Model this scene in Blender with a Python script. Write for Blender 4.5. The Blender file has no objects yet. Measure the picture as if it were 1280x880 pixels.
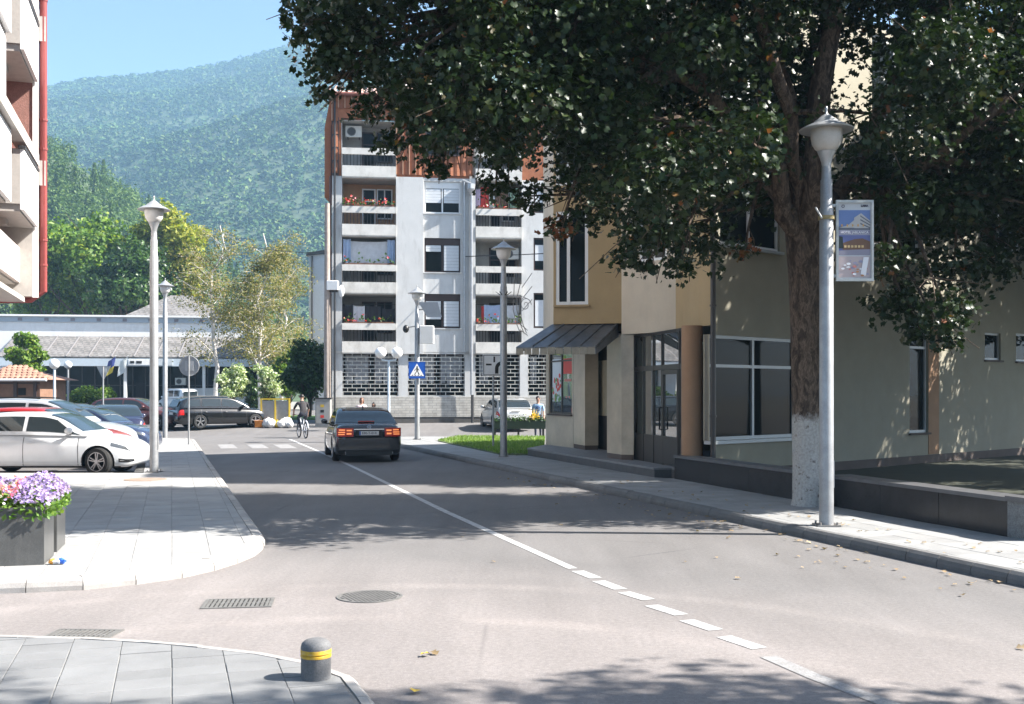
import bpy, bmesh, math, random
import numpy as np
from mathutils import Vector, Matrix, Euler
R = math.radians
PI = math.pi
SC = bpy.context.scene
COL = SC.collection
rng = random.Random(7)

# ---------------------------------------------------------------- camera
CAM_H = 1.85
F_PX = 1350.0
HORIZ = 492.0
cam_d = bpy.data.cameras.new('camera')
cam = bpy.data.objects.new('camera', cam_d)
COL.objects.link(cam)
cam.location = (0, 0, CAM_H)
cam.rotation_euler = (R(90), 0, 0)
cam_d.sensor_width = 36.0
cam_d.lens = F_PX / 1280.0 * 36.0
cam_d.shift_y = (HORIZ - 440.0) / 1280.0
cam_d.clip_start = 0.1
cam_d.clip_end = 9000
SC.camera = cam

# ---------------------------------------------------------------- sky and sun
SUN_EL, SUN_AZ = 42.0, 94.0         # azimuth clockwise from +Y
w = bpy.data.worlds.new('World')
SC.world = w
w.use_nodes = True
nt = w.node_tree
nt.nodes.clear()
sky = nt.nodes.new('ShaderNodeTexSky')
sky.sky_type = 'NISHITA'
sky.sun_disc = False
sky.sun_elevation = R(SUN_EL)
sky.sun_rotation = R(SUN_AZ)
sky.altitude = 200
sky.air_density = 0.65
sky.dust_density = 1.8
sky.ozone_density = 0.4
bg = nt.nodes.new('ShaderNodeBackground')
bg.inputs[1].default_value = 0.056
out = nt.nodes.new('ShaderNodeOutputWorld')
nt.links.new(sky.outputs[0], bg.inputs[0])
nt.links.new(bg.outputs[0], out.inputs[0])
sun_dir = Vector((math.sin(R(SUN_AZ)) * math.cos(R(SUN_EL)), math.cos(R(SUN_AZ)) * math.cos(R(SUN_EL)), math.sin(R(SUN_EL))))
sl = bpy.data.lights.new('sun', 'SUN')
sl.energy = 5.0
sl.angle = R(0.53)
sl.color = (1.0, 0.955, 0.89)
sun = bpy.data.objects.new('sun', sl)
COL.objects.link(sun)
sun.location = sun_dir * 60
sun.rotation_euler = (-sun_dir).to_track_quat('-Z', 'Y').to_euler()

SC.view_settings.view_transform = 'Standard'
SC.view_settings.look = 'None'
SC.view_settings.gamma = 1.0
SC.view_settings.use_curve_mapping = False
SC.view_settings.exposure = 2.0
SC.render.engine = 'CYCLES'
cy = SC.cycles
cy.use_denoising = True
try:
    cy.denoiser = 'OPENIMAGEDENOISE'
except Exception:
    pass
cy.max_bounces = 6
cy.diffuse_bounces = 3
cy.glossy_bounces = 3
cy.transmission_bounces = 3
cy.transparent_max_bounces = 6
cy.volume_bounces = 1
cy.caustics_reflective = False
cy.caustics_refractive = False

# ---------------------------------------------------------------- geometry helpers
def at(px, py, D):
    """a point of the place seen at photo pixel (px, py), D metres away"""
    return Vector(((px - 640) / F_PX * D, D, CAM_H - (py - HORIZ) / F_PX * D))

def gp(px, py, z=0.0):
    D = (CAM_H - z) * F_PX / (py - HORIZ)
    return Vector(((px - 640) / F_PX * D, D, z))

def gz(y):
    """height of the ground: level street, then a slight rise behind the crossing"""
    t = min(1, max(0, (y - 45) / 11.0))
    return 0.45 * t * t * (3 - 2 * t)

ROADV = Vector((-0.3005, 0.9538, 0))
ROADN = Vector((0.9538, 0.3005, 0))

class MB:
    def __init__(s):
        s.v = []; s.f = []; s.m = []
    def add(s, vs, fs, m=0):
        b = len(s.v)
        s.v += [tuple(p) for p in vs]
        for f in fs:
            s.f.append(tuple(i + b for i in f)); s.m.append(m)
        return s
    def quad(s, a, b, c, d, m=0):
        return s.add([a, b, c, d], [(0, 1, 2, 3)], m)
    def box(s, x0, x1, y0, y1, z0, z1, m=0):
        vs = [(x0, y0, z0), (x1, y0, z0), (x1, y1, z0), (x0, y1, z0), (x0, y0, z1), (x1, y0, z1), (x1, y1, z1), (x0, y1, z1)]
        return s.add(vs, [(3, 2, 1, 0), (4, 5, 6, 7), (0, 1, 5, 4), (1, 2, 6, 5), (2, 3, 7, 6), (3, 0, 4, 7)], m)
    def obox(s, o, t, n, s0, s1, d0, d1, z0, z1, m=0):
        """box in a facade frame: s along t, d along n (both horizontal unit vectors)"""
        def q(a, b, z): return (o[0] + t[0] * a + n[0] * b, o[1] + t[1] * a + n[1] * b, z)
        vs = [q(s0, d0, z0), q(s1, d0, z0), q(s1, d1, z0), q(s0, d1, z0), q(s0, d0, z1), q(s1, d0, z1), q(s1, d1, z1), q(s0, d1, z1)]
        return s.add(vs, [(3, 2, 1, 0), (4, 5, 6, 7), (0, 1, 5, 4), (1, 2, 6, 5), (2, 3, 7, 6), (3, 0, 4, 7)], m)
    def bbox(s, x0, x1, y0, y1, z0, z1, b=0.01, m=0):
        """box with chamfered top and vertical edges"""
        def ring(i, z): return [(x0 + i, y0, z), (x1 - i, y0, z), (x1, y0 + i, z), (x1, y1 - i, z), (x1 - i, y1, z), (x0 + i, y1, z), (x0, y1 - i, z), (x0, y0 + i, z)]
        def ring2(i, z): return [(x0 + i + b, y0 + b, z), (x1 - i - b, y0 + b, z), (x1 - b, y0 + i + b, z), (x1 - b, y1 - i - b, z), (x1 - i - b, y1 - b, z), (x0 + i + b, y1 - b, z), (x0 + b, y1 - i - b, z), (x0 + b, y0 + i + b, z)]
        vs = ring(b, z0) + ring(b, z1 - b) + ring2(b * .5, z1)
        fs = [tuple(range(7, -1, -1)), tuple(range(16, 24))]
        for k in range(2):
            for i in range(8):
                j = (i + 1) % 8
                fs.append((k * 8 + i, k * 8 + j, k * 8 + 8 + j, k * 8 + 8 + i))
        return s.add(vs, fs, m)
    def prism(s, pts, z0, z1, m=0):
        n = len(pts)
        vs = [(p[0], p[1], z0) for p in pts] + [(p[0], p[1], z1) for p in pts]
        fs = [tuple(range(n - 1, -1, -1)), tuple(range(n, 2 * n))]
        for i in range(n):
            j = (i + 1) % n
            fs.append((i, j, n + j, n + i))
        return s.add(vs, fs, m)
    def slab(s, pts, off, m=0):
        """extrude a 3D polygon by vector off"""
        n = len(pts); off = Vector(off)
        vs = [Vector(p) for p in pts] + [Vector(p) + off for p in pts]
        fs = [tuple(range(n - 1, -1, -1)), tuple(range(n, 2 * n))]
        for i in range(n):
            j = (i + 1) % n
            fs.append((i, j, n + j, n + i))
        return s.add(vs, fs, m)
    def cyl(s, p0, p1, r0, r1=None, n=12, m=0, caps=True):
        r1 = r0 if r1 is None else r1
        return s.tube([p0, p1], [r0, r1], n, m, caps)
    def tube(s, pts, r, n=8, m=0, caps=True, closed=False):
        pts = [Vector(p) for p in pts]
        k = len(pts)
        rs = r if isinstance(r, (list, tuple)) else [r] * k
        vs = []; fs = []
        ref = None
        for i, p in enumerate(pts):
            if closed: d = pts[(i + 1) % k] - pts[i - 1]
            elif i == 0: d = pts[1] - p
            elif i == k - 1: d = p - pts[i - 1]
            else: d = pts[i + 1] - pts[i - 1]
            d = d.normalized() if d.length > 1e-9 else Vector((0, 0, 1))
            if ref is None:
                a = Vector((0, 0, 1)) if abs(d.z) < .9 else Vector((1, 0, 0))
                ref = d.cross(a).normalized()
            ref = (ref - d * ref.dot(d))
            ref = ref.normalized() if ref.length > 1e-6 else d.orthogonal().normalized()
            b = d.cross(ref)
            for j in range(n):
                an = 2 * PI * j / n
                vs.append(p + (ref * math.cos(an) + b * math.sin(an)) * rs[i])
        for i in range(k if closed else k - 1):
            i2 = (i + 1) % k
            for j in range(n):
                j2 = (j + 1) % n
                fs.append((i * n + j, i * n + j2, i2 * n + j2, i2 * n + j))
        if caps and not closed:
            fs.append(tuple(range(n - 1, -1, -1))); fs.append(tuple(range((k - 1) * n, k * n)))
        return s.add(vs, fs, m)
    def lathe(s, prof, n=20, c=(0, 0, 0), m=0):
        """prof: list of (r, z); r = 0 closes"""
        vs = []; fs = []; idx = []
        for r, z in prof:
            if r < 1e-6:
                idx.append([len(vs)] * n); vs.append((c[0], c[1], c[2] + z))
            else:
                b = len(vs); idx.append([b + j for j in range(n)])
                for j in range(n):
                    an = 2 * PI * j / n
                    vs.append((c[0] + r * math.cos(an), c[1] + r * math.sin(an), c[2] + z))
        for a, b in zip(idx[:-1], idx[1:]):
            for j in range(n):
                j2 = (j + 1) % n
                f = [a[j], a[j2], b[j2], b[j]]
                g = []
                for q in f:
                    if q not in g: g.append(q)
                if len(g) > 2: fs.append(tuple(g))
        return s.add(vs, fs, m)
    def ball(s, c, r, n=12, k=8, m=0):
        rx, ry, rz = r if isinstance(r, (tuple, list)) else (r, r, r)
        b = len(s.v)
        s.lathe([(math.sin(PI * i / k) if 0 < i < k else 0, -math.cos(PI * i / k)) for i in range(k + 1)], n, (0, 0, 0), m)
        for i in range(b, len(s.v)):
            p = s.v[i]
            s.v[i] = (c[0] + p[0] * rx, c[1] + p[1] * ry, c[2] + p[2] * rz)
        return s
    def mesh(s, name, mats, smooth=False, recalc=True, sharp=40):
        me = bpy.data.meshes.new(name)
        me.from_pydata(s.v, [], s.f)
        for m in (mats if isinstance(mats, (list, tuple)) else [mats]):
            me.materials.append(m)
        if any(s.m): me.polygons.foreach_set('material_index', s.m)
        if recalc and len(s.f) < 40000:
            b = bmesh.new(); b.from_mesh(me)
            bmesh.ops.recalc_face_normals(b, faces=b.faces)
            b.to_mesh(me); b.free()
        if smooth:
            me.polygons.foreach_set('use_smooth', [True] * len(me.polygons))
            me.set_sharp_from_angle(angle=R(sharp))
        me.update()
        return me

def obj(name, data, parent=None, world=True):
    """link a mesh as an object; world=True keeps its coordinates while parented"""
    o = bpy.data.objects.new(name, data)
    COL.objects.link(o)
    if parent is not None:
        o.parent = parent
        if world:
            o.matrix_parent_inverse = wm(parent).inverted()
    return o

def wm(o):
    m = Matrix.LocRotScale(o.location, o.rotation_euler, o.scale)
    if o.parent is not None:
        m = wm(o.parent) @ o.matrix_parent_inverse @ m
    return m

def part(name, mb, mats, parent, smooth=False, world=True, sharp=40):
    return obj(name, mb.mesh(name, mats, smooth, sharp=sharp), parent, world)

def tag(o, label, cat, group=None, kind=None):
    if label: o['label'] = label
    if cat: o['category'] = cat
    if group: o['group'] = group
    if kind: o['kind'] = kind
    return o

def thing(name, label, cat, loc=(0, 0, 0), rotz=0.0, group=None):
    o = bpy.data.objects.new(name, None)
    o.empty_display_size = 0.2
    COL.objects.link(o)
    o.location = loc
    o.rotation_euler = (0, 0, rotz)
    return tag(o, label, cat, group)

def struct(name, me, parent=None):
    o = obj(name, me, parent)
    if parent is None: o['kind'] = 'structure'
    return o

CH = {}
def copy_tree(o, parent=None):
    c = o.copy(); COL.objects.link(c); c.parent = parent
    for ch in list(o.children):
        d = copy_tree(ch, c)
        d.matrix_parent_inverse = ch.matrix_parent_inverse.copy()
    return c

def dup(o, loc, rotz, label=None, group=None, scale=None):
    c = copy_tree(o)
    c.location = loc; c.rotation_euler = (0, 0, rotz)
    if scale: c.scale = scale
    if label: c['label'] = label
    if group: c['group'] = group
    return c

_text_cache = {}
def text_mesh(txt, mat, size, bold=0.0, align='CENTER', depth=0.002):
    cu = bpy.data.curves.new('lettering', 'FONT')
    cu.body = txt; cu.size = size; cu.align_x = align; cu.align_y = 'CENTER'
    cu.extrude = depth; cu.offset = bold; cu.resolution_u = 3
    o = bpy.data.objects.new('lettering', cu)
    COL.objects.link(o)
    dg = bpy.context.evaluated_depsgraph_get()
    me = bpy.data.meshes.new_from_object(o.evaluated_get(dg))
    bpy.data.objects.remove(o); bpy.data.curves.remove(cu)
    me.materials.clear(); me.materials.append(mat)
    me.name = 'lettering'
    return me

# ---------------------------------------------------------------- materials
def nodes(name):
    m = bpy.data.materials.new(name)
    m.use_nodes = True
    t = m.node_tree
    b = t.nodes['Principled BSDF']
    return m, t, b

def N(t, kind, **kw):
    n = t.nodes.new(kind)
    for k, v in kw.items():
        if k in ('operation', 'blend_type', 'data_type', 'noise_dimensions', 'feature', 'interpolation', 'distance', 'wave_type', 'bands_direction', 'musgrave_type', 'offset', 'offset_frequency', 'squash', 'use_clamp', 'clamp_factor', 'normalize'):
            setattr(n, k, v)
        else:
            n.inputs[k].default_value = v
    return n

def pos(t):
    g = t.nodes.new('ShaderNodeNewGeometry')
    return g.outputs['Position']

def ramp(t, fac, stops):
    r = t.nodes.new('ShaderNodeValToRGB')
    el = r.color_ramp.elements
    while len(el) < len(stops): el.new(0.5)
    for e, (p, c) in zip(el, stops):
        e.position = p
        e.color = (c, c, c, 1) if isinstance(c, (int, float)) else (c[0], c[1], c[2], 1)
    t.links.new(fac, r.inputs[0])
    return r.outputs[0]

def mixc(t, fac, a, b, mode='MIX'):
    m = t.nodes.new('ShaderNodeMix')
    m.data_type = 'RGBA'; m.blend_type = mode
    def put(sock, v):
        if hasattr(v, 'links') or hasattr(v, 'is_linked'): t.links.new(v, sock)
        elif isinstance(v, (int, float)): sock.default_value = v if sock.type == 'VALUE' else (v, v, v, 1)
        else: sock.default_value = (v[0], v[1], v[2], 1)
    put(m.inputs[0], fac); put(m.inputs[6], a); put(m.inputs[7], b)
    return m.outputs[2]

def noise(t, vec, scale, detail=4, rough=0.55, dist=0.0):
    n = N(t, 'ShaderNodeTexNoise', Scale=scale, Detail=detail, Roughness=rough, Distortion=dist)
    t.links.new(vec, n.inputs['Vector'])
    return n.outputs['Fac']

def bump(t, b, h, strength=0.3, dist=0.01, chain=None):
    n = N(t, 'ShaderNodeBump', Strength=strength, Distance=dist)
    t.links.new(h, n.inputs['Height'])
    if chain is not None: t.links.new(chain, n.inputs['Normal'])
    if b is not None: t.links.new(n.outputs[0], b.inputs['Normal'])
    return n.outputs[0]

def mat(name, c, rough=0.6, metal=0.0, var=0.12, scale=6.0, fine=0.06, fscale=90.0, bmp=0.0, bscale=60.0, bdist=0.006,
        rnd=0.0, coat=0.0, spec=0.5, stain=0.0, stain_c=(0.08, 0.07, 0.06), sscale=(1.2, 1.2, .25)):
    """plain surface: base colour with blotches, fine grain, run-off stains, per-piece tone and fine relief"""
    m, t, b = nodes(name)
    p = pos(t)
    col = c
    if var or fine:
        n1 = noise(t, p, scale, 5, .6)
        f = ramp(t, n1, [(.28, 1 - var), (.72, 1 + var * .6)])
        col = mixc(t, 1.0, c, f, 'MULTIPLY')
        if fine:
            f2 = ramp(t, noise(t, p, fscale, 2, .6), [(.3, 1 - fine), (.7, 1 + fine)])
            col = mixc(t, 1.0, col, f2, 'MULTIPLY')
    if stain:
        mp = t.nodes.new('ShaderNodeMapping'); mp.inputs['Scale'].default_value = sscale
        t.links.new(p, mp.inputs['Vector'])
        sfac = ramp(t, noise(t, mp.outputs[0], 2.2, 6, .65), [(.5, 0.0), (.78, stain)])
        col = mixc(t, sfac, col, stain_c)
    if rnd:
        oi = t.nodes.new('ShaderNodeObjectInfo')
        f3 = ramp(t, oi.outputs['Random'], [(0.0, 1 - rnd), (1.0, 1 + rnd)])
        col = mixc(t, 1.0, col, f3, 'MULTIPLY')
    if hasattr(col, 'is_linked'): t.links.new(col, b.inputs['Base Color'])
    else: b.inputs['Base Color'].default_value = (c[0], c[1], c[2], 1)
    b.inputs['Roughness'].default_value = rough
    b.inputs['Metallic'].default_value = metal
    b.inputs['Specular IOR Level'].default_value = spec
    if coat: b.inputs['Coat Weight'].default_value = coat; b.inputs['Coat Roughness'].default_value = 0.04
    if bmp:
        bump(t, b, noise(t, p, bscale, 4, .6), bmp, bdist)
    return m

def flat(name, c, rough=0.5, metal=0.0, spec=0.5, coat=0.0):
    return mat(name, c, rough, metal, var=0.05, fine=0.0, spec=spec, coat=coat)

def leafmat(name, stops, trans=0.3, rough=0.45, spec=.4):
    """leaf colour picked per leaf from a ramp; thin leaves let some light through"""
    m, t, b = nodes(name)
    g = t.nodes.new('ShaderNodeNewGeometry')
    col = ramp(t, g.outputs['Random Per Island'], stops)
    t.links.new(col, b.inputs['Base Color'])
    b.inputs['Roughness'].default_value = rough
    b.inputs['Specular IOR Level'].default_value = spec
    tr = t.nodes.new('ShaderNodeBsdfTranslucent')
    tc = mixc(t, 1.0, col, (1.5, 1.6, .7), 'MULTIPLY')
    t.links.new(tc, tr.inputs[0])
    mx = t.nodes.new('ShaderNodeMixShader'); mx.inputs[0].default_value = trans
    t.links.new(b.outputs[0], mx.inputs[1]); t.links.new(tr.outputs[0], mx.inputs[2])
    t.links.new(mx.outputs[0], t.nodes['Material Output'].inputs[0])
    return m

def glass(name, c=(0.015, 0.02, 0.022), rough=0.03, spec=0.4, coat=0.0):
    m, t, b = nodes(name)
    b.inputs['Base Color'].default_value = (*c, 1)
    b.inputs['Roughness'].default_value = rough
    b.inputs['Specular IOR Level'].default_value = spec
    b.inputs['Coat Weight'].default_value = coat
    b.inputs['Coat Roughness'].default_value = 0.01
    n = noise(t, pos(t), 1.3, 1, .4)
    bump(t, b, n, 0.04, 0.02)
    return m

def clear_glass(name, tint=(.75, .85, .85), through=.55):
    """window glass one can see through: part mirror, part transparent"""
    m, t, b = nodes(name)
    b.inputs['Base Color'].default_value = (0.01, 0.012, 0.012, 1)
    b.inputs['Roughness'].default_value = 0.02
    b.inputs['Specular IOR Level'].default_value = 0.8
    tr = t.nodes.new('ShaderNodeBsdfTransparent'); tr.inputs[0].default_value = (*tint, 1)
    fr = t.nodes.new('ShaderNodeFresnel'); fr.inputs[0].default_value = 1.6
    mp = N(t, 'ShaderNodeMath', operation='MULTIPLY_ADD'); mp.inputs[1].default_value = 1.0; mp.inputs[2].default_value = 1 - through - .1
    mp.use_clamp = True
    t.links.new(fr.outputs[0], mp.inputs[0])
    mx = t.nodes.new('ShaderNodeMixShader')
    t.links.new(mp.outputs[0], mx.inputs[0])
    t.links.new(tr.outputs[0], mx.inputs[1]); t.links.new(b.outputs[0], mx.inputs[2])
    t.links.new(mx.outputs[0], t.nodes['Material Output'].inputs[0])
    return m
# ---------------------------------------------------------------- leaf and crown helpers
def big_mesh(name, V, F, mats, mi=None, smooth=False):
    """mesh from numpy arrays; F is (n, k) with k corners each"""
    V = np.asarray(V, dtype=np.float32); F = np.asarray(F, dtype=np.int32)
    me = bpy.data.meshes.new(name)
    n, k = F.shape
    me.vertices.add(len(V)); me.vertices.foreach_set('co', V.ravel())
    me.loops.add(n * k); me.loops.foreach_set('vertex_index', F.ravel())
    me.polygons.add(n)
    me.polygons.foreach_set('loop_start', np.arange(0, n * k, k, dtype=np.int32))
    if mi is not None: me.polygons.foreach_set('material_index', np.asarray(mi, dtype=np.int32))
    if smooth: me.polygons.foreach_set('use_smooth', np.ones(n, dtype=bool))
    for m in (mats if isinstance(mats, (list, tuple)) else [mats]): me.materials.append(m)
    me.update(calc_edges=True)
    return me

MAPLE = None
def maple_leaf():
    """five-lobed leaf, folded a little along the midrib, unit span about 1"""
    pts = [(0, -.42), (.46, -.22), (.23, .02), (.50, .28), (0, .55), (-.50, .28), (-.23, .02), (-.46, -.22)]
    v = [(x, y, abs(x) * .3 - (y * y) * .2) for x, y in pts]
    return np.array(v), np.array([(0, 1, 2), (2, 3, 4), (4, 5, 6), (6, 7, 0), (0, 2, 6), (2, 4, 6)])
def kite_leaf():
    v = [(0, -.5, 0), (.3, 0, .07), (0, .5, -.05), (-.3, 0, .07)]
    return np.array(v), np.array([(0, 1, 2), (0, 2, 3)])
def tuft():
    """three crossed leaf blades for trees farther away"""
    v = []; f = []
    for a, t in ((0, .5), (2.1, .8), (4.2, .6)):
        b = len(v)
        ca, sa = math.cos(a), math.sin(a)
        for x, y, z in ((-.28, 0, 0), (.28, 0, 0), (.2, .35, t * .4), (-.15, .5, t * .5)):
            v.append((x * ca - y * sa, x * sa + y * ca, z - .15))
        f += [(b, b + 1, b + 2), (b, b + 2, b + 3)]
    return np.array(v), np.array(f)

def leaf_cloud(name, C, S, tmpl, mats, out=None, up=.5, wild=.9, seed=1, mi=None):
    rs = np.random.RandomState(seed)
    tv, tf = tmpl
    N_ = len(C)
    n = rs.normal(size=(N_, 3)) * wild
    n[:, 2] += up
    if out is not None: n += out
    n /= np.linalg.norm(n, axis=1, keepdims=True) + 1e-9
    a = rs.normal(size=(N_, 3))
    a -= n * (a * n).sum(1, keepdims=True)
    a /= np.linalg.norm(a, axis=1, keepdims=True) + 1e-9
    b = np.cross(n, a)
    V = (C[:, None, :] + S[:, None, None] * (tv[None, :, 0:1] * a[:, None, :] + tv[None, :, 1:2] * b[:, None, :] + tv[None, :, 2:3] * n[:, None, :])).reshape(-1, 3)
    F = (tf[None] + (np.arange(N_) * len(tv))[:, None, None]).reshape(-1, tf.shape[1])
    m = None if mi is None else np.repeat(mi, len(tf))
    return big_mesh(name, V, F, mats, m)

def ball_points(n, rs, hollow=.55):
    d = rs.normal(size=(n, 3)); d /= np.linalg.norm(d, axis=1, keepdims=True)
    r = (hollow ** 3 + (1 - hollow ** 3) * rs.rand(n)) ** (1 / 3)
    return d * r[:, None], d

def limb(mb, a, b, r0, r1, bend=.15, n=6, k=5, rs=None, m=0):
    a = Vector(a); b = Vector(b); L = (b - a).length
    off = Vector((rs.normal() * bend, rs.normal() * bend, abs(rs.normal()) * bend * .8)) * L
    pts = []; rr = []
    for i in range(k + 1):
        t = i / k
        p = a.lerp(b, t) + off * (4 * t * (1 - t)) * .5 + Vector((rs.normal(), rs.normal(), rs.normal())) * (.02 * L if 0 < i < k else 0)
        pts.append(p); rr.append(r0 + (r1 - r0) * t)
    mb.tube(pts, rr, n, m)
    return pts

def leafy_tree(name, label, cat, base, clusters, n_leaf, size, tmpl, lmat, bmat, trunk_r, fork_z, seed, group=None, up=.5, flat_z=.8, limbs=True, spread=1.0, hollow=.45):
    """trunk and limbs reaching into leaf clumps; clusters: list of (x, y, z, r) relative to base"""
    rs = np.random.RandomState(seed)
    t = thing(name, label, cat, base, 0, group)
    mb = MB()
    fork = Vector((rs.normal() * .05, rs.normal() * .05, fork_z))
    mb.tube([(0, 0, -.1), (0, 0, fork_z * .08), fork * .55, fork], [trunk_r * 1.35, trunk_r * 1.1, trunk_r * .9, trunk_r * .75], 10)
    if limbs:
        for (x, y, z, r) in clusters:
            limb(mb, fork * (0.75 + .25 * rs.rand()), (x, y, z), trunk_r * .38, trunk_r * .07, .12, 5, 5, rs)
            for k in range(3):
                q = rs.normal(size=3) * r * .55
                limb(mb, (x * .9, y * .9, z * .95), (x + q[0], y + q[1], z + q[2]), trunk_r * .1, trunk_r * .03, .1, 4, 2, rs)
    part('trunk', mb, bmat, t, True, world=False)
    vol = np.array([c[3] ** 2.2 for c in clusters]); vol /= vol.sum()
    Cs = []; Os = []
    for (x, y, z, r), v in zip(clusters, vol):
        n = max(6, int(n_leaf * v))
        p, d = ball_points(n, rs, hollow)
        lump = 1 + .28 * np.sin(d[:, 0] * 5 + x * 3) * np.sin(d[:, 1] * 5 + y * 2) + .2 * np.sin(d[:, 2] * 6 + z)
        p = p * lump[:, None] * r * spread
        p[:, 2] *= flat_z
        Cs.append(p + np.array([x, y, z])); Os.append(d * .7)
    C = np.concatenate(Cs); O = np.concatenate(Os)
    S = size * (.6 + .8 * rs.rand(len(C)))
    obj('crown', leaf_cloud('crown', C, S, tmpl, lmat, O, up, .8, seed), t, world=False)
    return t

def crown_clusters(rx, ry, z0, z1, n, r, seed):
    """clumps over an egg-shaped crown with an uneven outline"""
    rs = np.random.RandomState(seed); out = []
    while len(out) < n:
        d = rs.normal(size=3); d /= np.linalg.norm(d)
        q = .35 + .6 * rs.rand()
        zc = (z0 + z1) / 2; hz = (z1 - z0) / 2 - r * .5
        x, y, z = d[0] * rx * q, d[1] * ry * q, zc + d[2] * hz * q * 1.1
        if z < z0: z = z0 + rs.rand() * .5
        out.append((x, y, z, r * (.7 + .6 * rs.rand())))
    return out

# ---------------------------------------------------------------- surface materials
def asphalt_mat(name, c):
    m, t, b = nodes(name)
    p = pos(t)
    big = ramp(t, noise(t, p, .35, 6, .65, .6), [(.25, .84), (.75, 1.14)])
    mp = t.nodes.new('ShaderNodeMapping')
    mp.inputs['Rotation'].default_value = (0, 0, R(-17.5)); mp.inputs['Scale'].default_value = (1.1, .12, 1)
    t.links.new(p, mp.inputs['Vector'])
    wear = ramp(t, noise(t, mp.outputs[0], 1.6, 4, .6), [(.3, .9), (.7, 1.1)])
    grit = ramp(t, noise(t, p, 130, 3, .7), [(.25, .72), (.75, 1.26)])
    spk = ramp(t, noise(t, p, 60, 1, .5), [(.62, 1.0), (.72, 1.25)])
    mid = ramp(t, noise(t, p, 24, 4, .75), [(.3, .80), (.7, 1.17)])
    col = mixc(t, 1, c, big, 'MULTIPLY')
    col = mixc(t, 1, col, mid, 'MULTIPLY')
    col = mixc(t, 1, col, wear, 'MULTIPLY')
    col = mixc(t, 1, col, grit, 'MULTIPLY')
    col = mixc(t, 1, col, spk, 'MULTIPLY')
    # paler old surface of the side street, with tyre tracks curving out of it
    sx = t.nodes.new('ShaderNodeSeparateXYZ'); t.links.new(p, sx.inputs[0])
    edge = N(t, 'ShaderNodeMath', operation='MULTIPLY_ADD'); edge.inputs[1].default_value = .55; t.links.new(sx.outputs[0], edge.inputs[0]); t.links.new(sx.outputs[1], edge.inputs[2])
    wob = N(t, 'ShaderNodeMath', operation='MULTIPLY_ADD'); wob.inputs[1].default_value = 1.6; t.links.new(noise(t, p, .5, 4, .6), wob.inputs[0]); t.links.new(edge.outputs[0], wob.inputs[2])
    mr = N(t, 'ShaderNodeMapRange'); mr.inputs['From Min'].default_value = 9.6; mr.inputs['From Max'].default_value = 12.6; mr.inputs['To Min'].default_value = 1; mr.inputs['To Max'].default_value = 0
    t.links.new(wob.outputs[0], mr.inputs[0])
    col = mixc(t, mr.outputs[0], col, mixc(t, 1, col, (1.42, 1.35, 1.32), 'MULTIPLY'))
    dd = N(t, 'ShaderNodeVectorMath'); dd.operation = 'DISTANCE'; dd.inputs[1].default_value = (-1.0, 5.0, 0); t.links.new(p, dd.inputs[0])
    for r_ in (3.9, 5.4):
        a_ = N(t, 'ShaderNodeMath', operation='SUBTRACT'); a_.inputs[1].default_value = r_; t.links.new(dd.outputs['Value'], a_.inputs[0])
        b2 = N(t, 'ShaderNodeMath', operation='ABSOLUTE'); t.links.new(a_.outputs[0], b2.inputs[0])
        tr_ = ramp(t, b2.outputs[0], [(.05, .5), (.2, 0.0)])
        tm = N(t, 'ShaderNodeMath', operation='MULTIPLY'); t.links.new(tr_, tm.inputs[0]); t.links.new(ramp(t, noise(t, p, .9, 3, .6), [(.4, 0.0), (.6, 1.0)]), tm.inputs[1])
        col = mixc(t, tm.outputs[0], col, mixc(t, 1, col, (1.3, 1.28, 1.26), 'MULTIPLY'))
    # hairline cracks
    vo = N(t, 'ShaderNodeTexVoronoi', feature='DISTANCE_TO_EDGE', Scale=.28)
    wv = mixc(t, .12, p, N(t, 'ShaderNodeTexNoise', Scale=1.4, Detail=6).outputs['Color'], 'ADD')
    t.links.new(wv, vo.inputs['Vector'])
    crack = ramp(t, vo.outputs['Distance'], [(.0, 1.0), (.006, 0.0)])
    msk = ramp(t, noise(t, p, .22, 2, .5), [(.55, 0.0), (.62, .55)])
    mm = N(t, 'ShaderNodeMath', operation='MULTIPLY'); t.links.new(crack, mm.inputs[0]); t.links.new(msk, mm.inputs[1])
    col = mixc(t, mm.outputs[0], col, (.03, .03, .032))
    # oil and tyre marks
    oil = ramp(t, noise(t, p, 1.1, 5, .7, 1.0), [(.66, 0.0), (.8, .35)])
    col = mixc(t, oil, col, (.06, .06, .062))
    t.links.new(col, b.inputs['Base Color'])
    b.inputs['Roughness'].default_value = .82
    b.inputs['Specular IOR Level'].default_value = .3
    bump(t, b, noise(t, p, 150, 3, .7), .5, .006)
    return m

M_ROAD = asphalt_mat('worn_asphalt', (.148, .141, .138))
M_GROUND = mat('pale_ground', (.24, .23, .20), .9, var=.25, scale=.4, fine=.2, fscale=20, bmp=.3, bscale=15)
M_SLAB = mat('pale_paving_slab', (.30, .296, .288), .8, var=.14, scale=3, fine=.14, fscale=160, bmp=.25, bscale=120, rnd=.07, stain=.25, stain_c=(.25, .24, .23), sscale=(.5, .5, .5))
M_SLAB_G = mat('grey_paving_slab', (.25, .25, .247), .8, var=.14, scale=3, fine=.16, fscale=160, bmp=.25, bscale=120, rnd=.09, stain=.3, stain_c=(.2, .19, .18), sscale=(.5, .5, .5))
M_SLAB_N = mat('light_paver', (.185, .186, .186), .8, var=.14, scale=3, fine=.16, fscale=160, bmp=.3, bscale=120, rnd=.08, stain=.3, stain_c=(.22, .21, .2), sscale=(.5, .5, .5))
M_JOINT = mat('paving_joint', (.20, .195, .185), .95, var=.2, scale=4, fine=.2)
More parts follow.
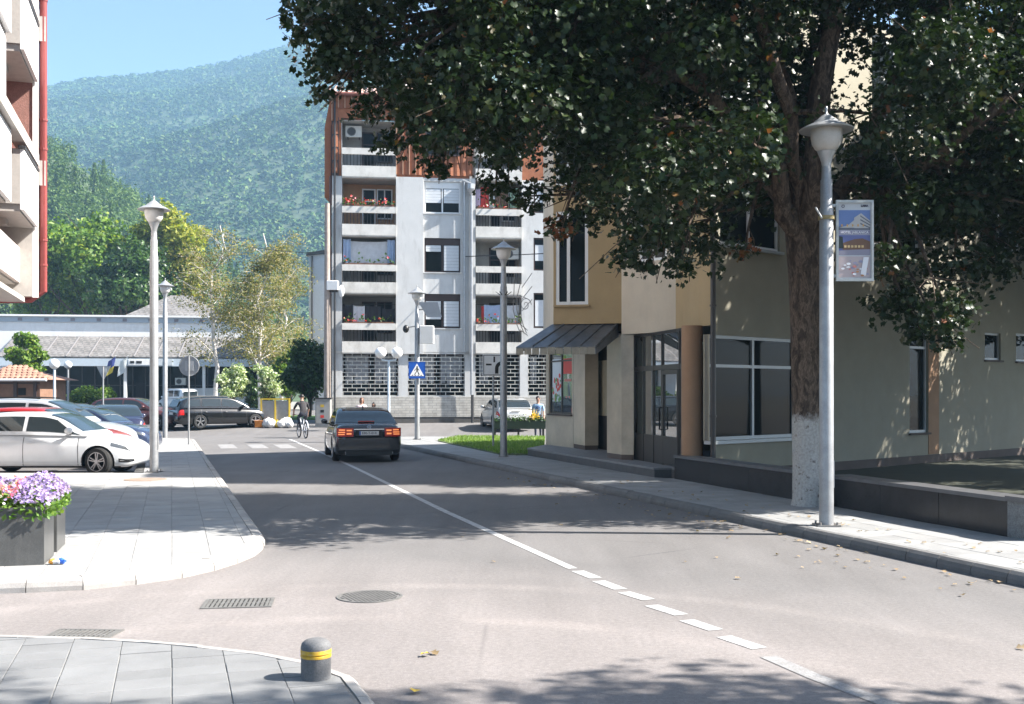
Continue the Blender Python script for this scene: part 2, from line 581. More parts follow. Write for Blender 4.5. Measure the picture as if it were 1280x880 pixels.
M_KERB = mat('concrete_kerb', (.34, .32, .30), .85, var=.16, scale=5, fine=.14, fscale=120, bmp=.35, bscale=80, rnd=.08, stain=.3, stain_c=(.24, .22, .2), sscale=(1, 1, 1))
M_KERB_SHADE = mat('shaded_kerb', (.13, .128, .126), .85, var=.18, scale=5, fine=.14, fscale=120, bmp=.35, bscale=80, rnd=.1, stain=.35, stain_c=(.12, .11, .1), sscale=(1, 1, 1))  # kerb copy with the shadow on the right kerb darkened into its colour
M_PAINT = mat('road_paint', (.42, .415, .41), .7, var=.22, scale=14, fine=.25, fscale=40, stain=.95, stain_c=(.17, .163, .16), sscale=(4, 4, 4))

# ---------------------------------------------------------------- ground, road
def drape(name, xs, ys, dz, m):
    V = []; F = []
    for y in ys:
        for x in xs: V.append((x, y, gz(y) + dz))
    nx = len(xs)
    for j in range(len(ys) - 1):
        for i in range(nx - 1):
            F.append((j * nx + i, j * nx + i + 1, (j + 1) * nx + i + 1, (j + 1) * nx + i))
    return struct(name, big_mesh(name, V, F, m))
drape('ground', [-2400, -1500, -600, -200, -80, 80, 200, 600, 1500, 2400], [-1000, -300, -40, 0, 45] + [45 + i for i in range(1, 13)] + [80, 130, 300, 900, 2250], -.03, M_GROUND)
drape('road', [-70, -40, -20, 0, 20, 40, 70], [-20, 0, 20, 45] + [45 + i for i in range(1, 13)] + [70, 90, 93], 0.0, M_ROAD)

# ---------------------------------------------------------------- kerb paths and pavements
def line_pts(*a): return [Vector((p[0], p[1], 0)) for p in a]
LEFT_EDGE = line_pts((-9.0, 9.75), (-4.86, 9.95), (-4.23, 10.07), (-3.87, 10.23), (-3.54, 10.54), (-3.27, 10.86), (-3.02, 11.5), (-2.92, 12.3), (-2.97, 13.07), (-12.0, 40.9), (-12.55, 41.8), (-13.4, 42.2), (-14.2, 42.25))
LEFT_BACK = line_pts((-14.0, 41.9), (-8.05, 23.6), (-22, 23.4), (-22, 9.6))
RIGHT_EDGE = line_pts((10.2, -6.0), (4.9, 10.34), (-3.44, 35.7), (-5.35, 41.5), (-5.35, 42.8), (-4.6, 43.6), (-3.6, 43.8))
RIGHT_BACK = line_pts((-2.2, 43.5), (-2.85, 39.6), (-.29, 30.4), (.43, 30.25), (2.95, 22.25), (3.36, 22.0), (6.1, 13.0), (11.9, -6.0))
NEAR_EDGE = line_pts((-9, 8.25), (-3.84, 8.1), (-3.22, 8.05), (-2.57, 7.9), (-1.93, 7.66), (-1.55, 7.48), (-1.2, 7.18), (-1.0, 6.94), (-.81, 6.43), (-.55, 5.6), (-.35, 4.5), (-.3, 2))
NEAR_BACK = line_pts((-.3, 0), (-9, 0))

def offset_path(path, d):
    out = []
    for i, p in enumerate(path):
        a = path[i - 1] if i else p
        b = path[i + 1] if i < len(path) - 1 else p
        t = (b - a).normalized(); n = Vector((-t.y, t.x, 0))
        out.append(p + n * d)
    return out

def walk(path, step):
    out = []; carry = 0.0
    for a, b in zip(path[:-1], path[1:]):
        L = (b - a).length; t = carry
        while t < L:
            out.append(a.lerp(b, t / L)); t += step
        carry = t - L
    return out

def clip(subject, x0, x1, y0, y1):
    """polygon clipped to a rectangle"""
    def cut(pts, inside, inter):
        o = []
        for i in range(len(pts)):
            a, b = pts[i - 1], pts[i]
            if inside(b):
                if not inside(a): o.append(inter(a, b))
                o.append(b)
            elif inside(a): o.append(inter(a, b))
        return o
    def ix(c):
        return lambda a, b: (c, a[1] + (b[1] - a[1]) * (c - a[0]) / (b[0] - a[0]))
    def iy(c):
        return lambda a, b: (a[0] + (b[0] - a[0]) * (c - a[1]) / (b[1] - a[1]), c)
    p = subject
    for ins, it in ((lambda q: q[0] >= x0, ix(x0)), (lambda q: q[0] <= x1, ix(x1)), (lambda q: q[1] >= y0, iy(y0)), (lambda q: q[1] <= y1, iy(y1))):
        if not p: break
        p = cut(p, ins, it)
    return p

def area(p):
    return .5 * sum(p[i - 1][0] * p[i][1] - p[i][0] * p[i - 1][1] for i in range(len(p)))

def in_frame(x, y, m=40):
    if y < 1: return False
    px = 640 + F_PX * x / y; py = HORIZ + F_PX * CAM_H / y
    return -m < px < 1280 + m and py < 900 + m * .6

def pavement(name, edge, back, top, slab, kerb_m, slab_m, ang, kerb_w=.15, bondshift=.0, kerbs=True, lim=300, g=.002):
    """one pavement: bed, kerb stones along its edge, paving slabs one by one"""
    inner = offset_path(edge, kerb_w + .006)
    poly = [(p.x, p.y) for p in inner] + [(p.x, p.y) for p in back]
    bed = MB().prism(poly if area(poly) > 0 else poly[::-1], -.01, top - .006)
    root = struct(name, bed.mesh(name, M_JOINT))
    # kerb stones
    if kerbs:
        st = MB()
        L = .49; kw = kerb_w; h = top + .004
        prof = [(0, -.05), (kw, -.05), (kw, h), (.055, h), (.018, h - .03), (0, h - .075)]
        n = len(prof)
        vs = [(-L / 2, a, z) for a, z in prof] + [(L / 2, a, z) for a, z in prof]
        fs = [tuple(range(n)), tuple(range(2 * n - 1, n - 1, -1))] + [(i, (i + 1) % n, n + (i + 1) % n, n + i) for i in range(n)]
        st.add(vs, fs)
        me = st.mesh('kerb_stone', kerb_m)
        ps = walk(edge, .5)
        for a, b in zip(ps[:-1], ps[1:]):
            c = (a + b) / 2
            if not in_frame(c.x, c.y, 320): continue
            o = bpy.data.objects.new('kerb_stone', me); COL.objects.link(o)
            d = b - a
            o.parent = root
            o.location = (c.x, c.y, rng.uniform(-.004, .003))
            an = math.atan2(d.y, d.x)
            o.rotation_euler = (rng.uniform(-.01, .01), rng.uniform(-.006, .006), an)
            o.scale = (min(1.02, d.length / .5 * 1.0), 1, 1)
    # slabs in the pavement's own grid
    ca, sa = math.cos(-ang), math.sin(-ang)
    P = [(x * ca - y * sa, x * sa + y * ca) for x, y in poly]
    if area(P) < 0: P = P[::-1]
    sx, sy = slab
    xs = [p[0] for p in P]; ys = [p[1] for p in P]
    cells = []
    i0, i1 = int(math.floor(min(xs) / sx)), int(math.ceil(max(xs) / sx))
    j0, j1 = int(math.floor(min(ys) / sy)), int(math.ceil(max(ys) / sy))
    for j in range(j0, j1):
        sh = bondshift * sx * (j % 2)
        for i in range(i0, i1):
            x0, x1, y0, y1 = i * sx + sh + g, (i + 1) * sx + sh - g, j * sy + g, (j + 1) * sy - g
            cx, cy = (x0 + x1) / 2, (y0 + y1) / 2
            X, Y = cx * math.cos(ang) - cy * math.sin(ang), cx * math.sin(ang) + cy * math.cos(ang)
            if not in_frame(X, Y, 320): continue
            q = clip(P, x0, x1, y0, y1)
            if len(q) < 3: continue
            A = abs(area(q))
            if A < .012: continue
            cells.append((X * X + Y * Y + (0 if in_frame(X, Y) else 1e6), cx, cy, X, Y, q if A < (x1 - x0) * (y1 - y0) * .995 else None))
    cells.sort(key=lambda c: c[0])
    full = MB().bbox(-sx / 2 + g, sx / 2 - g, -sy / 2 + g, sy / 2 - g, -.03, 0, .003).mesh('paving_slab', slab_m)
    rest = MB()
    for k, (_, cx, cy, X, Y, q) in enumerate(cells):
        if k < lim:
            if q is None: me = full
            else:
                mb = MB().prism([(a - cx, b - cy) for a, b in (q if area(q) > 0 else q[::-1])], -.03, 0)
                me = mb.mesh('paving_slab', slab_m)
            o = bpy.data.objects.new('paving_slab', me); COL.objects.link(o); o.parent = root
            o.location = (X, Y, top + rng.uniform(-.002, .002)); o.rotation_euler = (rng.uniform(-.003, .003), rng.uniform(-.003, .003), ang)
        else:
            pts = q if q is not None else [(cx - sx / 2 + g, cy - sy / 2 + g), (cx + sx / 2 - g, cy - sy / 2 + g), (cx + sx / 2 - g, cy + sy / 2 - g), (cx - sx / 2 + g, cy + sy / 2 - g)]
            if area(pts) < 0: pts = pts[::-1]
            dz = rng.uniform(-.002, .002)
            rest.prism([(a * math.cos(ang) - b * math.sin(ang), a * math.sin(ang) + b * math.cos(ang)) for a, b in pts], top - .03, top + dz)
    if rest.v:
        o = part('far_paving_slabs', rest, slab_m, root)
        o['kind'] = 'stuff'
    return root
ROAD_ANG = math.atan2(ROADV.y, ROADV.x)
pavement('pavement_left', LEFT_EDGE, LEFT_BACK, .12, (.40, .40), M_KERB, M_SLAB, ROAD_ANG)
pavement('pavement_right', RIGHT_EDGE[::-1], RIGHT_BACK[::-1], .12, (.40, .40), M_KERB_SHADE, M_SLAB_G, ROAD_ANG)
pavement('pavement_near', NEAR_EDGE[::-1], NEAR_BACK[::-1], .05, (.34, .24), M_KERB, M_SLAB_N, ROAD_ANG + PI / 2, kerb_w=.11, g=.003)
# ---------------------------------------------------------------- road markings and ironwork
def strip_on_road(mb, pts, wdt, z=.004):
    pts = [Vector((p[0], p[1], 0)) for p in pts]
    L = offset_path(pts, wdt / 2); Rr = offset_path(pts, -wdt / 2)
    for i in range(len(pts) - 1):
        mb.quad((L[i].x, L[i].y, z + gz(L[i].y)), (L[i + 1].x, L[i + 1].y, z + gz(L[i + 1].y)), (Rr[i + 1].x, Rr[i + 1].y, z + gz(Rr[i + 1].y)), (Rr[i].x, Rr[i].y, z + gz(Rr[i].y)))
def marking(name, label, pts, wdt, group=None):
    mb = MB(); strip_on_road(mb, pts, wdt)
    o = obj(name, mb.mesh(name, M_PAINT)); tag(o, label, 'road marking', group)
    return o
cl = [gp(*q) for q in ((362, 549), (400, 565), (440, 583), (500, 612), (560, 641), (640, 677), (716, 711))]
marking('centre_line', 'long solid white line painted along the middle of the road', cl, .11)
for nth, (x0, y0, x1, y1) in zip(('first', 'second', 'third', 'fourth', 'fifth', 'sixth'), ((722, 714, 745, 723), (748, 726.5, 776, 737), (780, 740.5, 811, 750), (814, 757, 852, 769), (858, 775.5, 895, 788), (905, 796, 950, 811))):
    marking('dash_marking', nth + ' short worn white dash counted from the end of the solid centre line', [gp(x0, y0), gp(x1, y1)], .14, 'centre line dashes')
LASTD = marking('dash_marking', 'long faded white dash at the end of the dashed line', [gp(960, 821), gp(1020, 847), gp(1120, 884)], .13)
M_PAINT_W = mat('worn_road_paint', (.25, .243, .24), .8, var=.2, scale=7, fine=.25, fscale=60, stain=.85, stain_c=(.16, .155, .152), sscale=(3, 3, 3))
LASTD.data.materials[0] = M_PAINT_W
for k, px in enumerate((284, 322, 356)):
    c = gp(px, 558)
    marking('crossing_stripe', ('worn white zebra stripe next to the left kerb', 'middle one of the three worn white zebra stripes', 'worn white zebra stripe next to the solid centre line')[k], [c - ROADV * 1.5, c + ROADV * 1.5], .55, 'zebra crossing stripes').data.materials[0] = M_PAINT_W
for k, px in enumerate((545, 580)):
    c = gp(px, 533, .1)
    marking('parking_line', ('thin white parking line near the twin globe lamp', 'thin white parking line beside the silver hatchback')[k], [c + Vector((-1.2, -1.8, 0)), c + Vector((1.2, 1.8, 0))], .12, 'parking lines')

M_IRON = mat('cast_iron', (.17, .165, .155), .7, .3, var=.25, scale=12, bmp=.2)
M_GAP = flat('dark_gap', (.012, .012, .012), .9)
def grate(px, py, wdt, dep, ang, label, n=14):
    c = gp(px, py)
    t = thing('drain_grate', label, 'drain', (c.x, c.y, 0), ang)
    mb = MB()
    mb.box(-wdt / 2, wdt / 2, -dep / 2, -dep / 2 + .03, -.02, .009).box(-wdt / 2, wdt / 2, dep / 2 - .03, dep / 2, -.02, .009)
    mb.box(-wdt / 2, -wdt / 2 + .03, -dep / 2 + .03, dep / 2 - .03, -.02, .009).box(wdt / 2 - .03, wdt / 2, -dep / 2 + .03, dep / 2 - .03, -.02, .009)
    part('frame', mb, M_IRON, t, world=False)
    part('pit', MB().box(-wdt / 2 + .03, wdt / 2 - .03, -dep / 2 + .03, dep / 2 - .03, .0012, .0022), M_GAP, t, world=False)
    bars = MB()
    for i in range(n):
        x = -wdt / 2 + .03 + (wdt - .06) * (i + .5) / n
        bars.box(x - .012, x + .012, -dep / 2 + .03, dep / 2 - .03, .003, .008)
    bars.box(-wdt / 2 + .03, wdt / 2 - .03, -.012, .012, .003, .0085)
    part('bars', bars, M_IRON, t, world=False)
grate(298, 754.5, .60, .42, R(8), 'rusty rectangular drain grate in the road by the kerb corner')
grate(100, 795, .52, .42, R(-3), 'rectangular drain grate beside the paved corner with the bollard', 12)
c = gp(462, 746)
t = thing('manhole_cover', 'round cast iron manhole cover with square studs in the road', 'manhole', (c.x, c.y, 0))
part('rim', MB().lathe([(.30, -.02), (.30, .008), (.275, .008), (.275, -.01)], 32), M_IRON, t, world=False)
part('plate', MB().lathe([(.272, -.02), (.272, .004), (0, .004)], 32), mat('manhole_plate', (.19, .18, .175), .7, .3, var=.2), t, world=False)
st = MB()
for i in range(-6, 7):
    for j in range(-6, 7):
        x, y = i * .04 + (j % 2) * .02, j * .04
        if x * x + y * y < .255 ** 2: st.box(x - .012, x + .012, y - .012, y + .012, .004, .011)
part('studs', st, M_IRON, t, world=False)
c = gp(182, 599.5, .12)
tag(obj('utility_cover', MB().lathe([(.42, .0), (.42, .006), (.38, .008), (.35, .004), (0, .004)], 28, (c.x, c.y, .121)).mesh('utility_cover', mat('rust_cover', (.30, .22, .17), .8, .2, var=.2))), 'flat rusty round utility cover in the pale pavement near the car park', 'manhole')

# fallen leaves on the road and along the right kerb
def fallen(name, label, spots, size, stops, seed):
    rs = np.random.RandomState(seed)
    C = np.array([(x, y, z) for x, y, z in spots])
    S = size * (.6 + .8 * rs.rand(len(C)))
    return obj(name, leaf_cloud(name, C, S, maple_leaf(), leafmat(name, stops, .1, .7), None, 3.0, .55, seed))
rs = np.random.RandomState(3)
spots = []
for i in range(120):
    y = rs.uniform(9.5, 24)
    kx = 4.9 + (10.34 - y) * .329
    spots.append((kx - abs(rs.normal()) * .55 - .06, y, .016))
for i in range(18):
    spots.append((rs.uniform(-1.5, 6), rs.uniform(7, 16), .016))
for i in range(70):
    y = rs.uniform(10, 22); kx = 4.9 + (10.34 - y) * .329
    spots.append((kx + .2 + rs.rand() * 1.0, y, .134))
o = fallen('fallen_leaves', '', spots, .055, [(0, (.24, .16, .08)), (.5, (.34, .26, .17)), (1, (.16, .11, .05))], 5)
tag(o, 'dry brown leaves scattered over the road along the right kerb', 'leaves', kind='stuff')
for px, py in ((531, 821), (519, 867)):
    c = gp(px, py); 
    o = obj('fallen_leaf', leaf_cloud('fallen_leaf', np.array([(0, 0, 0.)]), np.array([.075]), maple_leaf(), flat('yellow_leaf', (.62, .42, .05), .6), None, 3, .3, int(px)))
    o.location = (c.x, c.y, .022)
    tag(o, 'yellow fallen leaf alone on the sunlit road' if py < 840 else 'yellow fallen leaf at the edge of the foreground shade', 'leaf', 'yellow leaves lying on the road')

# ---------------------------------------------------------------- lawn
M_LAWN = mat('lawn_soil', (.07, .10, .03), .95, var=.3, scale=3)
lawn = line_pts((-2.72, 39.5), (-.31, 30.55), (.40, 30.42), (1.0, 34.0), (1.3, 42.5), (-2.1, 43.3))
struct('lawn', MB().prism(lawn, -.01, .13).mesh('lawn', M_LAWN))
rs = np.random.RandomState(11)
pts = []
LP = [(p.x, p.y) for p in lawn]
def inside(x, y, poly):
    c = False
    for i in range(len(poly)):
        a, b = poly[i - 1], poly[i]
        if (a[1] > y) != (b[1] > y) and x < (b[0] - a[0]) * (y - a[1]) / (b[1] - a[1]) + a[0]: c = not c
    return c
while len(pts) < 9000:
    x, y = rs.uniform(-2.8, 1.4), rs.uniform(30, 43.5)
    if inside(x, y, LP): pts.append((x, y, .15))
blade = (np.array([(-.18, 0, 0), (.18, 0, 0), (.05, .1, 1.0)]), np.array([(0, 1, 2)]))
M_GRASS = leafmat('grass_blades', [(0, (.11, .19, .035)), (.6, (.17, .27, .06)), (1, (.27, .34, .10))], .35)
o = obj('grass', leaf_cloud('grass', np.array(pts), rs.uniform(.05, .1, len(pts)), blade, M_GRASS, None, 2.2, .5, 4))
tag(o, 'bright green short grass of the small lawn by the shop', 'grass', kind='stuff')
# grass strip and verge beyond the crossing
struct('verge', MB().prism(line_pts((-14, 58), (-9.2, 57.6), (-8.6, 64), (-14, 66)), .40, .52).mesh('verge', mat('verge_grass', (.10, .19, .04), .95, var=.3, scale=4, fine=.3, fscale=30)))

# ---------------------------------------------------------------- hills with woods
def interp(x, xs, ys): return float(np.interp(x, xs, ys))
def vnoise(x, y, s):
    return math.sin(x * s + 1.3 * math.sin(y * s * .7)) * math.cos(y * s * 1.1 + .8 * math.sin(x * s * 1.3))
MD = 1400.0
RX = [(-200 - 640), (50 - 640), 100 - 640, 150 - 640, 230 - 640, 300 - 640, 350 - 640, 390 - 640, 430 - 640, 520 - 640, 700 - 640, 1000 - 640, 1500 - 640]
RY = [150, 113, 101, 97, 89, 76, 61, 53, 52, 62, 90, 120, 180]
def ridge(x, D=MD): return CAM_H + (HORIZ - interp(x * F_PX / D, RX, RY)) / F_PX * D
def mtn_z(x, y):
    t = (y - 420) / (MD - 420)
    xr = x * MD / max(y, 300)
    t = max(0, min(1.0, t))
    h = ridge(xr) * (t ** .92)
    g = (vnoise(x, y, .011) * 20 + vnoise(x + 90, y, .027) * 8) * math.sin(PI * t)
    return h + g
xs = np.linspace(-1100, 1100, 111); ys = np.concatenate([np.linspace(420, MD, 50), [1500, 1700, 2200]])
V = []; F = []
for y in ys:
    for x in xs:
        z = mtn_z(x, min(y, MD)) if y <= MD else ridge(x * MD / y) - (y - MD) * .45
        V.append((x, y, z - 1.0))
nx = len(xs)
for j in range(len(ys) - 1):
    for i in range(nx - 1): F.append((j * nx + i, j * nx + i + 1, (j + 1) * nx + i + 1, (j + 1) * nx + i))
M_WOODS_FLOOR = mat('woodland_floor', (.045, .07, .028), .95, var=.4, scale=.03, fine=.3, fscale=.2)
struct('mountain', big_mesh('mountain', V, F, M_WOODS_FLOOR, smooth=True))

def dome_template(seed):
    rs = np.random.RandomState(seed)
    b = bmesh.new(); bmesh.ops.create_icosphere(b, subdivisions=1, radius=1.0)
    V = np.array([v.co[:] for v in b.verts]); F = np.array([[v.index for v in f.verts] for f in b.faces]); b.free()
    keep = [f for f in F if V[f][:, 2].mean() > -.35]
    V = V * (1 + .26 * rs.normal(size=(len(V), 1)))
    return V, np.array(keep)
def wood_mass(name, P, Rr, mats, seed, zs=1.15):
    rs = np.random.RandomState(seed)
    T = [dome_template(seed + k) for k in range(5)]
    Vs = []; Fs = []; off = 0
    kind = rs.randint(0, 5, len(P))
    for k in range(5):
        Pk = P[kind == k]; rk = Rr[kind == k]
        tv, tf = T[k]
        an = rs.rand(len(Pk)) * 2 * PI
        ca, sa = np.cos(an)[:, None], np.sin(an)[:, None]
        X = (tv[None, :, 0] * ca - tv[None, :, 1] * sa); Y = (tv[None, :, 0] * sa + tv[None, :, 1] * ca)
        Z = np.repeat(tv[None, :, 2], len(Pk), 0) * zs
        W = np.stack([X, Y, Z], -1) * rk[:, None, None] + Pk[:, None, :]
        Vs.append(W.reshape(-1, 3)); Fs.append((tf[None] + (np.arange(len(Pk)) * len(tv))[:, None, None]).reshape(-1, 3) + off)
        off += W.shape[0] * W.shape[1]
    return obj(name, big_mesh(name, np.concatenate(Vs), np.concatenate(Fs), mats))
def woodmat(name, stops):
    m, t, b = nodes(name)
    g = t.nodes.new('ShaderNodeNewGeometry')
    col = ramp(t, g.outputs['Random Per Island'], stops)
    f = ramp(t, noise(t, g.outputs['Position'], .018, 5, .65), [(.3, .6), (.7, 1.4)])
    col = mixc(t, 1, col, f, 'MULTIPLY')
    f = ramp(t, noise(t, g.outputs['Position'], 1.2, 4, .7), [(.3, .55), (.7, 1.4)])
    col = mixc(t, 1, col, f, 'MULTIPLY')
    t.links.new(col, b.inputs['Base Color'])
    b.inputs['Roughness'].default_value = .8; b.inputs['Specular IOR Level'].default_value = .15
    return m
M_FAR_WOOD = woodmat('far_woods', [(0, (.012, .036, .012)), (.4, (.032, .070, .018)), (.8, (.062, .112, .026)), (1, (.11, .145, .04))])
rs = np.random.RandomState(21)
P = []
while len(P) < 30000:
    px = rs.uniform(-110, 520); y = 430 + (MD - 430) * rs.rand() ** .85
    x = (px - 640) / F_PX * y
    z = mtn_z(x, y)
    py = HORIZ - (z - CAM_H) / y * F_PX
    if py > 430: continue
    if 230 < px < 300 and abs(py - 148) < 3 and rs.rand() < .8: continue
    P.append((x, y, z))
for k in range(320):                                    # tree tops along the crest
    px = -110 + 630 * k / 320 + rs.normal(); x = (px - 640) / F_PX * MD
    P.append((x, MD + rs.uniform(-12, 4), mtn_z(x, MD) - 2 + rs.normal()))
P = np.array(P)
Rr = (3.0 + 5.0 * rs.rand(len(P)) ** 1.6) * (.45 + .55 * P[:, 1] / MD) * .62
NB = 9
d = rs.normal(size=(len(P), NB, 3)); d /= np.linalg.norm(d, axis=2, keepdims=True); d[:, :, 2] = np.abs(d[:, :, 2]) * 1.25 - .15
C = (P[:, None, :] + d * (Rr * .72)[:, None, None]).reshape(-1, 3)
o = obj('mountain_forest', leaf_cloud('mountain_forest', C, np.repeat(Rr, NB) * rs.uniform(.7, 1.35, len(P) * NB), kite_leaf(), M_FAR_WOOD, d.reshape(-1, 3) * 1.1, .35, .45, 31))
tag(o, 'hazy blue green forest covering the high mountain', 'forest', kind='stuff')

# nearer wooded spur on the left
HD = 330.0
HX = [-500 - 640, -100 - 640, 40 - 640, 85 - 640, 110 - 640, 140 - 640, 165 - 640, 200 - 640, 240 - 640, 300 - 640, 360 - 640, 420 - 640]
HY = [60, 120, 165, 172, 190, 212, 232, 262, 295, 350, 400, 440]
def hill_z(x, y):
    t = max(0, min(1, (y - 190) / (HD - 190)))
    zr = CAM_H + (HORIZ - interp(x * F_PX / max(y, 100), HX, HY)) / F_PX * HD - 7
    return .45 + max(0, zr) * t ** .9 + vnoise(x, y, .04) * 2.2 * math.sin(PI * t)
xs = np.linspace(-330, 10, 60); ys = np.concatenate([np.linspace(190, HD, 24), [350, 380, 430]])
V = []; F = []
for y in ys:
    for x in xs:
        z = hill_z(x, min(y, HD)) if y <= HD else hill_z(x * HD / y, HD) - (y - HD) * .6
        V.append((x, y, max(-2, z)))
nx = len(xs)
for j in range(len(ys) - 1):
    for i in range(nx - 1): F.append((j * nx + i, j * nx + i + 1, (j + 1) * nx + i + 1, (j + 1) * nx + i))
struct('hill', big_mesh('hill', V, F, M_WOODS_FLOOR, smooth=True))
M_NEAR_WOOD = leafmat('near_wood_leaves', [(0, (.03, .065, .015)), (.5, (.065, .12, .028)), (.85, (.10, .16, .04)), (1, (.14, .19, .06))], .25, .6, .2)
rs = np.random.RandomState(22)
C = []; O = []; S = []
cnt = 0
while cnt < 470:
    px = rs.uniform(-90, 380); y = 195 + (HD + 2 - 195) * rs.rand() ** .8
    x = (px - 640) / F_PX * y; z = hill_z(x, min(y, HD))
    py = HORIZ - (z - CAM_H) / y * F_PX
    if py > 470 or z < 1.2 and rs.rand() < .6: continue
    cnt += 1
    r = rs.uniform(2.6, 4.2)
    n = 380
    conifer = rs.rand() < .16
    p, d = ball_points(n, rs, .6)
    if conifer:
        hgt = rs.uniform(0, 1, n); rad = (1 - hgt) * .55 + .05
        p = np.stack([d[:, 0] * rad, d[:, 1] * rad, hgt * 3.2 - 1], 1)
    else:
        p *= (1 + .25 * np.sin(d[:, 0:1] * 5 + x) * np.sin(d[:, 1:2] * 5 + y))
        p[:, 2] *= 1.15
    C.append(p * r + np.array([x, y, z + r * .8])); O.append(d * .8); S.append(rs.uniform(.5, 1.1, n))
o = obj('hill_forest', leaf_cloud('hill_forest', np.concatenate(C), np.concatenate(S), kite_leaf(), M_NEAR_WOOD, np.concatenate(O), .5, .7, 9))
tag(o, 'dense green wood on the nearer hill behind the low building', 'forest', kind='stuff')

# ---------------------------------------------------------------- air
HB = 480.0
hz, ht, hb = nodes('valley_haze')
ht.nodes.remove(hb)
pv = ht.nodes.new('ShaderNodeVolumePrincipled')
pv.inputs['Color'].default_value = (.42, .70, 1.0, 1)
pv.inputs['Density'].default_value = 0.00032
pv.inputs['Anisotropy'].default_value = 0.1
ht.links.new(pv.outputs[0], ht.nodes['Material Output'].inputs['Volume'])
o = obj('haze', MB().box(-2450, 2450, -1050, 2300, -4, HB).mesh('haze', hz))
o['kind'] = 'stuff'; o['label'] = 'thin pale blue haze filling the valley'; o['category'] = 'haze'
# ---------------------------------------------------------------- facades
def facade(mb, o, t, n, L, z0, z1, holes, dep=.2, m=0, mr=None):
    """wall sheet from o along t (length L) with openings (s0, s1, za, zb) and reveals running inwards along -n"""
    mr = m if mr is None else mr
    ss = sorted({0, L} | {h[0] for h in holes} | {h[1] for h in holes}); zs = sorted({z0, z1} | {h[2] for h in holes} | {h[3] for h in holes})
    ss = [s for s in ss if 0 <= s <= L]; zs = [z for z in zs if z0 <= z <= z1]
    def q(s, d, z): return (o[0] + t[0] * s - n[0] * d, o[1] + t[1] * s - n[1] * d, z)
    for a, b in zip(ss[:-1], ss[1:]):
        for c, d in zip(zs[:-1], zs[1:]):
            sm, zm = (a + b) / 2, (c + d) / 2
            if any(h[0] < sm < h[1] and h[2] < zm < h[3] for h in holes): continue
            mb.quad(q(a, 0, c), q(b, 0, c), q(b, 0, d), q(a, 0, d), m)
    for s0, s1, c, d in holes:
        mb.quad(q(s0, 0, c), q(s0, dep, c), q(s0, dep, d), q(s0, 0, d), mr)
        mb.quad(q(s1, 0, c), q(s1, dep, c), q(s1, dep, d), q(s1, 0, d), mr)
        mb.quad(q(s0, 0, d), q(s1, 0, d), q(s1, dep, d), q(s0, dep, d), mr)
        mb.quad(q(s0, 0, c), q(s1, 0, c), q(s1, dep, c), q(s0, dep, c), mr)

def window(parent, o, t, n, s0, s1, z0, z1, dep, fm, gm, cols=(1,), rows=(1,), fw=.06, ft=.06, name='window', back=None, panes=True):
    """window unit set back by dep: frame mesh as the part, panes as its sub-parts. cols/rows: relative widths"""
    f = MB()
    f.obox(o, t, n, s0, s0 + fw, -dep, -dep + ft, z0, z1); f.obox(o, t, n, s1 - fw, s1, -dep, -dep + ft, z0, z1)
    f.obox(o, t, n, s0 + fw, s1 - fw, -dep, -dep + ft, z0, z0 + fw); f.obox(o, t, n, s0 + fw, s1 - fw, -dep, -dep + ft, z1 - fw, z1)
    W = s1 - s0 - fw * 2; H = z1 - z0 - fw * 2
    xs = [0]; [xs.append(xs[-1] + c / sum(cols)) for c in cols]
    zs = [0]; [zs.append(zs[-1] + c / sum(rows)) for c in rows]
    for x in xs[1:-1]: f.obox(o, t, n, s0 + fw + W * x - fw * .5, s0 + fw + W * x + fw * .5, -dep, -dep + ft, z0 + fw, z1 - fw)
    for z in zs[1:-1]:
        for a, b in zip(xs[:-1], xs[1:]):
            f.obox(o, t, n, s0 + fw + W * a + (fw * .5 if a else 0), s0 + fw + W * b - (fw * .5 if b < 1 else 0), -dep, -dep + ft - .003, z0 + fw + H * z - fw * .45, z0 + fw + H * z + fw * .45)
    wo = part(name, f, fm, parent)
    if panes:
        for a, b in zip(xs[:-1], xs[1:]):
            for c, d in zip(zs[:-1], zs[1:]):
                p = MB().obox(o, t, n, s0 + fw + W * a, s0 + fw + W * b, -dep + .015, -dep + .027, z0 + fw + H * c, z0 + fw + H * d)
                part('pane', p, gm, wo)
    return wo

# ---------------------------------------------------------------- yellow building on the right
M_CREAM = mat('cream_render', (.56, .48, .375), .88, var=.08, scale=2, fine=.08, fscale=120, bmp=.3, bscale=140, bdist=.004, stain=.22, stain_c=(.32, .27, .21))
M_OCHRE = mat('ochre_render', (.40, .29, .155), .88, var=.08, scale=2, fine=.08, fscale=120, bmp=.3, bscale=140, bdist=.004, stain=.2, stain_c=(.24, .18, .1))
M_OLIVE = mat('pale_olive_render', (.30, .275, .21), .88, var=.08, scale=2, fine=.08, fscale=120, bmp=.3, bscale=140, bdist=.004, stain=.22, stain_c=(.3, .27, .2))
M_TERRA = mat('terracotta_render', (.34, .20, .115), .85, var=.1, scale=3, fine=.08, bmp=.25, bscale=140)
M_STONE = mat('polished_travertine', (.47, .40, .30), .28, var=.2, scale=2.2, fine=.05, stain=.35, stain_c=(.33, .26, .17), sscale=(1, 1, 2.5))
M_PLINTH = mat('dark_plinth', (.10, .075, .062), .8, var=.15, scale=3, bmp=.2)
M_GRANITE = mat('dark_granite', (.026, .026, .028), .24, var=.2, scale=5, fine=.35, fscale=220, spec=.4)
M_GRANITE_S = mat('granite_step', (.075, .075, .078), .55, var=.2, scale=5, fine=.3, fscale=200)
M_ALU_D = flat('bronze_aluminium', (.055, .05, .047), .35, .4)
M_ALU = flat('grey_aluminium', (.38, .40, .41), .4, .3)
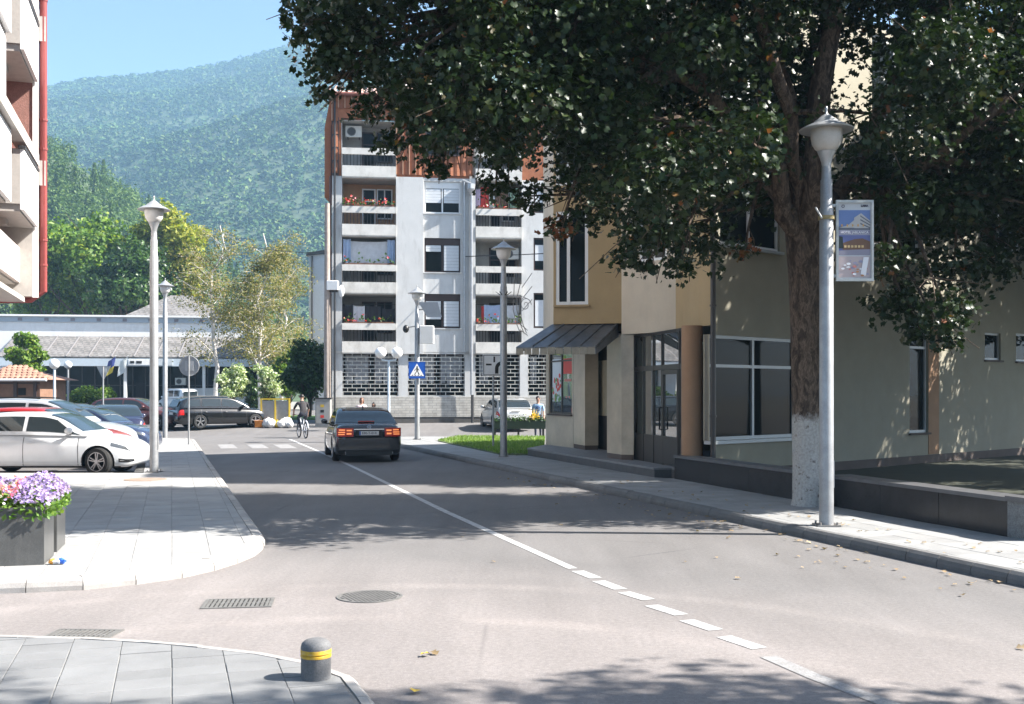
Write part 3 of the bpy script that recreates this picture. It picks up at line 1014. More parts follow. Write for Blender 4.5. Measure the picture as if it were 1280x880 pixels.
M_WHITE = mat('white_paint', (.74, .74, .73), .5, var=.06, scale=4, fine=.0)
M_GLASS = glass('window_glass', (.010, .013, .013), spec=.12)
M_GLASS_SHOP = glass('shop_glass', (.05, .06, .06), .015, 1.0, 1.0)
M_GLASS_SHOP.node_tree.nodes['Principled BSDF'].inputs['IOR'].default_value = 2.4
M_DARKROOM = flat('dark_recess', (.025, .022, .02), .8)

EXT = thing('yellow_building', 'cream and ochre corner building with shop, awning and round terracotta column', 'building', (4, 26, 0))
TOPZ = 10.6
up = [Vector((0.97, 25.3, 0)), Vector((2.53, 24.95, 0)), Vector((3.60, 23.75, 0))]
# upper storeys overhanging the pavement: ochre bay, cream corner, left flank
tv = lambda a, b: (b - a).normalized()
nv = lambda t: Vector((t.y, -t.x, 0))
bay = MB()
t0 = tv(up[0], up[1]); n0 = nv(t0); L0 = (up[1] - up[0]).length
bz = CAM_H + 87 / F_PX * 25.2
bay_holes = [(.06, .82, CAM_H + 111 / F_PX * 25.2, CAM_H + 228 / F_PX * 25.2), (.06, .82, CAM_H + 260 / F_PX * 25.2, CAM_H + 375 / F_PX * 25.2)]
facade(bay, up[0], t0, n0, L0, bz, TOPZ, bay_holes, .12)
part('bay_wall', bay, M_OCHRE, EXT)
for (s0, s1, z0, z1) in bay_holes:
    window(EXT, up[0], t0, n0, s0, s1, z0, z1, .08, M_WHITE, M_GLASS, (.36, .64), (1,), .075, .07)
    part('window_sill', MB().obox(up[0], t0, n0, s0 - .05, s1 + .03, -.04, .07, z0 - .05, z0 - .003), M_OCHRE, EXT)
flank_end = Vector((0.90, 31.0, 0))
fl = MB(); t1 = tv(flank_end, up[0]); n1 = nv(t1)
facade(fl, flank_end, t1, n1, (up[0] - flank_end).length, bz, TOPZ, [], .1)
part('flank_wall', fl, M_CREAM, EXT)
# soffit under the overhang and roof slab
cor = MB(); t2 = tv(up[1], up[2]); n2 = nv(t2); L2 = (up[2] - up[1]).length
cz = CAM_H + 74 / F_PX * 24.95
ch = [(.55, 1.35, CAM_H + 165 / F_PX * 24.4, CAM_H + 235 / F_PX * 24.4)]
facade(cor, up[1], t2, n2, L2, cz, TOPZ, ch, .12)
part('corner_wall', cor, M_CREAM, EXT)
for h in ch: window(EXT, up[1], t2, n2, *h, .08, M_WHITE, M_GLASS, (1, 1), (1,), .06, .06)
# rounded ochre corner
FC0 = Vector((3.98, 21.6, 0)); TC = Vector((.751, .660, 0)).normalized(); NC = nv(TC)
rc = MB()
arc = [up[2], Vector((3.68, 23.3, 0)), Vector((3.72, 22.6, 0)), Vector((3.80, 22.0, 0)), FC0]
for a, b in zip(arc[:-1], arc[1:]): rc.quad((a.x, a.y, cz), (b.x, b.y, cz), (b.x, b.y, TOPZ), (a.x, a.y, TOPZ))
part('rounded_corner', rc, M_OCHRE, EXT, True)
back = [Vector((17.5, 33.5, 0)), Vector((12, 38, 0)), Vector((5, 34, 0)), flank_end]
sof = MB()
pl = [(p.x, p.y) for p in [up[0], up[1], up[2], FC0, Vector((6.0, 23.38, 0)), Vector((4.5, 31.5, 0)), flank_end]]
sof.add([(x, y, cz + .02) for x, y in pl], [tuple(range(len(pl)))])
part('soffit', sof, M_CREAM, EXT)
sof2 = MB().add([(up[0].x, up[0].y, bz), (up[1].x, up[1].y, bz), (3.2, 31.2, bz), (flank_end.x, flank_end.y, bz)], [(0, 1, 2, 3)])
part('bay_soffit', sof2, M_OCHRE, EXT)
# long rendered facade running back to the right
LC = 18.0
sill = .92
def fs_at(px):   # distance along the facade seen at pixel column px
    k = (px - 640) / F_PX
    return (k * FC0.y - FC0.x) / (TC.x - k * TC.y)
def fz(px, py):
    s = fs_at(px); D = FC0.y + TC.y * s
    return CAM_H - (py - HORIZ) / F_PX * D
H1 = (fs_at(887), fs_at(996), fz(890, 551), fz(890, 418))
H2 = (fs_at(1137), fs_at(1160), fz(1148, 541), fz(1148, 405))
H3 = (fs_at(1231), fs_at(1251), fz(1240, 450), fz(1240, 416))
H4 = (fs_at(1270), fs_at(1292), fz(1280, 452), fz(1280, 417))
HU = [(fs_at(a), fs_at(b), fz((a + b) / 2, 310), fz((a + b) / 2, 190)) for a, b in ((900, 975), (1090, 1150), (1225, 1275))]
HT = [(h[0], h[1], h[2] + 3.0, h[3] + 2.7) for h in HU]
pz = .30
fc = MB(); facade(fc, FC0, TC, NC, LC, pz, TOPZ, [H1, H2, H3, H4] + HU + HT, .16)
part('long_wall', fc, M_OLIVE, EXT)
part('plinth', MB().obox(FC0, TC, NC, .02, LC, -.2, .035, -.3, pz), M_PLINTH, EXT)
window(EXT, FC0, TC, NC, *H1, .12, M_ALU, M_GLASS, (1, 1), (2.6, 1), .07, .07)
part('window_sill', MB().obox(FC0, TC, NC, H1[0] - .05, H1[1] + .05, -.1, .10, H1[2] - .07, H1[2] - .003), M_ALU, EXT)
window(EXT, FC0, TC, NC, *H2, .12, M_ALU, M_GLASS, (1,), (4, 1), .07, .07)
part('window_sill', MB().obox(FC0, TC, NC, H2[0] - .05, H2[1] + .05, -.1, .07, H2[2] - .05, H2[2] - .003), M_PLINTH, EXT)
part('window_surround', MB().obox(FC0, TC, NC, H2[1] + .01, H2[1] + .55, .0, .012, pz + .01, H2[3]), M_TERRA, EXT)
for h in (H3, H4):
    window(EXT, FC0, TC, NC, *h, .12, M_ALU, M_GLASS, (1,), (1,), .06, .06)
    part('window_sill', MB().obox(FC0, TC, NC, h[0] - .05, h[1] + .05, -.1, .07, h[2] - .05, h[2] - .003), M_PLINTH, EXT)
for h in HU + HT:
    window(EXT, FC0, TC, NC, *h, .12, M_WHITE, M_GLASS, (1, 1), (1,), .07, .06)
    part('window_sill', MB().obox(FC0, TC, NC, h[0] - .05, h[1] + .05, -.1, .08, h[2] - .06, h[2] - .003), M_ALU, EXT)
# downpipe, round column
dp = MB(); q = FC0 - TC * .06 + NC * .10
dp.tube([(q.x, q.y, .35), (q.x, q.y, TOPZ)], .055, 10)
part('downpipe', dp, M_ALU_D, EXT, True)
for z in (1.4, 3.6, 5.6): part('pipe_clip', MB().lathe([(.062, -.02), (.07, -.02), (.07, .02), (.062, .02)], 12, (q.x, q.y, z)), M_ALU_D, EXT)
cc = Vector((3.66, 21.95, 0))
part('column', MB().lathe([(.215, .3), (.215, cz + .01)], 24, cc), M_TERRA, EXT, True)
# ground floor under the overhang
GZ = .32
p1, p2 = Vector((1.02, 32.4, 0)), Vector((1.73, 30.4, 0))
t3 = tv(p1, p2); n3 = nv(t3); L3 = (p2 - p1).length
sw = MB(); swh = (.22, L3 - .12, 1.26, 3.15)
facade(sw, p1, t3, n3, L3, GZ, bz, [swh], .14)
part('shopfront_wall', sw, M_STONE, EXT)
swo = window(EXT, p1, t3, n3, *swh, .1, M_ALU_D, M_GLASS_SHOP, (1, 1), (5, 1), .05, .05, name='shop_window')
part('window_sill', MB().obox(p1, t3, n3, swh[0] - .04, swh[1] + .04, -.1, .05, swh[2] - .05, swh[2] - .003), M_PLINTH, EXT)
# posters stuck inside the shop window: red panel, flowers on white
mred = flat('poster_red', (.62, .04, .03), .4); mwh = flat('poster_white', (.62, .66, .68), .4); mgr = flat('poster_green', (.12, .3, .08), .5)
WW = swh[1] - swh[0]
po = MB().obox(p1, t3, n3, swh[0] + WW * .56, swh[0] + WW * .95, -.07, -.066, 2.42, 2.86)
part('red_poster', po, mred, EXT)
po = MB().obox(p1, t3, n3, swh[0] + WW * .08, swh[0] + WW * .46, -.07, -.066, 1.62, 2.86)
part('flower_poster', po, mwh, EXT)
bl = MB(); rs = np.random.RandomState(5)
for k in range(34):
    s = swh[0] + WW * rs.uniform(.1, .44); z = 1.66 + .75 * rs.rand() ** 1.3; r = rs.uniform(.03, .075)
    c = p1 + t3 * s + n3 * -.064
    pts = [c + t3 * (r * math.cos(a)) + Vector((0, 0, z + r * math.sin(a))) for a in [i * PI / 4 for i in range(8)]]
    bl.slab(pts, n3 * (.002 + .0003 * k), int(rs.rand() < .45))
part('printed_flowers', bl, [mred, mgr], EXT)['kind'] = 'stuff'
tl = MB()
for k in range(5):
    s = swh[0] + WW * (.60 + .06 * k)
    tl.obox(p1, t3, n3, s, s + WW * .04, -.07, -.067, 2.2, 2.27)
    if k % 2: tl.obox(p1, t3, n3, s, s + WW * .05, -.07, -.067, 1.72, 1.78)
part('printed_lines', tl, flat('poster_ink', (.7, .25, .22)), EXT)['kind'] = 'stuff'
# pillars
def pillar(a, b, c, z1, nm='pillar'):
    t = tv(a, b); d = (c - b)
    q = [(a.x, a.y), (b.x, b.y), (c.x, c.y), (a.x + d.x, a.y + d.y)]
    part(nm, MB().prism(q, GZ + .12, z1), M_STONE, EXT)
    ex = []
    cx = sum(x for x, y in q) / 4; cyy = sum(y for x, y in q) / 4
    part('pillar_base', MB().prism([(cx + (x - cx) * .985, cyy + (y - cyy) * .985) for x, y in q], GZ, GZ + .12), M_PLINTH, EXT)
pillar(Vector((1.735, 30.38, 0)), Vector((1.98, 29.3, 0)), Vector((2.35, 29.4, 0)), bz)
pillar(Vector((2.27, 25.8, 0)), Vector((2.53, 24.96, 0)), Vector((2.80, 24.85, 0)), cz)
# recessed doorway between the pillars
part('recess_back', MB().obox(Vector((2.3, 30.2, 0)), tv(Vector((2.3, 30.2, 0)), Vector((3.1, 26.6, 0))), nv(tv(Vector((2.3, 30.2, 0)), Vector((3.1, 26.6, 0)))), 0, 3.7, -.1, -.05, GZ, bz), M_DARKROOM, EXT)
rt = tv(Vector((2.3, 30.2, 0)), Vector((3.1, 26.6, 0)))
part('recess_panel', MB().obox(Vector((2.28, 30.2, 0)), rt, nv(rt), .35, 3.1, -.045, -.02, 1.25, 2.75), mat('beige_panel', (.33, .29, .20), .6, var=.1), EXT)
# glazed entrance
d0, d1 = Vector((2.83, 25.15, 0)), Vector((3.48, 22.15, 0))
td = tv(d0, d1); nd = nv(td); LD = (d1 - d0).length
ztop = 3.2
edges = [0, LD * .20, LD * .42, LD * .60, LD * .94, LD]
fr = MB()
for i, e in enumerate(edges[:-1]): fr.obox(d0, td, nd, e, e + .06, -.06, 0, GZ, ztop)
fr.obox(d0, td, nd, LD - .06, LD, -.06, 0, GZ, ztop)
for a, b in zip(edges[:-1], edges[1:]):
    fr.obox(d0, td, nd, a + .06, b, -.06, -.003, 2.36, 2.47); fr.obox(d0, td, nd, a + .06, b, -.06, -.003, ztop - .06, ztop)
en = part('entrance_frame', fr, M_ALU_D, EXT)
for i, (a, b) in enumerate(zip(edges[:-1], edges[1:])):
    part('pane', MB().obox(d0, td, nd, a + .06, b, -.04, -.03, 2.47, ztop - .06), M_GLASS_SHOP, en)
    if i == 3:
        df = MB()
        df.obox(d0, td, nd, a + .07, a + .15, -.05, .012, GZ + .02, 2.35); df.obox(d0, td, nd, b - .08, b - .01, -.05, .012, GZ + .02, 2.35)
        df.obox(d0, td, nd, a + .15, b - .08, -.05, .012, 2.26, 2.35); df.obox(d0, td, nd, a + .15, b - .08, -.05, .009, GZ + .02, GZ + .62)
        do = part('door', df, M_ALU_D, EXT)
        part('pane', MB().obox(d0, td, nd, a + .15, b - .08, -.03, -.02, GZ + .62, 2.26), M_GLASS_SHOP, do)
        c = d0 + td * (a + .10) + nd * .07
        part('handle', MB().tube([c + Vector((0, 0, 1.08)) - nd * .06, c + Vector((0, 0, 1.08)), c + Vector((0, 0, 1.55)), c + Vector((0, 0, 1.55)) - nd * .06], .02, 8), M_GAP, do, True)
    else:
        part('pane', MB().obox(d0, td, nd, a + .06, b, -.04, -.03, GZ + .62, 2.36), M_GLASS_SHOP, en)
        part('lower_panel', MB().obox(d0, td, nd, a + .06, b, -.05, -.012, GZ, GZ + .62), M_ALU_D, en)
c = d0 + td * .15 + nd * .12
part('security_camera', MB().ball((c.x, c.y, 3.12), .07).cyl((c.x, c.y, 3.15), (c.x, c.y, cz), .03, None, 8), M_ALU_D, EXT, True)
# roof
rf = MB().add([(p.x, p.y, TOPZ) for p in [up[0], up[1], up[2], FC0, FC0 + TC * LC, Vector((12, 38, 0)), flank_end]], [tuple(range(7))])
part('roof', rf, M_PLINTH, EXT)
bw = MB()
fcend = FC0 + TC * LC
loop = [fcend, Vector((12, 38, 0)), flank_end]
for a, b, z0_ in ((loop[0], loop[1], 0), (loop[1], loop[2], bz)): bw.quad((a.x, a.y, z0_), (b.x, b.y, z0_), (b.x, b.y, TOPZ), (a.x, a.y, TOPZ))
bw.quad((12, 38, 0), (p1.x, p1.y + .02, 0), (p1.x, p1.y + .02, bz), (12, 38, bz))
part('rear_wall', bw, M_OLIVE, EXT)
# metal awning
aw = thing('metal_awning', 'grey standing-seam metal awning with pale fascia over the shop entrance', 'awning', (1.2, 25, 2.9))
a0, a1 = at(690, 405, 25.35), at(772, 405, 25.1)
b0, b1 = at(645, 433.5, 24.55), at(744, 433.5, 24.35)
a0.z = a1.z = bz - .0; b0.z = b1.z = CAM_H + 58.5 / F_PX * 24.4
a0 += Vector((0, -.02, 0)); a1 += Vector((0, -.05, 0))
M_AWN = mat('weathered_zinc', (.20, .215, .235), .35, .75, var=.25, scale=4, stain=.4, stain_c=(.14, .10, .08), sscale=(2, 2, 1))
M_FASCIA = mat('awning_fascia', (.34, .31, .25), .7, var=.2, scale=6, stain=.4, sscale=(4, 4, .8))
for k in range(5):
    f0, f1 = k / 5, (k + 1) / 5
    q = [a0.lerp(a1, f0), a0.lerp(a1, f1), b0.lerp(b1, f1), b0.lerp(b1, f0)]
    mb = MB().slab(q, (0, 0, -.03))
    mb.slab([q[1] + Vector((-.02, 0, .003)), q[1] + Vector((.02, 0, .003)), q[2] + Vector((.02, 0, .003)), q[2] + Vector((-.02, 0, .003))], (0, 0, .03))
    part('sheet', mb, M_AWN, aw)
for k in range(10):
    f0, f1 = k / 10 + .004, (k + 1) / 10 - .004
    q0, q1 = b0.lerp(b1, f0), b0.lerp(b1, f1)
    part('fascia_panel', MB().slab([q0, q1, q1 - Vector((0, 0, .17)), q0 - Vector((0, 0, .17))], (0, .03, 0)), M_FASCIA, aw)
part('end_panel', MB().slab([a1 + Vector((0, 0, -.035)), b1 + Vector((0, .031, -.035)), b1 + Vector((0, .031, -.17)), a1 + Vector((0, 0, -.3))], (.02, 0, 0)), M_AWN, aw)
part('end_panel', MB().slab([a0 + Vector((0, 0, -.035)), b0 + Vector((0, .031, -.035)), b0 + Vector((0, .031, -.17)), a0 + Vector((0, 0, -.3))], (.02, 0, 0)), M_AWN, aw)
# step in front of the shop
stp = line_pts((.44, 30.3), (2.94, 22.3), (3.3, 22.35), (3.62, 21.9), (5.2, 23.3), (3.2, 32), (1.02, 32.5))
so = thing('entrance_step', 'low dark granite step along the shop entrance', 'step', (1.8, 27, .12))
part('riser', MB().prism([(p.x, p.y) for p in stp], .06, GZ - .04), M_GRANITE_S, so)
part('tread', MB().prism([(p.x + (-.02 if i < 2 else 0), p.y) for i, p in enumerate(stp)], GZ - .04, GZ), mat('step_tread', (.20, .20, .205), .6, var=.15, scale=4, fine=.2), so)

# sunken yard behind the low wall
struct('yard', MB().prism(line_pts((3.7, 21.9), (6.25, 13.2), (12.2, -6), (30, -6), (30, 40), (17.5, 33.5)), -.05, .10).mesh('yard', mat('yard_soil', (.035, .038, .022), .95, var=.3, scale=2, fine=.3, fscale=40)))
# ---------------------------------------------------------------- low granite walls
M_COPING = mat('granite_coping', (.10, .10, .105), .4, var=.2, scale=5, fine=.25, fscale=200)
def granite_wall(label, w0, w1, n, ends):
    t = thing('granite_wall', label, 'wall', (w0.x, w0.y, .1))
    d = tv(w0, w1); nn = nv(d); L = (w1 - w0).length
    for k in range(n):
        a, b = L * k / n + .004, L * (k + 1) / n - .004
        part('facing_panel', MB().obox(w0, d, nn, a, b, -.33, 0, .10, .55), M_GRANITE, t)
        part('coping', MB().obox(w0, d, nn, a - .002, b + .002, -.36, .03, .55, .60), M_COPING, t)
    return t
wd = (Vector((6.0, 13.0, 0)) - Vector((3.30, 21.95, 0))).normalized()
W0 = Vector((3.30, 21.95, 0))
granite_wall('polished dark granite low wall between shop step and tree trunk', W0, W0 + wd * 4.55, 3, 0)
granite_wall('polished dark granite low wall from tree trunk past the lamp post', W0 + wd * 5.55, W0 + wd * 9.3, 3, 0)
t = thing('granite_pier', 'square rough granite pier ending the low granite wall', 'pier', W0 + wd * 9.5)
q0 = W0 + wd * 9.32
part('shaft', MB().obox(q0, wd, nv(wd), 0, .4, -.36, .02, .10, .56), mat('rough_granite', (.16, .165, .165), .7, var=.3, scale=20, fine=.5, fscale=120, bmp=.4), t)
part('cap', MB().obox(q0, wd, nv(wd), -.01, .44, -.39, .05, .56, .62), M_COPING, t)
# ---------------------------------------------------------------- big maple
def bark_mat(name, wash=None):
    m, t, b = nodes(name)
    p = pos(t)
    mp = t.nodes.new('ShaderNodeMapping'); mp.inputs['Scale'].default_value = (1, 1, .38)
    t.links.new(p, mp.inputs['Vector'])
    patch = ramp(t, noise(t, mp.outputs[0], 7.5, 6, .62, .8), [(.34, (.040, .029, .022)), (.47, (.075, .054, .040)), (.53, (.15, .108, .078)), (.60, (.10, .073, .054)), (.70, (.052, .039, .030))])
    col = mixc(t, 1, patch, ramp(t, noise(t, mp.outputs[0], 38, 5, .75), [(.3, .45), (.7, 1.45)]), 'MULTIPLY')
    if wash:
        sx = t.nodes.new('ShaderNodeSeparateXYZ'); t.links.new(p, sx.inputs[0])
        ad = N(t, 'ShaderNodeMath', operation='MULTIPLY_ADD'); ad.inputs[1].default_value = .35; ad.inputs[2].default_value = 0
        t.links.new(noise(t, p, 9, 4, .7), ad.inputs[0])
        sm = N(t, 'ShaderNodeMath', operation='ADD'); t.links.new(sx.outputs[2], sm.inputs[0]); t.links.new(ad.outputs[0], sm.inputs[1])
        f = ramp(t, sm.outputs[0], [(0, 1), (1, 0)])
        r = f.node; r.color_ramp.elements[0].position = .0
        mr = N(t, 'ShaderNodeMapRange'); mr.inputs['From Min'].default_value = wash + .10; mr.inputs['From Max'].default_value = wash + .22; mr.inputs['To Min'].default_value = 1; mr.inputs['To Max'].default_value = 0
        t.links.new(sm.outputs[0], mr.inputs[0])
        flk = ramp(t, noise(t, p, 13, 5, .7), [(.31, 0.15), (.42, 1.0)])
        mm = N(t, 'ShaderNodeMath', operation='MULTIPLY'); t.links.new(mr.outputs[0], mm.inputs[0]); t.links.new(flk, mm.inputs[1])
        wc = mixc(t, 1, (.44, .42, .39), ramp(t, noise(t, p, 30, 3, .6), [(.3, .75), (.7, 1.1)]), 'MULTIPLY')
        col = mixc(t, mm.outputs[0], col, wc)
    t.links.new(col, b.inputs['Base Color'])
    b.inputs['Roughness'].default_value = .9; b.inputs['Specular IOR Level'].default_value = .2
    bump(t, b, noise(t, mp.outputs[0], 16, 5, .7), .9, .03)
    return m
M_BARK_W = bark_mat('maple_bark_whitewashed', 1.50)
M_BARK = bark_mat('tree_bark')
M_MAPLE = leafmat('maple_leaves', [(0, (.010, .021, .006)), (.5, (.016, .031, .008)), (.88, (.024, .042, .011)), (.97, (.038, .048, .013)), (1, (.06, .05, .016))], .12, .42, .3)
M_MAPLE_DRY = leafmat('dry_maple_leaves', [(0, (.15, .05, .02)), (.6, (.24, .09, .035)), (1, (.12, .08, .02))], .2, .6, .3)

def big_maple():
    rs = np.random.RandomState(77)
    base = Vector((4.62, 16.75, .1))
    T = thing('maple_tree', 'large dark maple with whitewashed trunk rising between the granite walls', 'tree', base)
    sil = [(470, -330), (395, -140), (362, -40), (372, 30), (400, 60), (405, 95), (450, 108), (490, 150), (535, 185), (600, 178), (650, 225), (710, 245), (770, 282), (830, 305), (900, 300), (955, 285), (1010, 262), (1070, 275), (1105, 345), (1150, 405), (1195, 395), (1235, 345), (1290, 310), (1400, 230), (1450, 0), (1350, -280), (1050, -440), (680, -420)]
    cl = []
    tries = 0
    while len(cl) < 300 and tries < 60000:
        tries += 1
        px, py = rs.uniform(350, 1460), rs.uniform(-440, 440)
        if not inside(px, py, sil): continue
        D = rs.uniform(13.4, 18.8) if px > 620 else rs.uniform(13.0, 16.6)
        if px > 1190: D = rs.uniform(15.4, 18.8)
        p = at(px, py, D)
        if p.x > 3.0:
            dist = (p.x - FC0.x) * NC.x + (p.y - FC0.y) * NC.y
            if dist < 1.0: continue
        if (p.x - 4.15) ** 2 + (p.y - 14.24) ** 2 < .8 and p.z < 6.2: continue
        if p.y < 15.2 and 960 < px < 1100 and py > 90: continue        # open around the lamp head
        if 925 < px < 1060 and -60 < py < 125 and D < 16.2 and rs.rand() < .8: continue
        if 955 < px < 1060 and py > 250 and D < 18: continue
        r = rs.uniform(.45, .95)
        # smaller clumps near the outline
        edge = min(math.hypot(px - a, py - b) for a, b in sil)
        if edge < 70: r *= .72
        if any((p - q).length < .44 * (r + rr) for q, rr in cl): continue
        cl.append((p, r))
    for (px, py, D, r) in ((372, 14, 14.2, .38), (392, 40, 14.4, .34), (404, 84, 14.2, .34), (402, 118, 14.2, .18), (440, 60, 14.6, .4), (420, 20, 14.0, .4), (540, 205, 14.4, .22), (553, 214, 14.4, .14), (455, 135, 14.3, .25),
                           (490, 180, 14.5, .28), (660, 245, 15, .3), (700, 285, 15, .25), (780, 318, 15.2, .28), (806, 332, 15.3, .2), (850, 328, 15.2, .28), (1185, 425, 15.5, .25), (1150, 412, 15.8, .3), (1120, 380, 16, .3), (930, 312, 16, .2), (620, 232, 14.8, .28), (740, 262, 15, .34)):
        cl.append((at(px, py, D), r))
    # wood
    mb = MB()
    fork = Vector((-.10, -.05, 4.35))
    mb.tube([(-.02, -.02, -.15), (0, 0, .1), (-.03, 0, .6), (-.06, -.02, 1.6), (-.07, -.02, 2.8), (-.08, -.03, 3.6), fork], [.33, .27, .235, .225, .235, .26, .30], 16)
    mains = []
    for tx, ty, tz, r0, r1 in ((-.75, -.4, 8.2, .20, .09), (.25, -.2, 8.8, .22, .10), (1.9, .3, 7.6, .17, .07), (-2.6, -1.2, 7.0, .15, .06), (.6, 1.2, 8.0, .14, .06), (3.4, -.8, 6.4, .13, .05), (-4.4, -1.8, 7.2, .12, .04), (-1.5, -2.2, 7.6, .14, .06)):
        pts = limb(mb, fork - Vector((0, 0, .25)), (tx, ty, tz), r0, r1, .12, 10, 7, rs)
        mains.append(pts)
    nodes_ = [q for pts in mains for q in pts[2:]]
    for p, r in cl:
        q = p - base
        a = min(nodes_, key=lambda n_: (n_ - q).length + (1.5 if n_.z > q.z + .6 else 0))
        pts = limb(mb, a, q, .018 + .022 * min(1.5, (q - a).length), .012, .1, 5, 4, rs)
        for k in range(4):
            d = rs.normal(size=3) * r * .6
            limb(mb, pts[3], q + Vector(d), .012, .005, .08, 4, 2, rs)
    part('trunk', mb, M_BARK_W, T, True, world=False)
    Cs = []; Os = []; Ms = []
    dry = [at(925, 312, 16), at(1160, 372, 16), at(1175, 350, 15.8), at(860, 250, 15), at(690, 270, 14.9)]
    for p, r in cl:
        n = int(720 * (r / .7) ** 2)
        d = rs.normal(size=(n, 3)); d /= np.linalg.norm(d, axis=1, keepdims=True)
        rad = (.25 + .75 * rs.rand(n)) ** .55 * np.where(rs.rand(n) < .3, rs.uniform(1.0, 1.5 if r > .5 else 1.12, n), 1.0)
        lump = 1 + .3 * np.sin(d[:, 0] * 6 + p.x * 3) * np.sin(d[:, 1] * 6 + p.y) + .25 * np.sin(d[:, 2] * 7 + p.z * 2)
        q = d * (rad * lump * r)[:, None]
        q[:, 2] *= .72
        q[:, 2] -= .12 * (q[:, 0] ** 2 + q[:, 1] ** 2) / max(r, .2)
        Cs.append(q + np.array(p - base)); Os.append(d * .45)
        nd_ = min((p - k).length for k in dry)
        prob = .45 if nd_ < .45 else .006
        Ms.append((rs.rand(n) < prob).astype(int))
    C = np.concatenate(Cs); O = np.concatenate(Os); Mi = np.concatenate(Ms)
    wx = C[:, 0] + base.x; wy = C[:, 1] + base.y
    stray = wx * F_PX / wy < -288
    front = stray | (np.abs(wx - 4.12 * wy / 14.15) < .5) & (wy < 14.7) & (C[:, 2] < 6.1)
    keep = ~front & ~((np.hypot(C[:, 0] + base.x - 4.15, C[:, 1] + base.y - 14.24) < .62) & (C[:, 2] < 6.2))
    C, O, Mi = C[keep], O[keep], Mi[keep]
    S = rs.uniform(.06, .118, len(C))
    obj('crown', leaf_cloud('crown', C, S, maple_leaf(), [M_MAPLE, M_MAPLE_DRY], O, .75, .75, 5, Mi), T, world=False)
    return len(C)
print('maple leaves', big_maple())

# street tree outside the frame on the right whose shade reaches the foreground
cl = [(-2.6, .2, 5.3, .8), (-1.2, .9, 5.8, 1.0), (.2, -.5, 6.4, 1.2), (1.4, .6, 6.0, 1.1), (-.6, -1.0, 5.4, .9), (.5, 1.2, 7.0, 1.0), (-1.8, -.6, 6.4, .9), (2.2, -.8, 5.6, .9), (-3.4, -.3, 5.6, .6), (0, 0, 7.6, 1.0)]
leafy_tree('maple_tree', 'street maple beside the right pavement near the granite pier', 'tree', (8.6, 4.5, .1), cl + [(-2.2, .3, 8.6, 1.1), (-.8, -.4, 9.6, 1.2), (.8, .4, 9.0, 1.2), (-3.2, -.2, 7.4, .8), (-1.4, .7, 10.6, 1.0)], 20000, .14, kite_leaf(), M_MAPLE, M_BARK, .17, 3.6, 5)

# clumps added to the yard maples across the sun's path, shading the wall
shade = []
srs = np.random.RandomState(12)
for s_ in np.arange(.4, 16.5, 1.15):
    for z_ in np.arange(.9, 7.0, 1.15):
        for t_ in (srs.uniform(4.5, 6.5), srs.uniform(7.5, 10)):
            p = FC0 + TC * (s_ + srs.normal() * .25) + Vector((0, 0, z_ + srs.normal() * .2)) + sun_dir * t_
            px = 640 + F_PX * p.x / p.y; py = HORIZ - F_PX * (p.z - CAM_H) / p.y
            if p.z < 3.4 or (px < 1330 and py > 300 - max(0, 1120 - px) * .3): continue
            if (p.x - FC0.x) * NC.x + (p.y - FC0.y) * NC.y < 1.1: continue
            if srs.rand() < .44: continue
            shade.append((p.x, p.y, p.z, srs.uniform(.62, .95)))
for x_ in np.arange(7, 15, 1.25):  # further clumps added to throw the yard ground into shade
    for y_ in np.arange(17.5, 30, 1.25):
        p = Vector((x_ + srs.normal() * .3, y_ + srs.normal() * .3, .1)) + sun_dir * srs.uniform(7.5, 12)
        px = 640 + F_PX * p.x / p.y; py = HORIZ - F_PX * (p.z - CAM_H) / p.y
        if srs.rand() < .2 or (px < 1330 and py > 290) or (p.x - FC0.x) * NC.x + (p.y - FC0.y) * NC.y < 1.1: continue
        shade.append((p.x, p.y, p.z, srs.uniform(.6, .9)))
ybase = [Vector((14.8, 23.6, .1)), Vector((18.6, 29.4, .1))]
ymine = [[], []]
for q in shade:
    k = min((0, 1), key=lambda i: (Vector(q[:3]) - ybase[i]).xy.length)
    ymine[k].append((q[0] - ybase[k].x, q[1] - ybase[k].y, q[2] - .1, q[3]))
print('shade clumps', len(shade))
# yard maple right of the lamp: its crown shades the long wall
cl = [(x - 14.8, y - 23.6, z, r) for x, y, z, r in ((12.1, 22.6, 6.8, 1.2), (12.6, 24.6, 5.4, 1.2), (13.2, 23.4, 8.2, 1.5), (14.8, 22.4, 6.2, 1.4), (14.6, 25.2, 7.6, 1.5), (15.6, 24.2, 5.6, 1.4), (16.4, 22.8, 7.6, 1.5), (15.2, 23.6, 9.6, 1.6), (13.6, 21.6, 5.2, 1.1), (17.4, 24.4, 6.6, 1.4), (12.9, 25.9, 7.4, 1.1), (14.4, 26.8, 6.2, 1.1), (16.2, 26.4, 8.6, 1.4), (11.3, 23.6, 8.4, 1.0), (13.4, 23.9, 10.6, 1.2), (16.6, 24.6, 10.4, 1.3), (11.9, 21.4, 8.6, .9), (10.2, 22.4, 7.2, 1.1), (9.6, 21.2, 8.6, 1.1), (10.6, 23.8, 6.4, 1.0), (9.2, 22.4, 9.4, 1.1), (10.9, 20.8, 6.8, 1.0), (8.6, 21.0, 7.4, .9), (11.4, 24.6, 9.4, 1.2), (13.2, 27.2, 8.8, 1.3), (12.4, 22.4, 4.6, .9), (7.6, 22.2, 7.0, .9), (8.2, 22.9, 8.0, .9), (8.9, 23.4, 8.2, 1.0), (7.4, 21.4, 6.2, .8), (9.6, 23.6, 7.6, 1.0), (7.0, 21.2, 7.6, .8))]
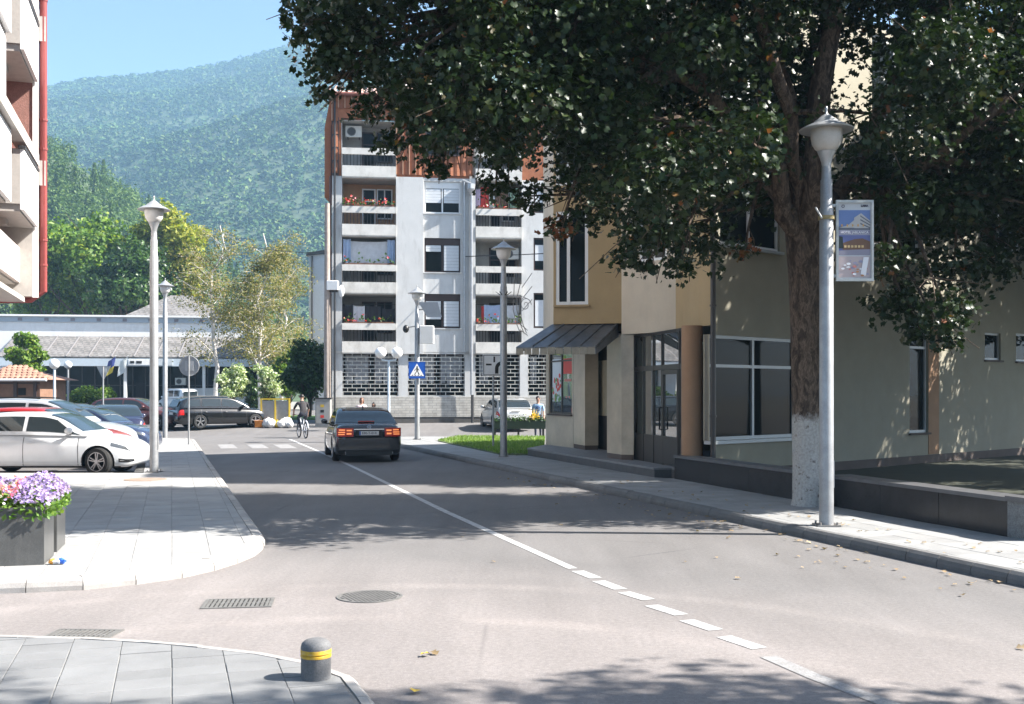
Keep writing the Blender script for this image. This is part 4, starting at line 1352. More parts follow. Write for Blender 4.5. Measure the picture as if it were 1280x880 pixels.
leafy_tree('maple_tree', 'leafy maple in the yard shading the long rendered wall', 'tree', (14.8, 23.6, .1), cl[:10] + ymine[0], 110000, .15, kite_leaf(), M_MAPLE, M_BARK, .2, 4.2, 15)
cl = [(x - 18, y - 24.6, z, r) for x, y, z, r in ((17.5, 26, 6, 1.6), (18.6, 27.5, 8, 1.8), (20, 26, 7.4, 1.8), (19.4, 28.4, 6, 1.6), (17.2, 27.6, 9.4, 1.5), (19, 26.4, 10.6, 1.7), (21, 28, 9, 1.6), (16.8, 25, 8.2, 1.3))]
leafy_tree('maple_tree', 'second yard maple standing by the far end of the long wall', 'tree', (18.6, 29.4, .1), cl + ymine[1], 48000, .16, kite_leaf(), M_MAPLE, M_BARK, .2, 4.0, 16)

cl = [(x - 12.6, y - 17, z, r) for x, y, z, r in ((10.4, 16, 4.6, 1.1), (10.8, 18.2, 5.6, 1.2), (11.6, 16.8, 7, 1.4), (12.8, 15.8, 5.4, 1.3), (12.6, 18.6, 7, 1.4), (13.8, 17.4, 6, 1.4), (12.4, 17, 8.8, 1.4), (14.2, 18.8, 8, 1.3), (10.6, 19.8, 6.8, 1.1), (9.2, 16.5, 5.6, 1.0), (9.4, 18.4, 6.2, 1.0), (8.9, 17.4, 4.9, .8), (9.0, 19.5, 5.8, 1.0))]  # off-frame maple, added so its crown shades the right pavement
leafy_tree('maple_tree', 'maple added behind the granite wall to shade the right pavement', 'tree', (12.6, 17, .1), cl, 50000, .15, kite_leaf(), M_MAPLE, M_BARK, .18, 3.4, 17)

# ---------------------------------------------------------------- street lamps
M_GALV = mat('galvanised_steel', (.34, .345, .35), .5, .5, var=.2, scale=6, fine=.08, fscale=60, stain=.35, stain_c=(.30, .26, .22), sscale=(3, 3, .6))
M_HAT = mat('lamp_hat_metal', (.42, .43, .44), .42, .5, var=.12, scale=8)
M_BOWL = mat('frosted_lamp_bowl', (.50, .47, .43), .35, var=.1, scale=8)
M_BOLT = flat('bolt_steel', (.25, .24, .23), .5, .8)
def street_lamp(label, loc, H, bowl=None):
    t = thing('street_lamp', label, 'street lamp', loc, 0, 'hat-shaped street lamps')
    part('pole', MB().lathe([(0, 0), (.096, 0), (.092, H - 1.35), (.080, H - 1.33), (.078, H - .98), (.066, H - .96), (.064, H - .80), (0, H - .80)], 12), M_GALV, t, True, world=False)
    part('base_plate', MB().box(-.15, .15, -.15, .15, 0, .02), M_BOLT, t, world=False)
    for sx in (-.11, .11):
        for sy in (-.11, .11): part('bolt', MB().cyl((sx, sy, .02), (sx, sy, .055), .014, None, 6), M_BOLT, t, world=False)
    part('access_door', MB().box(.0855, .0945, -.045, .045, .5, .85), M_GALV, t, world=False)
    part('neck', MB().lathe([(.058, H - .80), (.066, H - .74), (.085, H - .68), (.115, H - .60), (.118, H - .595), (0, H - .59)], 20), M_HAT, t, True, world=False)
    part('bowl', MB().lathe([(.10, H - .60), (.15, H - .56), (.185, H - .50), (.20, H - .42), (.205, H - .32), (.20, H - .31), (0, H - .31)], 24), bowl or M_BOWL, t, True, world=False)
    hat = part('hat', MB().lathe([(.19, H - .31), (.345, H - .325), (.352, H - .312), (.26, H - .262), (.165, H - .22), (.15, H - .195), (.125, H - .185), (.07, H - .135), (.03, H - .11)], 28), M_HAT, t, True, world=False)
    part('finial', MB().lathe([(.03, H - .115), (.014, H - .09), (.014, H - .05), (.02, H - .035), (.012, H - .008), (0, H)], 12), M_HAT, hat, True, world=False)
    return t
LR = street_lamp('hat-shaped steel street lamp carrying a framed poster', gp(1033, 657, .12), 5.5)
M_BOWL_SUN = mat('sunlit_lamp_bowl', (.68, .66, .63), .35, var=.06)  # same bowl as the frosted one, coloured paler where the sun lights it
L1 = street_lamp('tall hat-shaped street lamp beside the white hatchback', gp(192.5, 590, .12), 6.1, M_BOWL_SUN)
L2 = street_lamp('hat-shaped street lamp in the car park beyond the parked cars', Vector((-13.65, 42.5, .0)), 6.4, M_BOWL_SUN)
L3 = street_lamp('hat-shaped street lamp with wire festive ornament by the lawn', gp(629.5, 571, .12), 6.0, M_BOWL_SUN)
L4 = street_lamp('hat-shaped street lamp carrying the pedestrian crossing sign and solar panel', gp(521.5, 549.5, .12), 5.82, M_BOWL_SUN)

# poster frame on the right lamp
lb = LR.location
t = thing('poster_board', 'framed vertical hotel poster clamped to the street lamp', 'poster', (lb.x + .36, lb.y - .02, 3.85))
M_FRAME = mat('poster_frame', (.42, .44, .44), .4, .5, var=.15)
W2, H2 = .245, .53
fr = MB()
fr.box(-W2, W2, -.03, .03, -H2, -H2 + .035).box(-W2, W2, -.03, .03, H2 - .035, H2).box(-W2, -W2 + .03, -.03, .03, -H2 + .035, H2 - .035).box(W2 - .03, W2, -.03, .03, -H2 + .035, H2 - .035)
part('frame', fr, M_FRAME, t, world=False)
part('backing', MB().box(-W2 + .03, W2 - .03, -.005, .02, -H2 + .035, H2 - .035), flat('poster_paper', (.48, .50, .52), .4), t, world=False)
for z in (-.46, .46): part('clamp', MB().box(-.42, -W2, -.015, .015, z - .02, z + .02), M_FRAME, t, world=False)
part('clamp_ring', MB().lathe([(.098, -.025), (.108, -.025), (.108, .025), (.098, .025)], 16, (-.36, .02, .30)), mat('rusty_clamp', (.30, .24, .12), .7, .4), t, True, world=False)
part('clamp_lever', MB().cyl((-.45, -.09, .28), (-.54, -.11, .42), .012, None, 6), M_FRAME, t, world=False)
def pic(name, x0, x1, z0, z1, c, d, parent=t): return part(name, MB().box(x0, x1, -.0055 - d, -.005, z0, z1), c, parent, world=False)
cs = lambda n_, c: flat('print_' + n_, c, .35)
xa, xb = -W2 + .04, W2 - .04
pA = pic('hotel_picture', xa, xb, .14, .40, cs('sky', (.13, .20, .40)), .001)
g = MB()
def pl2(pts, d, m=0): g.slab([(x, -.0065 - d, z) for x, z in pts], (0, -.0006, 0), m)
pl2([(xa, .14), (xb, .14), (xb, .17), (xa, .185)], 0, 1)
pl2([(xa, .17), (xa + .12, .20), (xa + .20, .27), (xa + .21, .17)], .0008, 0)
pl2([(xa + .2, .165), (xa + .2, .30), (xb - .12, .36), (xb, .26), (xb, .165)], .0016, 0)
for k in range(3): pl2([(xb - .13, .335 - .05 * k), (xb, .245 - .035 * k), (xb, .23 - .035 * k), (xb - .13, .315 - .05 * k)], .0024, 1)
for k in range(5): pl2([(xa + .03 + k * .07, .185), (xa + .05 + k * .07, .185), (xa + .05 + k * .07, .215), (xa + .03 + k * .07, .215)], .0032, 2)
part('printed_hotel', g, [cs('white', (.42, .41, .40)), cs('grey', (.12, .13, .16)), cs('amber', (.5, .3, .1))], pA, world=False)
pB = pic('evening_picture', xa, xb, -.19, .075, cs('dusk', (.12, .14, .30)), .001)
g = MB()
pl2([(xa, -.19), (xb, -.19), (xb, -.10), (xa, -.13)], 0, 0)
pl2([(xa + .05, -.12), (xa + .05, -.03), (xa + .2, .02), (xb - .1, .03), (xb, -.01), (xb, -.11)], .0008, 1)
pl2([(xa, -.1), (xa, .06), (xa + .05, .05), (xa + .06, -.1)], .0016, 2)
for k in range(6): pl2([(xa + .07 + k * .045, -.09), (xa + .10 + k * .045, -.09), (xa + .10 + k * .045, -.06), (xa + .07 + k * .045, -.06)], .0024, 3)
part('printed_restaurant', g, [cs('tarmac', (.25, .24, .30)), cs('brown', (.16, .09, .06)), cs('tree', (.02, .03, .03)), cs('light', (.6, .42, .2))], pB, world=False)
pC = pic('dining_picture', xa, xb, -.48, -.205, cs('cloth', (.46, .38, .38)), .001)
g = MB(); r2 = np.random.RandomState(8)
for k in range(26):
    x, z, r = r2.uniform(xa + .03, xb - .03), r2.uniform(-.46, -.26), r2.uniform(.012, .03)
    pl2([(x + r * math.cos(a), z + r * .6 * math.sin(a)) for a in [i * PI / 4 for i in range(8)]], .0004 * k, int(r2.randint(0, 4)))
pl2([(xb - .13, -.44), (xb - .09, -.215), (xb - .02, -.215), (xb - .06, -.45)], .012, 2)
part('printed_table', g, [cs('pink', (.5, .2, .18)), cs('orange', (.5, .24, .1)), cs('plate', (.72, .72, .74)), cs('dish', (.3, .3, .42))], pC, world=False)
pic('title_band', xa, xb, .08, .135, cs('band', (.25, .24, .33)), .0012)
def put_text(txt, size, loc, m, parent, rot=(R(90), 0, 0), bold=0.0, name='lettering', world=False):
    o = obj(name, text_mesh(txt, m, size, bold), parent, world)
    o.location = loc; o.rotation_euler = rot
    return o
M_INKW = flat('white_ink', (.8, .8, .8), .5); M_INKD = flat('dark_ink', (.03, .03, .06), .5)
put_text('HOTEL JABLANICA', .043, (0, -.0105, .107), M_INKW, t)
put_text('LAMA', .036, (.13, -.0095, .455), M_INKD, t, bold=.002)
part('round_emblem', MB().tube([(-.15 + .018 * math.cos(a), -.009, .45 + .018 * math.sin(a)) for a in [i * PI / 6 for i in range(12)]], .004, 5, closed=True), M_INKD, t, world=False)

# pedestrian crossing sign on the far lamp
M_BLUE = flat('sign_blue', (.012, .09, .42), .35); M_SIGNW = flat('sign_white', (.82, .82, .82), .4); M_SIGNB = flat('sign_black', (.015, .015, .015), .4); M_SIGNG = mat('sign_back', (.33, .35, .37), .5, .5, var=.1)
lb = L4.location
sg = thing('crossing_sign', 'square blue pedestrian crossing sign on the lamp post', 'sign', (lb.x, lb.y - .13, 2.73), R(8))
part('panel', MB().box(-.31, .31, -.012, .012, -.31, .31), M_BLUE, sg, world=False)
bo = MB()
for a in ((-.31, .31, .285, .31), (-.31, .31, -.31, -.285)): bo.box(a[0], a[1], -.016, -.0125, a[2], a[3])
bo.box(-.31, -.285, -.016, -.0125, -.285, .285).box(.285, .31, -.016, -.0125, -.285, .285)
part('border', bo, M_BLUE, sg, world=False)
part('triangle', MB().slab([(-.27, -.0125, -.22), (.27, -.0125, -.22), (0, -.0125, .25)], (0, -.003, 0)), M_SIGNW, sg, world=False)
fg = MB()
def fq(*p): fg.slab([(x, -.0157, z) for x, z in p], (0, -.002, 0))
fg.slab([(.01 + .032 * math.cos(i * PI / 5), -.0157, .115 + .032 * math.sin(i * PI / 5)) for i in range(10)], (0, -.002, 0))
fq((-.02, .08), (.03, .08), (.035, -.03), (-.015, -.03)); fq((-.015, -.03), (.012, -.03), (-.07, -.17), (-.10, -.17)); fq((.013, -.03), (.036, -.03), (.10, -.17), (.07, -.17))
fq((-.021, .075), (-.021, .045), (-.09, -.03), (-.10, -.01)); fq((.031, .075), (.09, 0), (.08, -.02), (.033, .04))
for k in range(4): fq((-.2 + k * .11, -.205), (-.15 + k * .11, -.205), (-.14 + k * .11, -.18), (-.18 + k * .11, -.18))
part('walking_figure', fg, M_SIGNB, sg, world=False)
part('bracket', MB().box(-.05, .05, .012, .06, -.03, .03), M_SIGNG, sg, world=False)
so = thing('solar_panel', 'small tilted solar panel on the lamp post above the crossing sign', 'solar panel', (lb.x + .48, lb.y - .05, 5.0))
part('panel', MB().slab([(-.42, -.10, .28), (.30, -.10, .28), (.45, -.02, -.28), (-.1, -.02, -.28)], (0, .03, 0)), flat('solar_cells', (.42, .46, .52), .15, .2, .7), so, world=False)
part('arm', MB().cyl((-.48, .05, .0), (.1, 0, .05), .025, None, 8), M_GALV, so, world=False)
part('mounting_bar', MB().box(-.45, .2, -.01, .01, .2, .23), M_SIGNB, so, world=False)
bx = thing('battery_box', 'white control box strapped to the lamp post under the solar panel', 'box', (lb.x + .27, lb.y, 4.05))
part('case', MB().bbox(-.16, .36, -.18, .15, -.32, .35, .02), M_WHITE, bx, world=False)
part('strap', MB().box(-.2, -.16, -.12, .12, -.05, .0), M_GALV, bx, world=False)
cm = thing('traffic_camera', 'small black camera on the lamp post opposite the white box', 'camera', (lb.x - .42, lb.y - .05, 4.28))
part('housing', MB().ball((0, 0, 0), (.12, .12, .15)), M_SIGNB, cm, True, world=False)
part('arm', MB().cyl((.05, .02, .05), (.42, .05, .12), .02, None, 6), M_GALV, cm, world=False)
part('lens', MB().cyl((-.02, -.10, -.03), (-.02, -.135, -.04), .05, .045, 10), flat('lens', (.03, .03, .04), .1), cm, world=False)

# wire ornament on the lamp by the lawn
lb = L3.location
fo = thing('festive_ornament', 'curled wire festive light ornament on the lamp post by the lawn', 'ornament', (lb.x, lb.y, 4.2))
wr = MB()
for k, (x0, zt) in enumerate(((.30, .95), (.40, 1.0), (.47, .75))):
    wr.tube([(x0 + .08 * k, 0, zt - k * .25), (x0 - .02, 0, .35), (x0 - .04, 0, -.05), (x0 + .06, 0, -.45), (x0 + .16, 0, -.7)], .012, 5)
for k in range(3): wr.tube([(.50, 0, .55 - .32 * k), (.78, 0, .95 - .36 * k)], .011, 5)
for k in range(2): wr.tube([(.45, 0, -.45 - .15 * k), (.66, 0, -.62 - .14 * k)], .011, 5)
wr.tube([(.60 + .16 * (1 - i / 26) * math.cos(i * .45), 0, .08 + .2 * (1 - i / 26) * math.sin(i * .45)) for i in range(22)], .011, 5)
part('wire', wr, mat('ornament_wire', (.28, .28, .28), .5, .4), fo, True, world=False)
part('bracket', MB().box(.0, .5, -.012, .012, .28, .31).box(.0, .42, -.012, .012, -.32, -.29), M_GALV, fo, world=False)
cp = MB()
for k in range(6): cp.cyl((0, 0, 0), (.22 * math.cos(k * 1.05), .22 * math.sin(k * 1.05), .16), .02, .008, 5)
o = part('hook_ring', cp, M_ALU_D, fo, world=False); o.location = (0, 0, .28)

# priority road direction sign beside it
c = gp(616.5, 560, .13)
ds = thing('direction_sign', 'white sign with bent black priority road symbol on thin pole', 'sign', (c.x, c.y, .13), R(10))
part('pole', MB().cyl((0, 0, 0), (0, 0, 2.95), .032, None, 10), M_GALV, ds, True, world=False)
pz0 = 2.62; q = .34
part('panel', MB().box(-q, q, -.05, -.034, pz0 - q, pz0 + q), M_SIGNW, ds, world=False)
rim = MB()
rim.box(-q + .02, q - .02, -.053, -.0505, pz0 + q - .04, pz0 + q - .02).box(-q + .02, q - .02, -.053, -.0505, pz0 - q + .02, pz0 - q + .04).box(-q + .02, -q + .04, -.053, -.0505, pz0 - q + .04, pz0 + q - .04).box(q - .04, q - .02, -.053, -.0505, pz0 - q + .04, pz0 + q - .04)
part('border', rim, M_SIGNB, ds, world=False)
sy = MB()
def sq(x0, x1, z0, z1): sy.box(x0, x1, -.0545, -.0505, pz0 + z0, pz0 + z1)
pts = [(.05, -.26), (.16, -.26)]
arcp = [(.05 + .0, -.1)]
outer = [(.05 + .22 * (1 - math.cos(a)), -.10 + .22 * math.sin(a)) for a in [i * PI / 2 / 6 for i in range(7)]]
inner = [(.16 + .11 * (1 - math.cos(a)), -.10 + .11 * math.sin(a)) for a in [i * PI / 2 / 6 for i in range(7)]]
poly = [(.05, -.27)] + outer + [(.29, .12), (.29, .01)] + inner[::-1] + [(.16, -.27)]
sy.slab([(x, -.0505, pz0 + z) for x, z in poly], (0, -.004, 0))
sq(-.24, -.06, -.01, .045); sq(.0, .05, .09, .27); 
part('symbol', sy, M_SIGNB, ds, world=False)
part('bracket', MB().box(-.05, .05, -.034, .0, pz0 + .1, pz0 + .14).box(-.05, .05, -.034, .0, pz0 - .14, pz0 - .1), M_GALV, ds, world=False)
# ---------------------------------------------------------------- apartment block across the crossing
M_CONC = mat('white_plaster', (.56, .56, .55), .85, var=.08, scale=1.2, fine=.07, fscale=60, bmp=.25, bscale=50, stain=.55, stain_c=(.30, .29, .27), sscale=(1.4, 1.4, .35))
M_BALC = mat('balcony_concrete', (.62, .60, .56), .85, var=.12, scale=2.2, fine=.08, stain=.6, stain_c=(.30, .28, .24), sscale=(1.2, 1.2, .6), bmp=.2)
M_TILE = mat('terracotta_cladding', (.30, .105, .045), .75, var=.2, scale=4, fine=.1, rnd=.16)
M_TILE_E = mat('cladding_joint', (.46, .27, .17), .7, var=.1)
M_ROOFT = mat('faded_roof_tile', (.46, .32, .27), .8, var=.2, scale=2.5, fine=.2, fscale=20)
M_DARKW = flat('brown_timber', (.045, .025, .02), .5)
M_SHUT = mat('roller_shutter', (.60, .62, .64), .55, var=.05)
M_INT = flat('dim_interior', (.05, .05, .055), .8)
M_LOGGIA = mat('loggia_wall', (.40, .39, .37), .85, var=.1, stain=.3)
M_PEACH = mat('peach_wall', (.46, .27, .15), .85, var=.1)
M_RAIL = flat('dark_railing', (.04, .04, .042), .5, .3)
M_GRILLE = flat('pale_grille', (.50, .50, .47), .5, .2)
M_NETC = mat('net_curtain', (.30, .31, .33), .9, var=.25, scale=6, fine=.0)
M_ZINC = mat('zinc_pipe', (.40, .41, .42), .45, .6, var=.2)
def brick_mat(name, c1, c2, mo, sc):
    m, t, b = nodes(name)
    tc = t.nodes.new('ShaderNodeTexCoord')
    br = t.nodes.new('ShaderNodeTexBrick')
    br.inputs['Color1'].default_value = (*c1, 1); br.inputs['Color2'].default_value = (*c2, 1); br.inputs['Mortar'].default_value = (*mo, 1)
    br.inputs['Scale'].default_value = sc; br.inputs['Brick Width'].default_value = .9; br.inputs['Row Height'].default_value = .3; br.inputs['Mortar Size'].default_value = .03
    mp = t.nodes.new('ShaderNodeMapping'); mp.inputs['Rotation'].default_value = (R(90), 0, 0)
    t.links.new(tc.outputs['Object'], mp.inputs[0]); t.links.new(mp.outputs[0], br.inputs[0])
    col = mixc(t, 1, br.outputs[0], ramp(t, noise(t, pos(t), 3, 4, .6), [(.3, .75), (.7, 1.15)]), 'MULTIPLY')
    t.links.new(col, b.inputs['Base Color']); b.inputs['Roughness'].default_value = .85
    bump(t, b, br.outputs['Fac'], -.4, .02)
    return m
M_BRICKP = brick_mat('pale_brick', (.50, .48, .44), (.42, .40, .36), (.30, .29, .27), 2.4)

AD = 53.0; AANG = R(7)
AT = Vector((math.cos(AANG), math.sin(AANG), 0)); AN = nv(AT)
AO = at(415, 492, AD); AO.z = 0
def as_(px):
    k = (px - 640) / F_PX
    return (k * AO.y - AO.x) / (AT.x - k * AT.y)
def az(py, px=520):
    D = AO.y + AT.y * as_(px)
    return CAM_H + (HORIZ - py) / F_PX * D
APT = thing('apartment_block', 'four-storey white apartment block with terracotta-clad attic and loggia balconies', 'building', (AO.x + 5, AO.y, .4))
S = dict(l=0, b0=as_(427.5), b1=as_(495), w0=as_(529), w1=as_(577), n1=as_(587), c0=as_(594), c1=as_(652), v0=as_(667), v1=as_(684), e=as_(760))
zb, zg0, zg1 = az(530), az(496), az(440)
floors = [az(440), az(366), az(294.5), az(222), az(150)]
ztop = az(122)
SH = as_(495)
# wall sheets: column left of balconies, projecting panel, recessed window bay, right part
wl = MB()
facade(wl, AO, AT, AN, S['b0'], zg1, floors[3], [], .2)
part('corner_wall', wl, M_CONC, APT)
pn = MB()
pn.obox(AO, AT, AN, SH, S['w0'], -.6, .12, zg1 - .1, floors[3])
part('wall_panel', pn, M_CONC, APT)
winz = [(az(266), az(226)), (az(340), az(297)), (az(410), az(367))]
hol = [(S['w0'] + .06, S['w1'] - .06, a, b) for a, b in winz]
wb = MB()
facade(wb, AO + AT * S['w0'], AT, AN, S['n1'] - S['w0'], zg1 - .1, floors[3], [(a - S['w0'], b - S['w0'], c, d) for a, b, c, d in hol], .2)
part('window_bay_wall', wb, M_CONC, APT)
rw = MB()
rh = [(S['v0'] - S['c1'], S['v1'] - S['c1'], az(a, 660), az(b, 660)) for a, b in ((266, 232), (338, 297), (410, 366))]
facade(rw, AO + AT * S['c1'], AT, AN, S['e'] - S['c1'], zg1 - .1, floors[3], rh, .2)
part('right_wall', rw, M_CONC, APT)
part('pier', MB().obox(AO, AT, AN, S['n1'], S['c0'], -.5, .14, zg1 - .1, floors[3]), M_CONC, APT)
# windows with roller shutters
for i, (s0, s1, c, d) in enumerate(hol):
    wf = M_WHITE if i == 0 else M_DARKW
    wo = window(APT, AO, AT, AN, s0, s1, c, d, .16, wf, M_GLASS, (1, 1), (1,), .07, .06)
    part('shutter_box', MB().obox(AO, AT, AN, s0 + .07, s1 - .07, -.09, -.075, d - .34, d - .07), wf, wo)
    W = (s1 - s0) / 2
    for k in range(2):
        drop = [(.62, .62), (.25, 1.0), (.72, 1.0)][i][k]
        zt = d - .36; zl = zt - (zt - c - .09) * drop
        ns = max(2, int((zt - zl) / .14))
        sh = MB()
        for q in range(ns):
            z0_, z1_ = zl + (zt - zl) * q / ns, zl + (zt - zl) * (q + 1) / ns
            sh.obox(AO, AT, AN, s0 + .075 + W * k, s0 + W * (k + 1) - .075, -.105, -.088, z0_ + .008, z1_)
        o = part('roller_shutter', sh, M_SHUT, wo)
    part('window_sill', MB().obox(AO, AT, AN, s0 - .05, s1 + .05, -.05, .06, c - .05, c - .003), M_CONC, APT)
for i, (s0, s1, c, d) in enumerate(rh):
    oo = AO + AT * S['c1']
    wo = window(APT, oo, AT, AN, s0, s1, c, d, .16, M_DARKW, M_GLASS, (1,), (1,), .08, .06)
    part('roller_shutter', MB().obox(oo, AT, AN, s0 + .09, s1 - .09, -.1, -.085, c + (.5 if i < 2 else .1), d - (.1 if i == 0 else .35)), M_SHUT, wo)
# loggias
M_CL = [mat('laundry_' + n_, c, .9, var=.15, scale=5) for n_, c in (('white', (.62, .62, .64)), ('blue', (.12, .17, .34)), ('red', (.5, .05, .04)), ('lilac', (.5, .42, .55)), ('brown', (.2, .12, .08)), ('black', (.03, .03, .035)), ('lightblue', (.35, .45, .62)), ('green', (.3, .42, .3)))]
M_GERAN_L = leafmat('balcony_leaves', [(0, (.03, .08, .015)), (1, (.10, .18, .03))], .3)
M_GERAN_F = leafmat('balcony_flowers', [(0, (.6, .03, .03)), (.5, (.7, .08, .06)), (.8, (.7, .25, .3)), (1, (.75, .6, .55))], .2)
def flower_row(parent, oo, s0, s1, d, z, n, dens, seed, name='balcony_flowers'):
    rs = np.random.RandomState(seed)
    C = []; mi = []
    for k in range(int(n)):
        s = rs.uniform(s0, s1); dz = abs(rs.normal()) * .17; dd = d + rs.normal() * .08
        p = oo + AT * s + AN * dd
        C.append((p.x, p.y, z + dz)); mi.append(int(rs.rand() < dens))
    o = obj(name, leaf_cloud(name, np.array(C), rs.uniform(.09, .17, len(C)), tuft(), [M_GERAN_L, M_GERAN_F], None, .6, .8, seed, np.array(mi)), parent)
    o['kind'] = 'stuff'
    return o
def cloth(parent, oo, s0, s1, d, z0, z1, m, seed, name='laundry'):
    rs = np.random.RandomState(seed); n = 8
    V = []; F = []
    for j in range(4):
        for i in range(n + 1):
            s = s0 + (s1 - s0) * i / n
            dd = d + .05 * math.sin(i * 1.7 + seed) * (j + 1) / 4
            zz = z1 + (z0 - z1) * j / 3 + (.03 * math.sin(i * .9 + seed) if j == 3 else 0) - (.04 * math.sin(PI * i / n) if j == 0 else 0)
            p = oo + AT * s + AN * dd
            V.append((p.x, p.y, zz))
    for j in range(3):
        for i in range(n): F.append((j * (n + 1) + i, j * (n + 1) + i + 1, (j + 1) * (n + 1) + i + 1, (j + 1) * (n + 1) + i))
    V2 = [(x + AN.x * -.012, y + AN.y * -.012, z) for x, y, z in V]
    k = len(V)
    mb = MB().add(V + V2, F + [tuple(i + k for i in f[::-1]) for f in F])
    return part(name, mb, m, parent, True)
def loggia(s0, s1, z0, z1, i, col, attic=False):
    """one recessed balcony: back wall, door, slab, parapet bands, railing"""
    W = s1 - s0
    bx_ = MB(); dpt = 1.5
    bx_.obox(AO, AT, AN, s0, s1, -dpt - .05, -dpt, z0 + .02, z1)
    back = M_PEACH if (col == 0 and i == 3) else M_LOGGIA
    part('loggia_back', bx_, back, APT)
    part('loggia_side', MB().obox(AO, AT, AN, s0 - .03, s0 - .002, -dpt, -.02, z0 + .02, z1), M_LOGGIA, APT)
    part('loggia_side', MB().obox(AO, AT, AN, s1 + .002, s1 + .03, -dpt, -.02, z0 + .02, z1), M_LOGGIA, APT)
    f = 1.0 if i == 4 else 1
    wo = window(APT, AO, AT, AN, s0 + W * .36, s0 + W * .62, z0 + .12, z1 - .35, dpt - .06, M_DARKW if i != 3 else M_WHITE, M_GLASS, (1,), (3, 1), .07, .05, name='balcony_door')
    wo = window(APT, AO, AT, AN, s0 + W * .64, s0 + W * .94, z0 + 1.0, z1 - .35, dpt - .06, M_DARKW if i != 3 else M_WHITE, M_GLASS, (1, 1), (1,), .06, .05)
    H = z1 - z0
    bal = part('balcony_slab', MB().obox(AO, AT, AN, s0 + .01, s1 - .01, -dpt, .16, z0 - .10, z0 + .02), M_BALC, APT)
    part('parapet', MB().obox(AO, AT, AN, s0 + .008, s1 - .008, .03, .19, z0 - .05, z0 + H * .17), M_BALC, bal)
    part('top_band', MB().obox(AO, AT, AN, s0 + .008, s1 - .008, .03, .19, z0 + H * .365, z0 + H * .475), M_BALC, bal)
    rl = MB()
    n = 16
    for k in range(n):
        s = s0 + W * (k + .5) / n
        rl.obox(AO, AT, AN, s - .016, s + .016, .08, .11, z0 + H * .17, z0 + H * .365)
    part('railing', rl, M_RAIL, bal)
    part('loggia_ceiling', MB().obox(AO, AT, AN, s0, s1, -dpt, -.03, z1 - .12, z1 - .10), M_LOGGIA, APT)
    return bal
for i in range(1, 5):
    z0, z1 = floors[i - 1], floors[i]
    loggia(S['b0'], SH, z0, z1, i, 0)
    loggia(S['c0'], S['c1'], z0, z1, i, 1)
flr = lambda i: floors[i - 1]
Hf = floors[1] - floors[0]
fz_ = lambda i, f: floors[i - 1] + (floors[i] - floors[i - 1]) * f
def hung(label, col, i, items):
    """a clothes line with its washing: one line, each piece its own part"""
    s0 = S['b0'] if col == 0 else S['c0']; W = (SH - S['b0']) if col == 0 else (S['c1'] - S['c0'])
    c = AO + AT * (s0 + W / 2)
    t = thing('washing_line', label, 'laundry', (c.x, c.y, fz_(i, .475)))
    zt = max(b for _, _, _, b, _ in items)
    ln = MB(); a_, b_ = AO + AT * (s0 + .02) + AN * -.25, AO + AT * (s0 + W - .02) + AN * -.25
    ln.cyl((a_.x, a_.y, fz_(i, zt) + .01), (b_.x, b_.y, fz_(i, zt) + .01), .012, None, 5)
    part('line', ln, M_RAIL, t)
    for k, (f0, f1, y0, y1, m) in enumerate(items):
        cloth(t, AO, s0 + W * f0, s0 + W * f1, -.25, fz_(i, y0), fz_(i, y1), M_CL[m], i * 7 + k + col, 'hanging_cloth')
hung('large pale sheet drying on the balcony above the dark awnings', 0, 2, [(.14, .86, .50, .90, 0)])
hung('dark clothes and a grey towel hanging on the balcony over the ground floor grilles', 0, 1, [(.0, .2, .45, .80, 5), (.21, .42, .46, .78, 0), (.44, .72, .5, .78, 5), (.74, .98, .5, .74, 5)])
hung('red, lilac and brown clothes drying high on the balcony by the tree', 1, 3, [(.0, .12, .55, .85, 3), (.13, .3, .5, .88, 2), (.31, .44, .5, .86, 0), (.45, .58, .58, .9, 4), (.59, .72, .58, .9, 4), (.76, .95, .52, .88, 7)])
hung('blue and white towels drying on the balcony over the street lamp', 1, 1, [(.14, .2, .5, .8, 2), (.2, .55, .5, .82, 6), (.56, .95, .5, .82, 0)])
pot = MB()
fb = [(0, 3, 1.0, 120, .42, 'red geraniums blooming along the peach balcony'), (0, 1, 1, 46, .25, 'sparse plants along the balcony with dark clothes'), (1, 3, 1, 40, .35, 'small pink flowers under the coloured washing'), (1, 1, 1, 60, .3, 'green plants and red flowers before the towels'), (0, 2, 1, 40, .1, 'thin green plants under the drying sheet')]
for col, i, w_, n, dens, lab in fb:
    s0 = S['b0'] if col == 0 else S['c0']; s1 = SH if col == 0 else S['c1']
    c = AO + AT * ((s0 + s1) / 2) + AN * .28
    t = thing('flower_box', lab, 'flower box', (c.x, c.y, fz_(i, .475)))
    part('trough', MB().obox(AO, AT, AN, s0 + .1, s1 - .1, .0, .18, fz_(i, .475) + .004, fz_(i, .475) + .07), mat('trough_brown', (.16, .08, .05), .7) if 'trough_brown' not in bpy.data.materials else bpy.data.materials['trough_brown'], t)
    flower_row(t, AO, s0 + .05, s1 - .05, .1, fz_(i, .475) + .10, n, dens, 40 + col * 7 + i, 'plants')
# blue curtains framing the sheet
for f0, f1 in ((0.02, .16), (.84, .98)):
    s0 = S['b0']; W = SH - s0
    cloth(APT, AO, s0 + W * f0, s0 + W * f1, -.12, fz_(2, .52), fz_(2, .93), M_CL[6], int(f0 * 50), 'balcony_curtain')
